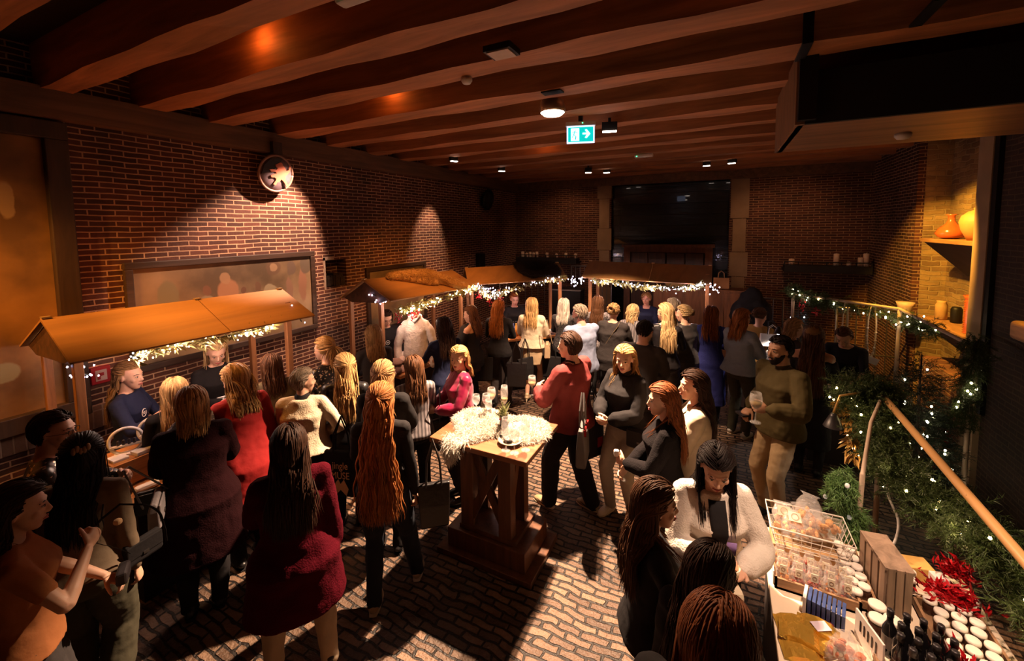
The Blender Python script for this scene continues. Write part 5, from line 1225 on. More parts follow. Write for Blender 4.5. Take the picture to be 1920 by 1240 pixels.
for k in range(8):
    p = along(A3, B3, .12+.035*k, .18); r = empty('sauce_bottle', (p[0], p[1], .92), 0, 'slim bottle, %s from the left in the row on the third stall' % ORD[k], 'bottle', 'amber bottles on the third stall')
    MB().lathe((p[0], p[1], .92), [(.01, 0), (.026, 0), (.026, .17), (.010, .21), (.010, .24), (.002, .24)], 14).build('glass_body', amberm if k % 3 else mat('blue_label', (.08, .10, .25), rough=.5), r, smooth=True)
    MB().lathe((p[0], p[1], 1.16), [(.012, 0), (.012, .03), (.002, .03)], 10).build('cap', dark_box, r, smooth=True)
for k in range(12):
    p = along(A3, B3, .52+.10*(k % 4), .12+.02*(k % 2)); zz = .92 + .028*(k//4)
    solid('folded_textile', 'folded textile, %s layer of the %s pile on the third stall' % (ORD[k//4], ORD[k % 4]), 'textile', (p[0], p[1], zz+.001), (.16, .12, .026), mat('textile_%d' % (k % 3), [(.62, .45, .36), (.70, .60, .52), (.36, .32, .38)][k % 3], rough=.9), .74+.1*math.sin(k), 'stacked textiles on the third stall', .008)
for k in range(3):
    p = along(A3, B3, .30+.09*k, .28); solid('blue_cloth', 'blue grey folded cloth behind the amber bottles, %s from the left' % ORD[k], 'cloth', (p[0], p[1], .921), (.12, .10, .14), mat('blue_cloth', (.10, .10, .2), rough=.9), .74, 'blue cloths on the third stall', .02)
for k, x in enumerate((-1.86, -1.72, -1.60)):
    o = MB().lathe((x, 7.52, .921), [(.01, 0), (.02, 0), (.02, .16+.03*k), (.004, .17+.03*k)], 12).build('tall_candle', white_paper, smooth=True); tag(o, 'tall white candle on the far stall', 'candle', 'tall white candles on the far stall')
for k in range(10):
    x = -1.9+.19*k; solid('gift_box', 'small box, %s from the left on the far stall counter' % ORD[k], 'box', (x, 7.64-.05*(k % 2), .921), (.12, .10, .06+.04*(k % 3)), mat('giftbox_%d' % (k % 3), [(.62, .48, .36), (.72, .62, .55), (.25, .12, .07)][k % 3], rough=.7), .1*k, 'small boxes on the far stall')
solid('white_bundle', 'white paper bundle at the left end of the far stall', 'bundle', (-1.95, 7.72, .921), (.25, .2, .3), white_paper, .3, bev=.04)
for k in range(4): solid('white_paper_bag', 'white paper bag, %s from the left at the far stall right end' % ORD[k], 'bag', (-.42+.13*k, 7.45+.05*(k % 2), .921), (.12, .08, .26), mat('white_bag', (.60, .55, .56), rough=.8), .1*k, 'white paper bags on the far stall', .01)

# ------------------------------------------------------------------ the table in the middle
tw = wood('table_walnut', (.30, .125, .055), axis='x', rough=.35, scale=1.8); twz = wood('table_walnut_z', (.15, .06, .028), axis='z', rough=.4)
TX0, TX1, TY0, TY1, TZ = -2.19, -1.28, 2.74, 3.42, 1.08
r = empty('standing_table', (-1.74, 3.08, 0), 0, 'tall dark timber table with a white sheepskin in the middle of the floor', 'table')
bevel(MB().bb(TX0, TX1, TY0, TY1, TZ-.045, TZ).build('tabletop', tw, r), .006)
bevel(MB().bb(TX0, TX1, TY0+.06, TY1-.02, 0, .05).build('plinth', twz, r), .006); bevel(MB().bb(TX0+.08, TX1-.08, TY0+.12, TY1-.08, .05, .22).build('plinth_block', twz, r), .006); bevel(MB().bb(TX0+.18, TX1-.18, TY0+.16, TY1-.12, .22, .26).build('plinth_step', twz, r), .004)
for x in (TX0+.24, TX1-.30):
    for y in (TY0+.20, TY1-.22):
        bevel(MB().bb(x-.04, x+.08, y-.04, y+.05, .26, TZ-.045).build('leg', twz, r), .004)
for y in (TY0+.20, TY1-.22):
    MB().beam((TX0+.27, y, .30), (TX1-.30, y, 1.0), .04, .07).build('brace', twz, r); MB().beam((TX0+.27, y+.012, 1.0), (TX1-.30, y+.012, .30), .03, .07).build('brace', twz, r)
for x in (TX0+.26, TX1-.28):
    MB().beam((x, TY0+.2, .30), (x, TY1-.22, 1.0), .04, .07).build('brace', twz, r)
MB().bb(TX0+.2, TX1-.22, TY0+.16, TY0+.24, .93, 1.03).bb(TX0+.2, TX1-.22, TY1-.26, TY1-.18, .93, 1.03).build('rail', twz, r)
pelt('fluffy white sheepskin spread on the tall table', P(-1.74, 3.10, TZ+.001), (1, 0, 0), (0, 1, 0), [(-.42, -.02), (-.30, -.14), (-.20, -.24), (-.08, -.30), (.0, -.20), (.10, -.10), (.20, -.16), (.34, -.12), (.43, .0), (.42, .16), (.30, .28), (.14, .26), (.0, .20), (-.14, .26), (-.30, .24), (-.42, .14)], .022, whitefur, 15000, .05, 9, lump=.012, name='sheepskin')
q = empty('sheepskin_tail', (-1.98, 2.72, TZ), 0, 'long white tuft of sheepskin hanging over the front table edge', 'pelt')
ang = np.linspace(0, 1, 9); pp = np.array([(-1.93 - .02*t, 2.80 - .10*min(1, t*2.5), TZ+.02 - .16*max(0, t-.25)) for t in ang]); MB().tube(pp, [.10, .10, .095, .085, .075, .06, .045, .03, .015], n=12, flat=.16, up=(0, -.6, 1)).build('hide', whitefur, q, smooth=True)
rs = np.random.RandomState(5); k = rs.randint(0, 9, 1600); b_ = pp[k] + rs.normal(size=(1600, 3))*P(.045, .01, .015)*(1.1 - ang[k])[:, None]; fur(q, 'fur', whitefur, (b_, np.tile(P(0, -.6, .25), (1600, 1))), 2600, .06, 6, droop=.5, rad=.0022)

def wineglass(x, y, z_, label, fill=None, s_=1.0, g=None, tall=False):
    r = empty('wine_glass', (x, y, z_), 0, label, 'wine glass', g); k = 1.25 if tall else 1.0; w_ = .82 if tall else 1.0
    pf = [(.004, .001), (.036, 0), (.035, .004), (.006, .010), (.0042, .04), (.0042, .085), (.012, .095), (.034*w_, .12), (.043*w_, .15*k), (.041*w_, .18*k), (.035*w_, .215*k), (.0335*w_, .215*k), (.0395*w_, .18*k), (.0415*w_, .15*k), (.032*w_, .123), (.010, .100), (.001, .099)]
    MB().lathe((x, y, z_), [(a*s_, b__*s_) for a, b__ in pf], 24).build('glass', glass(), r, smooth=True)
    if fill:
        MB().lathe((x, y, z_), [(a*s_, b__*s_) for a, b__ in [(.001, .101), (.009, .102), (.030*w_, .124), (.039*w_, .148), (.001, .150)]], 20).build('drink', mat('drink_' + fill, {'red': (.35, .02, .03), 'white': (.75, .55, .25)}[fill], rough=.05, trans=.6), r, smooth=True)
    return r
zt = TZ + .035
for i, (px, py, t, f_, lb) in enumerate([(888, 785, 0, 'red', 'stemmed glass second from the left of the back row on the sheepskin'), (908, 765, 0, 'white', 'wine glass at the back of the table nearest the pink blouse'), (912, 770, 1, None, 'tallest champagne glass at the back of the table')]):
    pass
wineglass(-2.02, 3.23, zt, 'leftmost stemless looking glass on the sheepskin', None, .85); wineglass(-1.93, 3.26, zt, 'glass with a little red drink on the sheepskin', 'red', .9); wineglass(-1.93, 3.36, zt, 'wine glass at the back of the table before the pink blouse', 'white'); wineglass(-1.78, 3.34, zt, 'tallest slim glass at the back of the table', 'white', 1.0, tall=True)
wineglass(-1.87, 3.20, zt, 'low empty glass left of the table posy', None, .8)
wineglass(-1.50, 2.83, TZ, 'left one of the three empty glasses at the front table corner', None, 1, None, True); wineglass(-1.42, 2.82, TZ, 'middle one of the three empty glasses at the front table corner'); wineglass(-1.36, 2.90, TZ, 'right one of the three empty glasses at the front table corner', None, 1, None, True)
r = empty('posy', (-1.66, 3.10, zt), 0, 'small dark vase with evergreen sprig and berries on the table', 'vase'); MB().lathe((-1.66, 3.10, zt-.01), [(.02, 0), (.036, 0), (.038, .06), (.03, .10), (.034, .12), (.026, .12), (.022, .06)], 18).build('vase', dark_box, r, smooth=True)
q = MB(); rs = np.random.RandomState(2); d_ = rnd_unit(60, rs); d_[:, 2] = np.abs(d_[:, 2])+.9; d_ /= np.linalg.norm(d_, axis=1)[:, None]; q.add(*leaves(np.tile(P(-1.66, 3.10, zt+.10), (60, 1)) + rs.normal(size=(60, 3))*P(.015, .015, .03), d_, .08, .02, rs)); q.build('sprig', mat('pale_sprig', (.36, .38, .20), rough=.6), r)
q = MB(); [q.ball((-1.66+.03*math.cos(a), 3.08+.02*math.sin(a), zt+.09+.01*math.sin(3*a)), .009, 7) for a in range(9)]; q.build('berries', mat('red_berries', (.5, .01, .02)), r, smooth=True)
solid('flyer', 'lilac folded flyer left behind the table posy', 'flyer', (-1.75, 3.18, zt), (.10, .14, .004), mat('lilac_card', (.42, .36, .50), rough=.5), .5); solid('flyer', 'lilac folded flyer right behind the table posy', 'flyer', (-1.58, 3.18, zt), (.10, .14, .004), mat('lilac_card', (.42, .36, .50)), -.4)
solid('napkin', 'small red napkin behind the posy on the table', 'napkin', (-1.62, 3.30, zt), (.09, .08, .006), mat('red_napkin', (.5, .04, .05), rough=.8), .3)
o = MB().lathe((-1.52, 2.95, TZ+.012), [(.03, .0), (.07, 0), (.105, .018), (.103, .022), (.065, .006), (.001, .005)], 32).build('plate', mat('stone_plate', (.42, .33, .24), rough=.3), smooth=True); tag(o, 'round pale plate on the front of the tall table', 'plate')
o = MB().lathe((-1.60, 2.98, TZ+.02), [(.015, 0), (.03, .005), (.036, .03), (.031, .03), (.022, .01), (.001, .01)], 18).build('snack_bowl', dark_box, smooth=True); tag(o, 'small dark bowl on the left of the pale plate', 'bowl')
o = MB().lathe((-1.53, 2.93, TZ+.02), [(.015, 0), (.034, .005), (.040, .025), (.035, .025), (.022, .01), (.001, .01)], 18).build('snack_bowl', dark_box, smooth=True); tag(o, 'small dark bowl in the middle of the pale plate', 'bowl')

# ------------------------------------------------------------------ people and what they carry
def tote(label, x, y, ztop, rz_, m, w_=.34, h_=.38, strap=.26, dep=.09, deco=None, name='tote_bag', cat='bag', g=None):
    r = empty(name, (x, y, ztop-h_), math.radians(rz_), label, cat, g)
    q = MB(); q.rings([np.array([(-w_*k/2, -dep*j/2, z_), (w_*k/2, -dep*j/2, z_), (w_*k/2, dep*j/2, z_), (-w_*k/2, dep*j/2, z_)]) for z_, k, j in ((0, .84, .8), (.02, .90, 1), (h_*.5, .96, .9), (h_, 1, .45))])
    bevel(q.build('sack', m, r, local=True), .01)
    for s_ in (-1, 1):
        MB().tube([(-w_*.24, s_*dep*.2, h_-.02), (-w_*.2, s_*dep*.2, h_+strap*.5), (0, s_*dep*.1, h_+strap), (w_*.2, s_*dep*.2, h_+strap*.5), (w_*.24, s_*dep*.2, h_-.02)], .008, n=6).build('handle', m, r, local=True)
    if deco == 'red':
        MB().box((w_*.28, -dep*.42, h_*.35), (.07, .012, .10)).build('red_patch', cloth_mat('red'), r, local=True)
    if deco == 'bow':
        [MB().box((s_*.07, -dep*.34, h_*.88), (.09, .02, .06), rz=-s_*.1).build('red_flap', cloth_mat('red'), r, local=True) for s_ in (-1, 1)]; MB().box((0, -dep*.42, h_*.80), (.08, .012, .02)).build('clasp', steel, r, local=True)
    return r
def handbag(label, fig, side, m, p, rz_, size=(.24, .07, .17), strap=None, sm=None, name='handbag', g=None, chain_top=None):
    """p: centre of the pouch in room coordinates"""
    r = empty(name, tuple(p), math.radians(rz_), label, 'bag', g); w_, d_, h_ = size
    q = MB(); q.rings([np.array([(-w_*k/2, -d_*j/2, z_), (w_*k/2, -d_*j/2, z_), (w_*k/2, d_*j/2, z_), (-w_*k/2, d_*j/2, z_)]) for z_, k, j in ((-h_/2, .9, .8), (-h_/2+.02, 1, 1), (h_*.2, .98, .9), (h_/2, .94, .5))])
    bevel(q.build('pouch', m, r, local=True), .012, 3); q = MB(); q.box((0, -d_*.46, h_*.12), (w_*.96, .012, h_*.62)); bevel(q.build('flap', m, r, local=True), .006); MB().box((0, -d_*.56, -h_*.12), (.03, .008, .018)).build('clasp', steel, r, local=True)
    if strap and fig:
        sg = strap; pts = []; T = fig.T
        def surf(x, z_, back):
            rx, ry, yo = torso_at(T, z_); rx += .032; ry += .034; y = math.sqrt(max(0, 1-(x/rx)**2))*ry; return (x, yo + (-y if back else y), z_)
        for t in np.linspace(0, 1, 12): pts.append(surf(sg*.10*(1-t) - sg*.155*t, 1.40*(1-t) + 1.0*t, True))
        loop = [(sg*.10, -.005, 1.445)] + pts
        fr = [surf(sg*.10*(1-t) - sg*.155*t, 1.40*(1-t) + 1.0*t, False) for t in np.linspace(0, 1, 12)]
        allp = fr[::-1] + loop
        wp = np.array([fig.world(v) for v in fig.warp(np.array(allp))])
        MB().tube(wp, .018 if sm else .006, n=8, flat=.22, up=(0, 0, 1)).build('strap', sm or m, r)
    if chain_top is not None:
        ct = np.asarray(chain_top); c_ = P(*p); rr = math.radians(rz_); u_ = P(math.cos(rr), math.sin(rr), 0)
        MB().tube([c_ + u_*w_*.42 + P(0, 0, h_*.4), ct + u_*.02, ct - u_*.02, c_ - u_*w_*.42 + P(0, 0, h_*.4)], .006, n=6).build('strap', sm or m, r)
    return r
def ring_logo(fig, x=.07, z_=1.26, r_=.035):
    rx, ry, yo = torso_at(fig.T, z_); y = yo + ry*math.sqrt(max(0, 1-(x/rx)**2)) + .024
    a = np.linspace(0, 2*math.pi, 25); q = MB(); q.tube(np.stack([x + r_*np.cos(a), np.full(25, y), z_ + r_*np.sin(a)], 1), .003, n=6, caps=False); q.box((x, y, z_+.006), (r_*1.1, .004, .006)); q.box((x, y, z_-.008), (r_*.8, .004, .005))
    q2 = MB(); q2.add(fig.warp(q.verts()), q.f); fig.child(q2, 'chest_logo', white_paper)
def clip_on(fig, m, z_=.02):
    q = MB(); 
    for k in range(5): q.ball((-.03+.015*k, -.128, z_+.01*math.sin(k*2)), (.012, .014, .022), 8)
    q2 = MB(); q2.add(q.verts() @ fig.hm.T + fig.hc, q.f); fig.child(q2, 'hair_clip', m)
def held(fig, side, what):
    """a thing between the fingers of a hand: centre point"""
    S, E, Wr = fig.sd[side]; return fig.world(Wr + unit(Wr-E)*.085)

def Pn(label, px, py, h, face, **k):
    at = k.pop('at', None)
    p = at_z(px, py, h) if at is None else at
    ln = k.get('lean', 0)
    if ln and at is None:   # the crown of a leaning person stands ahead of the feet and lower
        a = math.radians(ln); f_ = P(-math.sin(math.radians(face)), math.cos(math.radians(face)))*h*.44*math.sin(a); p = at_z(px, py, h*(1 - .44*(1-math.cos(a)))); p = (p[0]-f_[0], p[1]-f_[1])
    dist = math.hypot(p[0], p[1])
    if 'vox' not in k: k['vox'] = .009 if dist < 3.6 else .012
    if 'hn' not in k: k['hn'] = 620 if dist < 3.6 else 420 if dist < 5.5 else 300
    return person(label, (p[0], p[1]), h, face, **k)

# -- nearest stall
f = Pn('stall keeper in dark blouse with half-tied blonde hair raising a fist at the nearest stall', 235, 683, 1.68, -45, hair=('darkblonde', 'halfup', .46, .004), look=(-12, 4), arms=((( .05, .30, 1.14), (1, -.3, -1)), ((.13, .30, 1.27), (1, -.2, -1))), curl=(.8, 1.0), top=('navy', 'matte', .86, .72), extras=ring_logo, vox=.008)
f = Pn('blonde stall keeper in sheer black top looking down at the phone in both hands', 392, 648, 1.72, -100, at=(-4.66, 2.40), hair=('lightblonde', 'long', .34, .003), look=(-8, 25), arms=('phone', 'phone'), curl=(.8, .8), vox=.009, extras=lambda fg: fg.child(MB().box((0, .135, 1.14), (.11, .006, .02)).box((0, .135, 1.10), (.02, .006, .07)), 'shirt_print', white_paper))
hp_ = held(f, 1, 0); solid('mobile_phone', 'phone held by the blonde keeper of the nearest stall', 'phone', (f.world((0, .36, 1.17))), (.075, .15, .009), mat('phone_white', (.7, .7, .75), rough=.2), .3)
Pn('dark-haired man in glittering black shirt at the far left, seen in profile', 88, 778, 1.71, -25, sex='m', hair=('darkbrown', 'short', .05, .004), look=(-20, 6), arms=('glass', 'hold'), top=('black', 'sequin', .84, 1.0), glasses=True, vox=.008, hn=800)
f = Pn('woman with long black hair and claw clip in grey-brown top, back to us at left', 150, 822, 1.66, 48, hair=('black', 'halfup', .50, .003), look=(25, 8), arms=('hold', 'down'), top=('greybrown', 'matte', .93, 1.0), bottom=('oldgreen', 'wide', 0), vox=.008, hn=900, lean=6, width=1.06, extras=lambda fg: clip_on(fg, mat('horn_clip', (.32, .2, .1), rough=.3), .06))
handbag('thin black shoulder bag of the woman with the claw clip', f, 1, cloth_mat('black'), f.world((.26, .05, .95)), 100, (.2, .06, .14), strap=-1)
f = Pn('woman in short-sleeved orange-brown top with dark hair, bottom left corner', 48, 898, 1.66, -14, at=(-2.95, .60), hair=('darkbrown', 'long', .34, .006), look=(-6, 8), arms=(((.10, .30, 1.00), (1, -.4, -.5)), 'mouth'), curl=(.6, .9), top=('orange', 'matte', .90, .32), bottom=('charcoal', 'trousers', 0), vox=.0065, hn=2200, lock=.6, width=1.05)
solid('black_purse', 'black purse in the lower hand of the woman in the orange-brown top', 'purse', f.world((-.05, .37, .96)), (.12, .05, .07), dark_box, -.5, bev=.012)
solid('snack', 'pale snack held up by the woman in the orange-brown top', 'snack', f.world((.03, .36, 1.33)), (.035, .03, .03), mat('pastry', (.6, .38, .2), rough=.8), .4, bev=.01)
Pn('blonde woman in black squeezed between the counter and the maroon coat', 326, 714, 1.60, 70, hair=('blonde', 'long', .36, .003), look=(0, 10))
f = Pn('blonde woman in long dark maroon coat with patterned strap, back to us', 357, 733, 1.70, 62, hair=('blonde', 'bob', .19, .002), look=(10, 12), arms=('hold', 'hold'), top=('maroon', 'knit', .50, 1.0, 'coat'), flare=.10, loose=.02, bottom=('black', 'trousers', 0), vox=.009, hn=1000, width=1.12)
handbag('grey leather shoulder bag with chain hanging by the maroon coat', f, 1, cloth_mat('silvergrey', 'leather'), (-3.34, 1.30, 1.00), 150, (.25, .07, .18), chain_top=(-3.42, 1.42, 1.36), sm=steel)
handbag('dark crossbody bag with patterned strap over the maroon coat', f, 1, cloth_mat('black', 'leather'), f.world((-.24, .10, .92)), 60, strap=1, sm=cloth_mat('silvergrey', 'pattern'))
f = Pn('blonde woman in bright red coat seen from behind at the nearest stall', 440, 687, 1.71, 80, hair=('blonde', 'long', .33, .003), look=(25, 18), arms=('hold', 'down'), top=('red', 'matte', .62, 1.0, 'coat'), loose=.025, flare=.08, lean=10, hn=800)
Pn('brown-haired woman in khaki blouse beside the red coat', 508, 668, 1.62, 72, hair=('brown', 'long', .30, .002), top=('khakigreen', 'matte', .86, 1.0), loose=.015)
f = Pn('older woman with short grey hair in fluffy cream sweater, face turned right', 565, 694, 1.60, 40, hair=('grey', 'short', .085, .001), look=(-65, 4), arms=('hold', 'hip'), top=('cream', 'knit', .92, 1.0), loose=.022, width=1.12, collar='black', hn=800)
handbag('black bag of the woman in the cream sweater', f, -1, cloth_mat('black', 'leather'), f.world((-.27, .05, .92)), 40, strap=1)
f = Pn('woman in burgundy coat and white trousers with long dark hair, back to us', 540, 806, 1.66, 55, hair=('darkbrown', 'long', .52, .005), arms=('hold', 'down'), top=('burgundy', 'knit', .60, 1.0, 'coat'), loose=.02, flare=.14, bottom=('cream', 'trousers', 0), shoes='black', heel=.055, vox=.008, hn=1300, stance=((-.15, .02), (.17, -.02)), width=1.05)
Pn('blonde woman with ponytail in black, profile turned to the brick wall', 610, 636, 1.70, 100, hair=('blonde', 'pony', .30, .004), arms=('hold', 'hold'), top=('black', 'sequin', .8, 1.0), look=(8, 4), glasses=True)
Pn('blonde head just behind the ponytail woman', 636, 636, 1.68, 60, at=(-3.72, 3.66), hair=('blonde', 'long', .3, .002), top=('charcoal', 'matte', .86, 1))
f = Pn('woman with long smooth half-tied blonde hair and black leather jacket', 645, 668, 1.66, 38, hair=('blonde', 'halfup', .52, .002), look=(28, 0), top=('black', 'leather', .8, 1.0, 'jacket'), loose=.012, hn=1000, bottom=('black', 'leggings', 0))
f = Pn('woman with wavy half-tied brown blonde hair carrying a printed black tote', 716, 684, 1.70, 28, at=(-2.58, 2.62), hair=('darkblonde', 'halfup', .36, .014), top=('black', 'matte', .72, 1.0, 'jacket'), loose=.02, hn=1000)
tb = tote('black tote bag with a cream printed slogan at the wavy-haired woman', -2.80, 2.36, 1.00, 18, cloth_mat('black'), .32, .38, .30)
cur_f = bpy.data.curves.new('slogan', 'FONT'); cur_f.body = 'jingle\nMUSE'; cur_f.size = .085; cur_f.extrude = .001; cur_f.align_x = 'CENTER'; to_ = bpy.data.objects.new('slogan_curve', cur_f); bpy.context.view_layer.update(); me_ = bpy.data.meshes.new_from_object(to_); bpy.data.objects.remove(to_); to_ = link(bpy.data.objects.new('printed_slogan', me_)); to_.data.materials.clear(); to_.data.materials.append(mat('print_cream', (.72, .42, .20), rough=.6)); to_.parent = tb; to_.location = (0, -.050, .25); to_.rotation_euler = (math.radians(90), 0, 0); to_.scale = (.8, 1, 1)
MB().prism([(-.06, .09), (-.02, .14), (0, .10), (.03, .14), (.07, .06), (.05, .0), (.0, .05), (-.04, .01)], P(0, -.048, .02), (1, 0, 0), (0, 0, 1), .002).build('printed_figure', mat('print_cream', (.72, .42, .20)), tb, local=True)
f = Pn('woman with very long wavy fair hair in black top and jeans beside the tall table', 742, 744, 1.70, 32, at=(-2.22, 2.22), hair=('ginger', 'halfup', .86, .012), arms=('hold', 'down'), look=(0, 3), top=('black', 'matte', .93, 1.0), bottom=('darkjeans', 'trousers', 0), shoes='khaki', vox=.008, hn=1500, stance=((-.08, -.06), (.20, .22)))
tote('black bag with dark leather strap at the hip of the very long-haired woman', -1.92, 2.44, .92, 40, cloth_mat('black', 'leather'), .24, .34, .34)
f = Pn('woman with straight dark brown hair in striped silvery cardigan', 776, 672, 1.58, 50, hair=('brown', 'long', .36, .001), look=(8, 6), arms=('hold', 'hold'), top=('silvergrey', 'stripe', .86, 1.0), hn=900)
handbag('small black leather bag at the side of the silvery cardigan', f, 1, cloth_mat('black', 'leather'), f.world((.27, .0, .92)), 60, (.2, .08, .14), chain_top=f.world((.19, -.02, 1.36)))
f = Pn('woman in magenta satin blouse with curled light bob, facing us behind the table', 862, 652, 1.62, 142, hair=('blonde', 'bob', .22, .014), look=(48, 2), arms=('hold', 'hold'), curl=(.9, .9), top=('magenta', 'satin', .88, 1.0), loose=.016, skin='tan', hn=1000, vox=.008)
# -- second stall
f = Pn('stall keeper with glasses and short dark hair in black behind the scarves', 735, 583, 1.64, -112, at=(-4.44, 4.62), hair=('darkbrown', 'bob', .15, .003), look=(-8, 22), glasses=True, arms=('low', 'low'), extras=lambda fg: ring_logo(fg, .05, 1.24, .032), width=1.12, vox=.009)
Pn('dark-haired woman in navy blazer with her back to us at the dress form', 833, 598, 1.70, 58, hair=('darkbrown', 'long', .40, .003), top=('navy', 'matte', .70, 1.0, 'jacket'), look=(10, 15), arms=('reach', 'hold'))
f = Pn('brunette in off-shoulder black top seen in profile looking left', 884, 576, 1.68, 92, hair=('brown', 'long', .36, .004), look=(15, 12), topz=1.33, arms=('hold', 'hold'), top=('black', 'matte', .8, .9))
Pn('blond-haired person in brown coat hidden behind the off-shoulder brunette', 898, 570, 1.66, 70, at=(-3.38, 5.32), hair=('blonde', 'short', .07, .002), top=('charcoal', 'matte', .7, 1, 'coat'))
tote('large dark grey tote bag at the off-shoulder woman', *at_z(905, 690, .72)[:2], .88, 30, cloth_mat('black'), .32, .36, .26)
# -- third stall
Pn('smiling stall keeper with tied auburn hair behind the amber bottles', 950, 552, 1.62, -140, at=(-3.44, 6.90), hair=('auburn', 'bun', .22, .002), look=(0, 8), arms=('reach', 'hold'), skin='rosy', vox=.009)
f = Pn('woman with wavy ginger hair in black jacket and trousers at the third stall', 935, 565, 1.70, 15, hair=('ginger', 'long', .48, .008), look=(-25, 6), top=('black', 'matte', .84, 1.0, 'jacket'), bottom=('charcoal', 'trousers', 0), stance=((-.10, 0), (.12, .06)))
tote('black tote bag hanging at the ginger-haired woman', *at_z(969, 700, .70)[:2], .86, 20, cloth_mat('black', 'leather'), .30, .36, .32)
tote('dark flat shopping bag just behind the black tote of the ginger-haired woman', *at_z(985, 688, .70)[:2], .84, 60, cloth_mat('black'), .28, .34, .30)
f = Pn('blonde woman in cream jacket and beige mini skirt with bare legs', 997, 561, 1.70, 12, hair=('blonde', 'long', .38, .003), look=(0, 4), top=('cream', 'knit', .93, .9, 'jacket'), loose=.018, bottom=('beige', 'skirt', .66), shoes='beige', heel=.03, vox=.009, arms=('hold', 'hold'), flare=.02)
handbag('beige shoulder bag on a long strap of the woman in the cream jacket', f, 1, cloth_mat('beige', 'leather'), (-2.42, 6.00, .92), 110, (.20, .09, .24), chain_top=(-2.52, 6.02, 1.42), sm=cloth_mat('beige', 'leather'))
Pn('woman with straight silver hair at the right end of the third stall', 1057, 562, 1.64, 5, hair=('silver', 'long', .32, .001), top=('black', 'pattern', .8, 1.0))
f = Pn('grey-haired bearded man in light blue shirt leaning over the third stall', 1088, 573, 1.76, 48, sex='m', hair=('grey', 'short', .07, .004), look=(38, 10), top=('lightblue', 'matte', .84, 1.0), loose=.018, arms=('hold', 'hold'), bottom=('charcoal', 'trousers', 0), lean=5, skin='rosy', beard='grey', collar='lightblue')
tote('dark tote bag at the feet of the man in the light blue shirt', *at_z(1034, 680, .70)[:2], .80, 10, cloth_mat('black'), .30, .34, .26)
f = Pn('man in dusty red overshirt and wide black trousers holding a glass by the table', 1062, 613, 1.80, 74, sex='m', at=(-1.30, 3.86), hair=('darkbrown', 'short', .095, .003), look=(22, 4), arms=('glass', 'glass'), curl=(.9, .9), top=('pinkred', 'matte', .84, 1.0), loose=.022, bottom=('black', 'wide', 0), shoes='khaki', collar='maroon', vox=.008, stance=((-.12, .18), (.12, -.16)), hn=1100)
for sg in (-1, 1):
    A_ = f.legs[sg][2]; q = MB(); q.prism([(-.02, .0), (.0, -.010), (.03, -.004), (.085, .022), (.03, .004), (.005, .001), (-.012, .012)], A_ + P(-.0455, .03, -.052), (0, 1, 0), (0, 0, 1), .004); f.child(q, 'shoe_mark', cloth_mat('black'), sm=False)
wineglass(*f.world((-.10, .40, 1.03)), 'wine glass held by the man in the dusty red overshirt', 'white')
tote('grey shopping bag with red flaps under the arm of the dusty red overshirt', -1.10, 3.58, 1.06, 100, mat('bag_grey', (.10, .09, .09), rough=.6), .34, .36, .28, deco='bow')
# -- far stall
Pn('woman with long brown hair in patterned grey top at the far stall left end', 1121, 557, 1.68, 0, hair=('brown', 'long', .50, .004), top=('silvergrey', 'pattern', .8, 1.0))
f = Pn('woman with scrunchie bun and diagonal light strap over black knit', 1150, 572, 1.68, -2, hair=('darkblonde', 'bun', .24, .002), top=('charcoal', 'knit', .72, 1.0), loose=.025, width=1.15, bottom=('black', 'trousers', 0))
q = MB(); a = np.linspace(0, 2*math.pi, 17); q.tube(np.stack([.034*np.cos(a), np.full(17, -.115), .075 + .034*np.sin(a)], 1) @ f.hm.T + f.hc, .016, n=8, caps=False); f.child(q, 'scrunchie', mat('scrunchie_pale', (.6, .52, .42), rough=.8, bump=.5))
handbag('black bag with wide light strap across the back in black knit', f, 1, cloth_mat('black'), f.world((-.28, .04, .92)), 0, strap=1, sm=cloth_mat('khaki', 'matte'))
Pn('curly fair-haired woman bending over the far stall in a striped top', 1192, 580, 1.58, -8, at=(-1.28, 6.72), hair=('lightblonde', 'bob', .20, .018), look=(-10, 25), top=('silvergrey', 'stripe', .8, 1.0), lean=10, arms=('hold', 'hold'))
f = Pn('dark-haired man in black suit jacket bending towards the far stall', 1210, 604, 1.74, -12, sex='m', hair=('black', 'short', .05, .001), look=(-25, 15), top=('charcoal', 'matte', .76, 1.0, 'jacket'), lean=14, width=1.08, loose=.01)
handbag('thin strap bag worn by the man in the black suit jacket', f, 1, cloth_mat('black'), f.world((-.27, .04, .88)), 0, strap=-1)
Pn('woman with long straight bright blonde hair in black leather shirt', 1248, 572, 1.77, 2, hair=('lightblonde', 'long', .50, .001), look=(58, 0), partx=-.2, top=('black', 'leather', .86, 1.0), bottom=('charcoal', 'trousers', 0), bottomf='leather', hn=700)
Pn('tall person with short grey hair behind the fair updo woman', 1264, 561, 1.72, 40, sex='m', hair=('grey', 'short', .07, .002), look=(30, 5), top=('black', 'matte', .8, 1.0), glasses=True, skin='rosy')
Pn('woman with curly fair updo in black jacket, profile left, at the far stall', 1284, 575, 1.68, 30, hair=('lightblonde', 'updo', .26, .012), look=(48, 4), top=('charcoal', 'satin', .80, 1.0), loose=.02, arms=('bag', 'down'))
Pn('stall keeper in dark V-neck top facing us behind the far stall', 1212, 550, 1.60, 184, hair=('darkblonde', 'lowtie', .20, .002), look=(-6, 0), top=('navy', 'matte', .84, 1.0), arms=('low', 'low'), skin='rosy', topz=1.40, vox=.009)
Pn('woman in deep blue knitted dress with auburn hair, back to us', 1334, 577, 1.68, -4, hair=('auburn', 'long', .36, .008), top=('blue', 'knit', .30, 1.0, 'dress'), flare=.03, bottom=('black', 'leggings', 0), shoes='black', width=1.05)
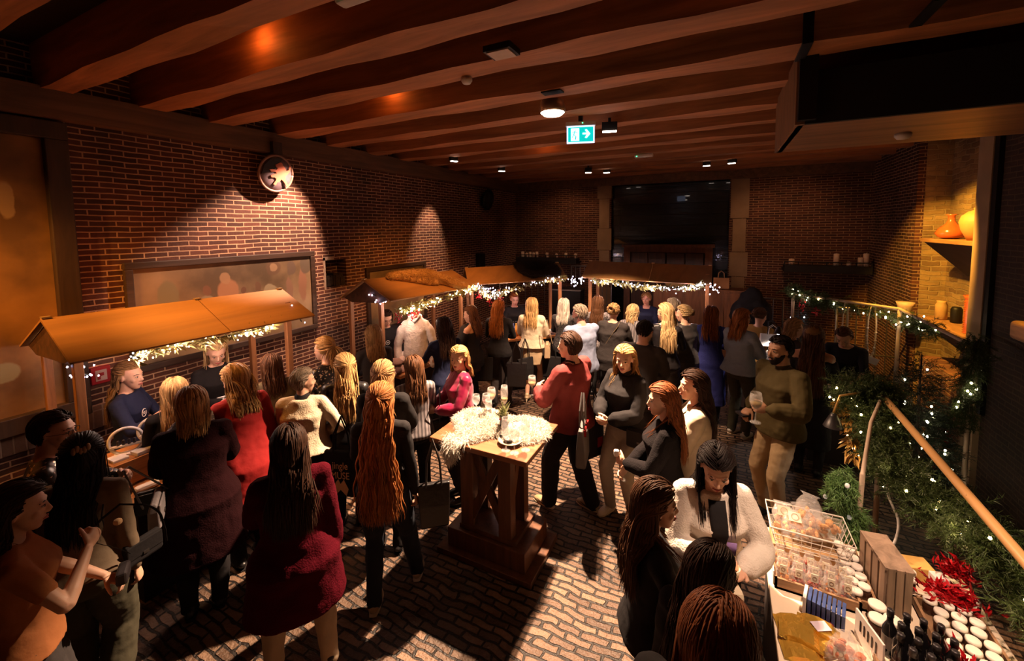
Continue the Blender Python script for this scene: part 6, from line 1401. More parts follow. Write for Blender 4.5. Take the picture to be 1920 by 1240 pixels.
Pn('ginger woman in pale blue sweater with glasses, turned to the right', 1390, 582, 1.72, -32, hair=('ginger', 'long', .32, .004), look=(-25, 14), glasses=True, top=('skyblue', 'knit', .88, 1.0), loose=.02, bottom=('oldgreen', 'trousers', 0), shoes='white', arms=('hold', 'hold'))
Pn('woman in ochre dress with pinned-up brown hair beside the pale blue sweater', 1424, 580, 1.62, -22, hair=('brown', 'updo', .2, .003), look=(-20, 10), top=('ochre', 'knit', .42, 1.0, 'dress'), loose=.01, flare=.04, bottom=('tights', 'leggings', 0), shoes='black')
Pn('fair-haired woman in profile looking right at the bright white display', 1487, 600, 1.64, -62, hair=('darkblonde', 'long', .24, .006), look=(-8, 12), top=('charcoal', 'matte', .84, 1.0), arms=('phone', 'phone'))
f = Pn('bearded man in quilted olive jacket and khaki trousers looking left', 1467, 633, 1.80, 132, width=.93, sex='m', hair=('black', 'short', .04, .001), look=(-4, 2), beard='black', skin='tan', top=('olive', 'matte', .84, 1.0, 'jacket'), loose=.02, bottom=('khaki', 'trousers', 0), shoes='black', arms=('glass', 'bag'), vox=.008, hn=1000, collar='olive', stance=((-.10, .05), (.13, -.02)))
solid('wallet', 'dark wallet in the lower hand of the man in the olive jacket', 'wallet', f.world((.23, .17, .92)), (.09, .12, .02), dark_box, .6, bev=.004)
g_ = wineglass(*f.world((-.14, .41, 1.05)), 'large wine glass with amber drink held by the man in the olive jacket', 'white', 1.25)
def cap_on(fg):
    q = MB(); b__ = MB().ball((0, 0, 0), (.096, .115, .080), 22); v = b__.verts(); v[:, 2] = np.maximum(v[:, 2], -.01) + .070; q.add(v @ fg.hm.T + fg.hc + fg.hm @ P(0, -.02, -.01), b__.f); fg.child(q, 'cap', mat('ochre_cap', (.22, .12, .04), rough=.9, bump=.4))
Pn('woman with very long dark brown hair and ochre cap in off-shoulder black dress', 1526, 614, 1.70, -14, hair=('brown', 'long', .66, .003), topz=1.34, top=('black', 'matte', .35, .9, 'dress'), flare=.03, bottom=('black', 'leggings', 0), hn=900, extras=cap_on)
Pn('stall keeper in black bending over the necklace stall, face half hidden', 1606, 588, 1.66, 155, at=(1.50, 6.62), lean=32, look=(0, 20), hair=('brown', 'short', .06, .003), arms=('reach', 'hold'), top=('black', 'matte', .8, .5), width=1.1, skin='tan', vox=.009)
# -- middle right group
f = Pn('laughing woman with wavy blonde hair, black jacket and light jeans', 1176, 661, 1.70, 152, hair=('blonde', 'long', .44, .014), look=(26, 6), partx=.05, arms=('hold', 'hold'), curl=(.5, .6), top=('black', 'matte', .95, 1.0, 'jacket'), loose=.02, bottom=('jeans', 'trousers', 0), shoes='white', vox=.007, hn=1200, collar='black', at=(-.80, 3.98), stance=((-.12, 0), (.14, .04)))
tote('black tote bag with red patch at the hip of the laughing blonde woman', -1.12, 3.92, .98, 60, cloth_mat('black'), .30, .42, .34, deco='red')
handbag('black shoulder bag in front of the light jeans', f, 1, cloth_mat('black', 'leather'), (-.62, 3.76, .93), -10, (.24, .08, .18), strap=-1)
f = Pn('woman with long auburn hair in black cardigan, face turned left', 1248, 724, 1.66, 100, hair=('auburn', 'long', .48, .008), look=(8, 4), arms=('hold', 'low'), curl=(.5, .4), top=('black', 'knit', .90, 1.0), loose=.012, bottom=('black', 'trousers', 0), vox=.007, hn=1300)
solid('paper_cup', 'small pale cup in the hands of the auburn-haired woman', 'cup', f.world((0, .36, 1.09)), (.04, .04, .05), white_paper, .3, bev=.01)
Pn('woman with long dark hair in cream blouse behind the auburn-haired woman', 1306, 699, 1.68, 95, hair=('darkbrown', 'long', .52, .002), look=(14, 0), top=('cream', 'satin', .86, 1.0), loose=.022, vox=.008, hn=1200, arms=('hold', 'hold'), bottom=('khaki', 'trousers', 0))
f = Pn('woman in white quilted jacket with black hair bowed over a small cup', 1345, 842, 1.64, 196, hair=('black', 'long', .50, .002), look=(-8, 20), lean=12, arms=(((.08, .36, 1.14), (1, -.3, -1)), ((.05, .37, 1.16), (1, -.3, -1))), curl=(.25, .7), palm=((0, .3, 1), (-.4, 0, .8)), top=('white', 'knit', .88, 1.0, 'jacket'), loose=.022, bottom=('black', 'trousers', 0), vox=.0062, hn=2400, lock=.65, partx=.1)
def badge(fg):
    q = MB().box((-.055, .205, 1.22), (.05, .006, .085)); q2 = MB(); q2.add(fg.warp(q.verts()), q.f); fg.child(q2, 'name_badge', mat('badge_lilac', (.28, .18, .45), rough=.4))
    q = MB(); rr = []
    for z_ in np.linspace(.92, 1.41, 12):
        rx, ry, yo = torso_at(fg.T, z_); ring = []
        for x in np.linspace(-.045, .045, 7): ring.append((x, yo + (ry+.050)*math.sqrt(max(0, 1-(x/(rx+.03))**2)) - (.02 if z_ > 1.3 else 0)*(z_-1.3)*9, z_))
        rr.append(np.array(ring + [(x, y-.012, z) for x, y, z in ring[::-1]]))
    q.rings(rr); q2 = MB(); q2.add(fg.warp(q.verts()), q.f); fg.child(q2, 'undershirt', cloth_mat('black'))
badge(f)
cp = f.world((.0, .45, 1.17)); o = MB().lathe((0, 0, 0), [(.02, 0), (.028, 0), (.038, .05), (.034, .05), (.026, .008), (.001, .008)], 20).build('tasting_cup', mat('cup_card', (.70, .55, .38), rough=.6), smooth=True); o.location = cp; tag(o, 'small tasting cup in the hand of the white quilted jacket', 'cup')
f = Pn('dark-haired woman in black seen in right profile at the front counter', 1222, 908, 1.60, -62, hair=('brown', 'long', .46, .003), look=(-4, 2), top=('black', 'matte', .88, 1.0), arms=('hold', 'hold'), vox=.0065, hn=2600, lock=.65, skin='tan')
solid('cream_pouch', 'cream soft pouch beside the dark-haired woman at the front counter', 'pouch', (.07, 2.18, 1.02), (.12, .10, .07), mat('cream_soft', (.62, .52, .38), rough=.9), .4, bev=.03)
Pn('woman with voluminous glossy dark hair right in front of the camera', 1330, 1036, 1.57, -22, hair=('darkbrown', 'long', .55, .006), top=('black', 'matte', .88, 1.0), vox=.008, hn=4200, lock=.5, arms=('down', 'hold'), look=(-10, 4))
Pn('nearest person with dark reddish hair at the bottom edge, in black', 1345, 1152, 1.76, -15, hair=('auburn', 'bob', .20, .003), top=('black', 'matte', .86, 1.0), vox=.008, hn=3600, lock=.5, width=1.15, loose=.02, arms=('down', 'hold'), look=(0, 10))

# ------------------------------------------------------------------ front counter on the right with its goods
CZ = .90
r = empty('front_counter', (.75, 2.3, 0), 0, 'long white-topped counter at the front right, full of delicacies', 'counter')
bevel(MB().bb(.27, 1.22, 1.2, 3.02, CZ-.03, CZ).build('top', mat('counter_white', (.80, .66, .50), rough=.45, var=.05), r), .004); MB().bb(.30, 1.19, 1.23, 2.99, 0, CZ-.03).build('skirt', cloth_dk, r)
basket_m = mat('white_wire', (.72, .66, .60), rough=.4)
def wire_basket(c, sx, sy, h_, rz_, label):
    r = empty('wire_basket', c, rz_, label, 'basket'); 
    def ring(z_, k, rad): 
        a, b_ = sx/2*k, sy/2*k; MB().tube([(-a, -b_, z_), (a, -b_, z_), (a, b_, z_), (-a, b_, z_), (-a, -b_, z_)], rad, n=6).build('wire', basket_m, r, local=True)
    for z_, k, rad in ((0, .82, .002), (h_*.33, .88, .002), (h_*.66, .94, .002), (h_, 1.0, .0045)): ring(z_, k, rad)
    for t in np.linspace(-1, 1, 9):
        for s_ in (-1, 1):
            MB().tube([(t*sx/2*.82, s_*sy/2*.82, 0), (t*sx/2, s_*sy/2, h_)], .0018, n=5).build('wire', basket_m, r, local=True)
    for t in np.linspace(-1, 1, 7):
        for s_ in (-1, 1): MB().tube([(s_*sx/2*.82, t*sy/2*.82, 0), (s_*sx/2, t*sy/2, h_)], .0018, n=5).build('wire', basket_m, r, local=True)
    for t in np.linspace(-.8, .8, 5): MB().tube([(-sx/2*.82, t*sy/2*.82, 0), (sx/2*.82, t*sy/2*.82, 0)], .0018, n=5).build('wire', basket_m, r, local=True)
wire_basket((.49, 2.88, CZ+.065), .40, .27, .12, .02, 'white wire basket of biscuit bags on the front counter')
solid('wooden_riser', 'pale wooden riser block carrying the wire basket', 'riser', (.47, 2.88, CZ+.001), (.32, .20, .06), wood('riser_pine', (.55, .33, .15), axis='x'))
film = mat('clear_film', (.95, .92, .88), rough=.12, alpha=.22, spec=.8, bump=.8, bscale=40, coat=.6)
cookie = mat('biscuit', (.72, .36, .12), rough=.8, var=.35, scale=30, bump=.6, bscale=90); dried = mat('dried_fruit', (.30, .035, .02), rough=.4, var=.6, scale=40, bump=.8); dried2 = mat('dried_orange', (.62, .22, .04), rough=.4, var=.5, scale=40, bump=.8)
label_m = mat('cream_label', (.78, .68, .52), rough=.5, var=.04)
def bagged(c, s_, rz_, m, label, g, seed, tilt=0.0, tag_=True, name='biscuit_bag', nfill=10):
    r = empty(name, c, rz_, label, 'bag', g); sx, sy, sz = s_; rs = np.random.RandomState(seed); T_ = rotx(tilt)
    q = MB()
    for k in range(nfill):
        p = P(rs.uniform(-.36, .36)*sx, rs.uniform(-.25, .25)*sy, rs.uniform(.08, .58)*sz); b__ = MB().ball((0, 0, 0), P(.17, .2, .10)*min(sx, .11)*rs.uniform(.8, 1.3), 8); q.add((b__.verts() @ Rr(rs).T + p) @ T_.T, b__.f)
    q.build('filling', m, r, local=True)
    rr = []
    for z_, kx, ky in ((0, .80, .8), (.05, 1, 1), (.35, 1.0, 1.0), (.62, .94, .8), (.80, .7, .3), (.9, .55, .12), (1.0, .78, .08)):
        e = ellip(z_*sz, sx/2*kx, sy/2*ky, 0, 18, 3.0); e[:, 0] += rs.normal(size=18)*.003; rr.append(e @ T_.T)
    MB().rings(rr).build('film', film, r, smooth=True, local=True)
    if tag_:
        q = MB(); q.box((0, -sy/2*1.04, sz*.66), (sx*.50, .003, sz*.34)); q2 = MB(); q2.add(q.verts() @ T_.T, q.f); q2.build('label', label_m, r, local=True); q = MB(); a = np.linspace(0, 2*math.pi, 17); q.tube(np.stack([sx*.14*np.cos(a), np.full(17, -sy/2*1.04-.003), sz*.66+sx*.14*np.sin(a)], 1), .0012, n=5, caps=False); q2 = MB(); q2.add(q.verts() @ T_.T, q.f); q2.build('label_ring', mat('label_ink', (.35, .2, .1)), r, local=True)
    return r
def Rr(rs):
    return np.array(Euler(tuple(rs.uniform(0, 6, 3))).to_matrix())
bk = 0
for i, (dx, dy, dz, tl) in enumerate(((-.11, .03, .0, -.6), (-.02, .05, .02, -.2), (.08, .05, .02, .2), (-.06, -.05, .02, -.9), (.05, -.04, .04, -.4), (.0, .02, .10, -.3), (.10, -.02, .09, .5))):
    bagged((.49+dx, 2.88+dy, CZ+.075+dz), (.13, .08, .16), .5*math.sin(i*2.1), cookie, 'clear bag of golden biscuits, %s in the wire basket' % ('at the back left', 'at the back middle', 'at the back right', 'at the front left', 'at the front right', 'on top in the middle', 'on top at the right')[i], 'bags of golden biscuits in the wire basket', 10+i, tl, tag_=i in (0, 3))
# wooden tray with upright labelled pouches
kw = wood('crate_pine', (.36, .20, .10), axis='x', rough=.7)
r = crate(.48, 2.61, CZ+.001, .37, .21, .06, kw, 'shallow wooden tray of labelled pouches in front of the wire basket', 'wooden_tray', 'tray')
MB().box((-.188, -.05, .035), (.004, .06, .08)).build('price_card', white_paper, r, local=True)
n_ = 0
for j in range(3):
    for i in range(5):
        bagged((.335+.070*i+.012*(j % 2), 2.550+.060*j, CZ+.014), (.064, .044, .12), .1*math.sin(i*3+j), [dried2, dried, dried][(i+j) % 3] if i else dried2, 'labelled dried fruit pouch, %s row from the front, %s from the left, wooden tray' % (ORD[j], ORD[i]), 'pouches of dried fruit in the wooden tray', 50+n_, -.15, name='dried_fruit_pouch', nfill=8); n_ += 1
# blue and white booklets, gold packets, salmon net bags, cards
bl = mat('booklet_blue', (.05, .08, .22), rough=.35, var=.6, scale=25)
for i in range(9):
    o = solid('blue_packet', 'slim %s packet, %s from the left in the row before the wooden tray' % ('white' if i == 0 else 'blue patterned', ORD[i]), 'packet', (.42+.019*i, 2.435-.003*i, CZ+.001), (.014, .10, .09-.002*i), bl if i else white_paper, -.25, 'blue patterned packets in a row', .001)
solid('flat_packet', 'flat blue and red packet lying before the blue row', 'packet', (.46, 2.36, CZ+.001), (.13, .04, .015), mat('red_blue', (.20, .02, .05), rough=.4), .1)
goldm = mat('gold_foil', (.80, .48, .08), rough=.22, metal=.7, bump=1.0, bscale=22)
for i, (x, y, rz_, dz) in enumerate(((.36, 2.29, .2, 0), (.45, 2.30, -.2, .018), (.37, 2.22, -.1, .022), (.48, 2.24, .3, .0), (.37, 2.15, .15, 0))):
    q = MB(); rr = []
    for t, th in ((-.5, .004), (-.42, .006), (-.3, .022), (0, .03), (.3, .022), (.42, .006), (.5, .004)): rr.append(np.array([(t*.17, -.05, 0), (t*.17, .05, 0), (t*.17, .045, th), (t*.17, -.045, th)]) + P(0, 0, .001+.003*math.sin(t*9)))
    q.rings(rr); o = q.build('gold_packet', goldm, smooth=False); o.location = (x, y, CZ+dz); o.rotation_euler = (0, 0, rz_); tag(o, 'shiny golden foil packet, %s one at the left counter edge' % ('farthest', 'far right', 'middle', 'near right', 'nearest')[i], 'packet', 'golden foil packets on the front counter')
solid('price_card', 'lilac price card on the golden packets', 'card', (.46, 2.29, CZ+.05), (.07, .05, .002), mat('lilac_pale', (.62, .52, .60)), .5, bev=.0005)
solid('price_card', 'pink price card below the golden packets', 'card', (.37, 2.06, CZ+.001), (.06, .09, .003), mat('pink_card', (.75, .50, .48)), .15, bev=.0005)
netm = mat('salmon_fill', (.72, .20, .08), rough=.5, var=.5, scale=30, bump=.5)
for i, (x, y, dz) in enumerate(((.50, 2.15, 0), (.58, 2.21, 0), (.57, 2.11, 0), (.47, 2.06, 0), (.55, 2.02, 0), (.52, 2.14, .06), (.59, 2.11, .05), (.48, 1.97, .0), (.58, 1.94, 0))):
    bagged((x, y, CZ+.002+dz), (.09, .07, .11), i*1.3, netm, 'clear bag of salmon-orange sweets, %s of the pile' % ('at the back left', 'at the back right', 'in the middle right', 'at the left', 'in the centre', 'on top of the left', 'on top of the right', 'at the front left', 'at the front right')[i], 'bags of salmon-orange sweets', 90+i, -.3, tag_=i % 3 == 0, name='sweets_bag', nfill=7)
r = empty('leaning_sign', (.635, 2.28, CZ+.001), math.radians(-72), 'white leaning sign board with dark lettering', 'sign'); q = MB().box((0, .0, .07), (.18, .008, .14)); q.build('board', white_paper, r, local=True); q = MB()
for k in range(5): q.box((-.05+.025*k, -.006, .085), (.006, .003, .05))
q.build('lettering', dark_box, r, local=True)
r = crate(.66, 2.06, CZ+.001, .035, .44, .05, kw, 'long narrow wooden divider rail on the front counter', 'wooden_divider', 'divider')
# upright slatted crate in the middle
r = empty('slatted_crate', (.80, 2.70, CZ+.001), math.radians(8), 'weathered slatted wooden crate standing on end on the front counter', 'crate')
cm = wood('weathered_slat', (.34, .23, .16), axis='z', rough=.85, scale=2)
for k in range(4): bevel(MB().box((-.055, -.105+.070*k, .125), (.010, .052, .25)).build('slat', cm, r, local=True), .002)
for k in range(3): bevel(MB().box((-.035+.035*k, -.135, .125), (.030, .010, .25)).build('slat', cm, r, local=True), .002)
for zz in (.008, .242): MB().box((0, 0, zz), (.12, .27, .014)).build('end_board', cm, r, local=True)
for k in range(3): bevel(MB().box((.055, -.09+.09*k, .125), (.010, .06, .25)).build('slat', cm, r, local=True), .002)
lid_m = mat('jar_lid_white', (.84, .76, .68), rough=.35, var=.02); jar_m = mat('jar_dark', (.06, .025, .015), rough=.12, coat=.6)
JAR = []
def jar(x, y, z_, label, g, rr_=.027, hh=.055):
    key = (rr_, hh)
    if not JAR or JAR[-1][0] != key:
        r = empty('jar', (x, y, z_), 0, label, 'jar', g)
        MB().lathe((0, 0, 0), [(rr_*.6, 0), (rr_*.95, .002), (rr_, .01), (rr_, hh*.85), (rr_*.8, hh)], 18).build('glass', jar_m, r, local=True, smooth=True)
        MB().lathe((0, 0, hh), [(rr_*.5, 0), (rr_*.98, 0), (rr_*1.0, .004), (rr_*.98, .014), (rr_*.8, .016), (rr_*.01, .0155)], 18).build('lid', lid_m, r, local=True, smooth=True)
        JAR.append((key, r)); return r
    return clone(JAR[-1][1], (x, y, z_), 0, label, g)
for k, (x, y) in enumerate([(.655+.0*i, 2.92-.07*i) for i in range(6)] + [(.70, 2.90-.07*i) for i in range(5)]):
    jar(x, y, CZ+.012, 'white-lidded jar %s from the back in the %s row of the narrow box' % (ORD[k % 6 if k < 6 else k-6], 'left' if k < 6 else 'right'), 'white-lidded jars left of the slatted crate')
crate(.68, 2.76, CZ+.001, .12, .44, .05, kw, 'narrow box of white-lidded jars left of the slatted crate', 'wooden_tray', 'tray')
k = 0
for i in range(6):
    for j in range(3): jar(.965+.063*j+.02*(i % 2), 2.66-.062*i, CZ+.012, 'white-lidded jar, %s row from the back, %s column, right-hand tray' % (ORD[i], ('left', 'middle', 'right')[j]), 'white-lidded jars in the right-hand tray'); k += 1
crate(1.035, 2.50, CZ+.001, .25, .40, .05, kw, 'right-hand tray filled with rows of white-lidded jars', 'wooden_tray', 'tray')
for i in range(4):
    for j in range(3): jar(.97+.066*j, 2.15-.062*i+.02*j, CZ+.002, 'white-lidded jar, %s row, %s column, group below the red tinsel' % (ORD[i], ('left', 'middle', 'right')[j]), 'white-lidded jars in the lowest right group')
for (x, y, dz) in ((1.10, 2.78, 0), (1.16, 2.76, 0), (1.13, 2.72, .08), (.95, 2.86, 0), (.93, 2.80, 0)): jar(x, y, CZ+.002+dz if not dz else CZ+.002, 'white-lidded jar at the counter back at %s of the red decoration' % {1.10: 'the left', 1.16: 'the right', 1.13: 'the front', .95: 'the far left', .93: 'the near left'}[x], 'white-lidded jars at the back of the counter')
for (x, y) in ((.72, 2.50), (.76, 2.43), (.70, 2.41)): jar(x, y, CZ+.002, 'large white-lidded jar between crate and bottles, %s one' % {.50: 'farthest', .43: 'right', .41: 'nearest'}[round(y-2, 2)], 'large white-lidded jars between crate and bottles', .036, .075)
solid('yellow_box', 'open yellow cardboard box at the far end of the counter', 'box', (.98, 2.93, CZ+.001), (.16, .10, .08), mat('yellow_card', (.72, .42, .12), rough=.6), .2); solid('white_carton', 'small white carton beside the yellow box', 'carton', (1.06, 2.84, CZ+.001), (.06, .06, .10), white_paper, .3)
# black bottles
bott = mat('black_bottle_glass', (.008, .007, .008), rough=.08, coat=.8); B0 = None
rs = np.random.RandomState(12)
for i in range(16):
    x, y = .715+.056*(i % 4)+.02*((i//4) % 2), 2.32-.062*(i//4); lb, g_ = 'small black glass bottle, %s row from the back, %s from the left' % (ORD[i//4], ORD[i % 4]), 'black bottles on the front counter'
    if B0 is None:
        B0 = empty('black_bottle', (x, y, CZ+.001), 0, lb, 'bottle', g_)
        MB().lathe((0, 0, 0), [(.01, 0), (.025, .001), (.026, .01), (.026, .13), (.012, .16), (.0105, .19), (.002, .19)], 18).build('glass', bott, B0, local=True, smooth=True); MB().lathe((0, 0, .186), [(.010, 0), (.0135, 0), (.0135, .028), (.011, .032), (.001, .032)], 14).build('cap', dark_box, B0, local=True, smooth=True)
        MB().lathe((0, 0, .04), [(.0262, 0), (.0266, .0), (.0266, .06), (.0262, .06)], 18).build('label', mat('bottle_label', (.25, .2, .17), rough=.5), B0, local=True)
    else: clone(B0, (x, y, CZ+.001), rs.uniform(0, 6), lb, g_)
# red tinsel and poinsettia decorations
redm = mat('red_tinsel', (.42, .006, .012), rough=.35, var=.4, scale=30); 
def tinsel(c, rad, n, label, seed, L=.045):
    rs = np.random.RandomState(seed); r = empty('red_tinsel', c, 0, label, 'decoration'); b__ = rs.normal(size=(n, 3))*P(*rad)*.5 + P(*c); b__[:, 2] = np.maximum(b__[:, 2], c[2]); d_ = rnd_unit(n, rs); d_[:, 2] = np.abs(d_[:, 2]); q = MB(); q.add(*leaves(b__, d_, L, .018, rs)); q.build('petals', redm, r); return r
tinsel((1.06, 2.72, CZ+.08), (.10, .07, .05), 320, 'red tinsel cluster over the jars at the back of the counter', 1)
tinsel((1.13, 2.86, CZ+.12), (.06, .05, .06), 200, 'upright red tinsel bow at the far counter end', 2)
tinsel((.95, 2.24, CZ+.06), (.06, .10, .04), 300, 'red tinsel strand right of the black bottles', 3)
tinsel((1.06, 2.26, CZ+.05), (.12, .04, .03), 260, 'red tinsel strand between tray and lowest jars', 4)
for k, (x, y) in enumerate(((1.02, 2.20), (1.08, 2.17), (.99, 2.15))):
    o = lump((0, 0, 0), (.045, .03, .022), 80+k).build('bread_roll', mat('bread', (.62, .36, .14), rough=.8, bump=.4), smooth=True); o.location = (x, y, CZ+.004); tag(o, 'golden pastry beside the lowest jars, %s one' % ('left', 'right', 'nearest')[k], 'pastry', 'golden pastries beside the lowest jars')

# frame of the front stall: pole, rail, garlands, lamp, cable
pole_m = mat('pale_pole', (.50, .38, .28), rough=.45, var=.2, scale=12); rail_m = mat('rail_wood', (.50, .27, .10), rough=.4, var=.2, scale=6, stretch=(2, .3, 2))
ra, rb_ = at_z(1655, 742, 1.42), at_z(1935, 1130, 1.42); ra = P(1.22, ra[1], 1.42); rb_ = P(1.14, 1.75, 1.44)
r = empty('stall_rail_frame', (1.2, 3.1, 0), 0, 'wooden handrail frame running along the back of the front counter', 'frame')
MB().tube([ra, ra*.5+rb_*.5, rb_], .024, n=14).build('rail', rail_m, r, smooth=True); MB().tube([(1.22, ra[1], 0), (1.22, ra[1], 1.42)], .02, n=12).build('post', pole_m, r, smooth=True); MB().tube([(1.14, 1.78, 0), (1.14, 1.78, 1.42)], .02, n=12).build('post', pole_m, r, smooth=True)
r = empty('support_pole', (.80, 3.16, 0), 0, 'thin pale upright pole at the far end of the front counter', 'pole'); MB().tube([(.79, 3.14, 0), (.79, 3.14, .9), (.80, 3.14, 1.32)], .014, n=10).build('pole', pole_m, r, smooth=True)
MB().tube([(.80, 3.14, 1.32), (1.0, 3.8, 1.40), (1.22, ra[1], 1.42)], .012, n=8).build('cross_bar', pole_m, r, smooth=True)
L0 = ra; Lr = lambda t, dx=0, dz=0: ra*(1-t) + rb_*t + P(dx, 0, dz)
garland('lush green fir garland with warm lights along the front rail', [Lr(-.02, -.10, .02), Lr(.10, -.12, -.14), Lr(.26, -.12, -.24), Lr(.42, -.05, -.24), Lr(.58, .08, -.20), Lr(.74, .12, -.24), Lr(.95, .12, -.20)], .15, 'pine', 2200, 20, bulb_amber, 21, lamp=(4, 12, (1, .7, .3)), m=pine, L=.12, br=.008)
garland('green fir garland bunch around the near end post of the rail', [ra+P(-.30, -.1, -.02), ra+P(-.12, .05, .04), ra+P(.02, .05, -.02), ra+P(-.02, -.3, -.2)], .18, 'pine', 800, 9, bulb_amber, 22, lamp=(1, 12, (1, .7, .3)), L=.11, br=.009)
garland('bright green fir garland wound down the pale upright pole', [(.72, 3.16, 1.30), (.70, 3.14, 1.16), (.78, 3.13, 1.02), (.70, 3.12, .92), (.78, 3.12, .80), (.74, 3.10, .66)], .09, 'pine', 620, 7, glow('pearl', (.8, .75, .68), .25), 23, m=pine_l, L=.07, br=.013)
garland('cluster of fairy lights with yellow leaves near the rail end', [ra+P(-.28, .02, -.1), ra+P(-.22, -.1, -.3), ra+P(-.20, -.15, -.5)], .07, 'euca', 120, 4, bulb_amber, 24, m=mat('yellow_leaf', (.5, .26, .05), rough=.5), L=.09)
r = empty('clamp_lamp', (.80, 4.2, 1.2), 0, 'hooked clamp lamp with black shade at the far end of the rail', 'lamp')
lx, ly, lz = at_z(1562, 800, 1.18)
MB().tube([ra + P(-.12, 0, .02), (lx+.14, ly+.06, 1.46), (lx+.04, ly+.02, 1.44), (lx, ly, 1.30)], .009, n=8).build('arm', mat('brass_arm', (.6, .36, .12), rough=.3, metal=.6), r, smooth=True)
MB().lathe((lx, ly, lz), [(.075, 0), (.07, .0), (.03, .09), (.02, .11), (.002, .11)], 20).build('shade', dark_box, r, smooth=True); MB().ball((lx, ly, lz+.025), .028, 12).build('lamp_bulb', glow('lamp_bulb_glow', (.9, .9, 1), 10), r, smooth=True)
light('clamp_glow', 'SPOT', (lx, ly, lz), 14, (1, .8, .7), .03, (lx, ly-.1, 0), 100, .5)
r = empty('power_cable', (.95, 3.2, .8), 0, 'pale loose cable curling behind the upright pole', 'cable')
MB().tube(path_pts([(.80, 3.15, .72), (.86, 3.2, .78), (1.0, 3.3, .80), (1.06, 3.4, .92), (1.03, 3.5, 1.04), (1.06, 3.6, 1.10)], 30), .008, n=8).build('cord', white_pl, r, smooth=True)
# Christmas tree
def fir(label, c, h_, rad, seed, n, bulbs, bm, tiers=14, name='christmas_tree', br=.009):
    rs = np.random.RandomState(seed); r = empty(name, c, 0, label, 'tree'); c = P(*c)
    MB().tube([c, c + P(0, 0, h_*.95)], [.03, .006], n=8).build('trunk', dark_w, r)
    z_ = 1 - rs.uniform(0, 1, n)**.6; z_ = 1 - np.sqrt(rs.uniform(0, 1, n)); a = rs.uniform(0, 6.283, n); rr_ = rad*(1-z_)*rs.uniform(.25, .85, n)*(.85+.3*np.sin(z_*tiers*6.28/2))
    b__ = np.stack([rr_*np.cos(a), rr_*np.sin(a), .12*h_ + z_*h_*.86], 1) + c; d_ = np.stack([np.cos(a), np.sin(a), rs.uniform(-.25, .45, n)], 1); d_ /= np.linalg.norm(d_, axis=1)[:, None]
    q = MB(); q.add(*needles(b__, d_, h_*.085, .0026, rs, per=18, nl=.036)); q.build('branches', mat('tree_needles', (.014, .026, .010), rough=.6, var=.4), r)
    for k in range(bulbs):
        z0 = 1 - math.sqrt(rs.uniform(0, .98)); a0 = rs.uniform(0, 6.283); q0 = rad*(1-z0)*.98 + .02
        bulb_obj(r, c + P(q0*math.cos(a0), q0*math.sin(a0), .12*h_+z0*h_*.86), bm, br)
    return r
fir('dark Christmas tree with scattered lights by the right wall', (1.80, 5.46, 0), 1.62, .42, 5, 1500, 50, bulb_warm)
fir('smaller lit Christmas tree behind the white display', (1.06, 7.55, 0), 1.72, .40, 6, 900, 34, glow('bulb_blue', (.75, .75, 1.0), 30))
# necklace stall
SR = [at_z(1483, 540, 1.72), at_z(1640, 564, 1.72)]
sx0, sy0 = .98, 7.0
r = empty('necklace_stall', (1.4, 6.6, 0), 0, 'necklace stall made of pale wooden poles with hanging necklaces', 'market stall')
pA, pB, pC = P(.92, 7.05, 1.86), P(1.92, 6.50, 1.82), P(2.10, 5.30, 1.70)
for a_, b__ in ((pA, pB), (pB, pC)): MB().tube([a_, b__], .018, n=10).build('rail', pole_m, r, smooth=True)
for p in (pA, pB, pC): MB().tube([(p[0], p[1], 0), p], .02, n=10).build('post', pole_m, r, smooth=True)
bevel(MB().bb(.95, 1.85, 5.90, 6.38, .88, .91).build('table_top', mat('stall_black_cloth', (.02, .017, .02), rough=.9), r), .01); MB().bb(.98, 1.82, 5.93, 6.35, 0, .88).build('skirt', cloth_dk, r)
garland('fir garland with red bows and lights along the necklace stall top', [pA+P(-.06, 0, .08), pA+P(.15, -.07, -.02), pA*.6+pB*.4+P(0, 0, -.05), pB+P(0, .02, -.12), pB*.5+pC*.5+P(0, 0, -.05)], .12, 'pine', 700, 34, bulb_warm, 31, L=.09, berries=[tuple(pA*.75+pB*.25+P(0, 0, -.2)), tuple(pA*.9+pB*.1+P(0, 0, -.15))], lamp=(2, 3, WL), br=.009)
garland('dark fir garland hanging down the right post of the necklace stall', [pC+P(0, 0, .08), pC+P(.0, -.02, -.15), pC+P(-.04, -.02, -.42), pC+P(-.02, 0, -.7)], .13, 'pine', 420, 8, bulb_warm, 32, L=.10, br=.009)
rope = mat('rope_beads', (.62, .50, .34), rough=.6, bump=.5, bscale=60)
def necklace(p, ln, wd, label, m=rope, tagged=True):
    r = empty('necklace', tuple(p), 0, label, 'necklace'); a = np.linspace(0, 2*math.pi, 40); lp = np.stack([wd*np.sin(a), np.zeros(40), -ln/2 + ln/2*np.cos(a)], 1) + p
    MB().tube(lp, .008, n=6, caps=False).build('cord', m, r, smooth=True)
    q = MB(); [q.ball(lp[k], .014, 8) for k in range(10, 31, 2)]; q.build('beads', mat('pale_beads', (.72, .62, .50), rough=.4), r, smooth=True)
    MB().box(p + P(.02, -.02, -ln-.04), (.11, .006, .085), M=roty(.35)).build('price_tag', white_paper, r)
nA = pA*.42+pB*.58; nB = pA*.18+pB*.82
nA = pA*.46+pB*.54; nB = pA*.22+pB*.78
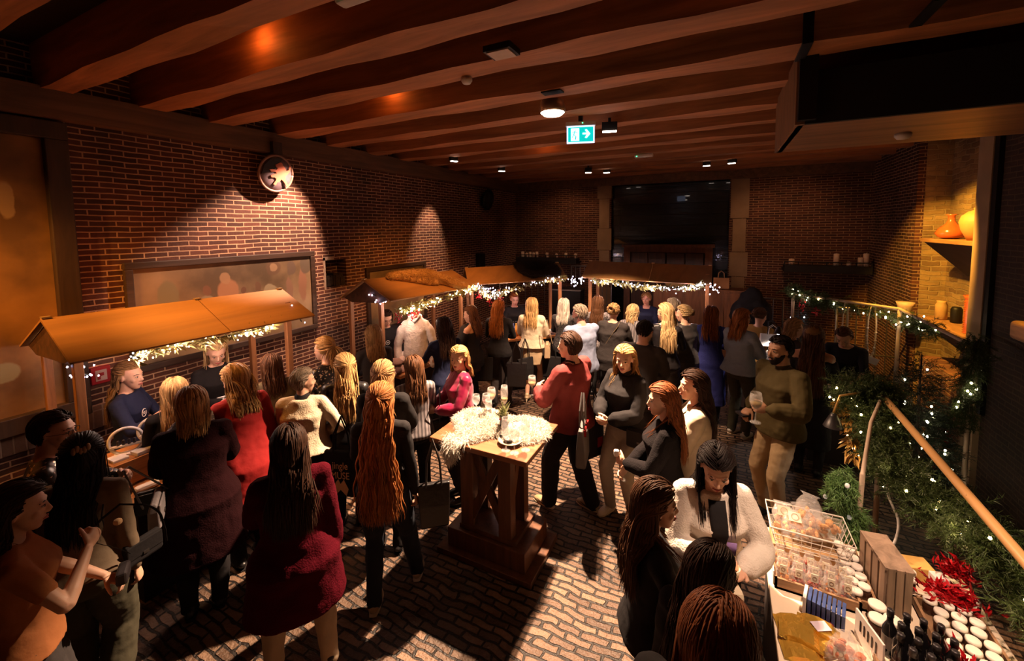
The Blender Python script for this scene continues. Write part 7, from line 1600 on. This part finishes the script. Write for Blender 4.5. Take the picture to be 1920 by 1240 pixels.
necklace(nA, .74, .028, 'long cord necklace with tag hanging left on the necklace stall'); necklace(nB, .66, .042, 'thick beaded necklace with tag hanging right on the necklace stall')
for k in range(5): solid('jewellery_card', 'small white jewellery card, %s from the left on the necklace stall table' % ORD[k], 'card', (1.15+.13*k, 5.98+.04*(k % 2), .911), (.07, .05, .04), white_paper, .4*k, 'white jewellery cards on the necklace stall', .002)
o = lump((0, 0, 0), (.16, .07, .03), 3).build('grey_scarf', mat('grey_scarf', (.16, .15, .18), rough=.9, bump=.4), smooth=True); o.location = (1.55, 6.0, .911); tag(o, 'grey scarf lying on the necklace stall table', 'scarf')
# bright white display with lamp left of the tree
r = empty('white_display', (.82, 6.42, 0), 0, 'white stepped display stand lit by a lamp beside the small tree', 'display stand')
wd_ = mat('display_white', (.85, .78, .70), rough=.6)
bevel(MB().bb(.50, .92, 6.34, 6.76, .86, .90).build('board', wd_, r), .01); [MB().bb(x-.02, x+.02, y-.02, y+.02, 0, .86).build('leg', wd_, r) for x in (.54, .88) for y in (6.40, 6.70)]
for k in range(4):
    o = lump((0, 0, 0), (.17-.012*k, .11, .048), 70+k).build('white_towel', wd_, smooth=True); o.location = (.70, 6.56, .90+.062*k); tag(o, 'folded white textile, %s from the bottom of the bright white stack' % ORD[k], 'towel', 'bright stacked white textiles')
paper_bag(.66, 6.74, 1.16, .30, .16, .1, 'white tote on top of the bright white display', wd_, None)
r = empty('display_lamp', (.70, 6.45, 1.45), 0, 'small black lamp shining on the white display', 'lamp'); MB().tube([(.60, 6.72, .90), (.60, 6.72, 1.50), (.64, 6.6, 1.54), (.68, 6.52, 1.50)], .008, n=8).build('arm', black_iron, r, smooth=True); MB().lathe((.70, 6.48, 1.40), [(.06, 0), (.055, 0), (.03, .07), (.02, .09), (.002, .09)], 18).build('shade', dark_box, r, smooth=True); MB().ball((.70, 6.48, 1.41), .03, 10).build('lamp_bulb', glow('lamp_bulb_glow', (.9, .9, 1), 10), r, smooth=True)
light('display_glow', 'SPOT', (.70, 6.48, 1.39), 45, (1, .88, .8), .03, (.70, 6.5, 0), 120, .5)
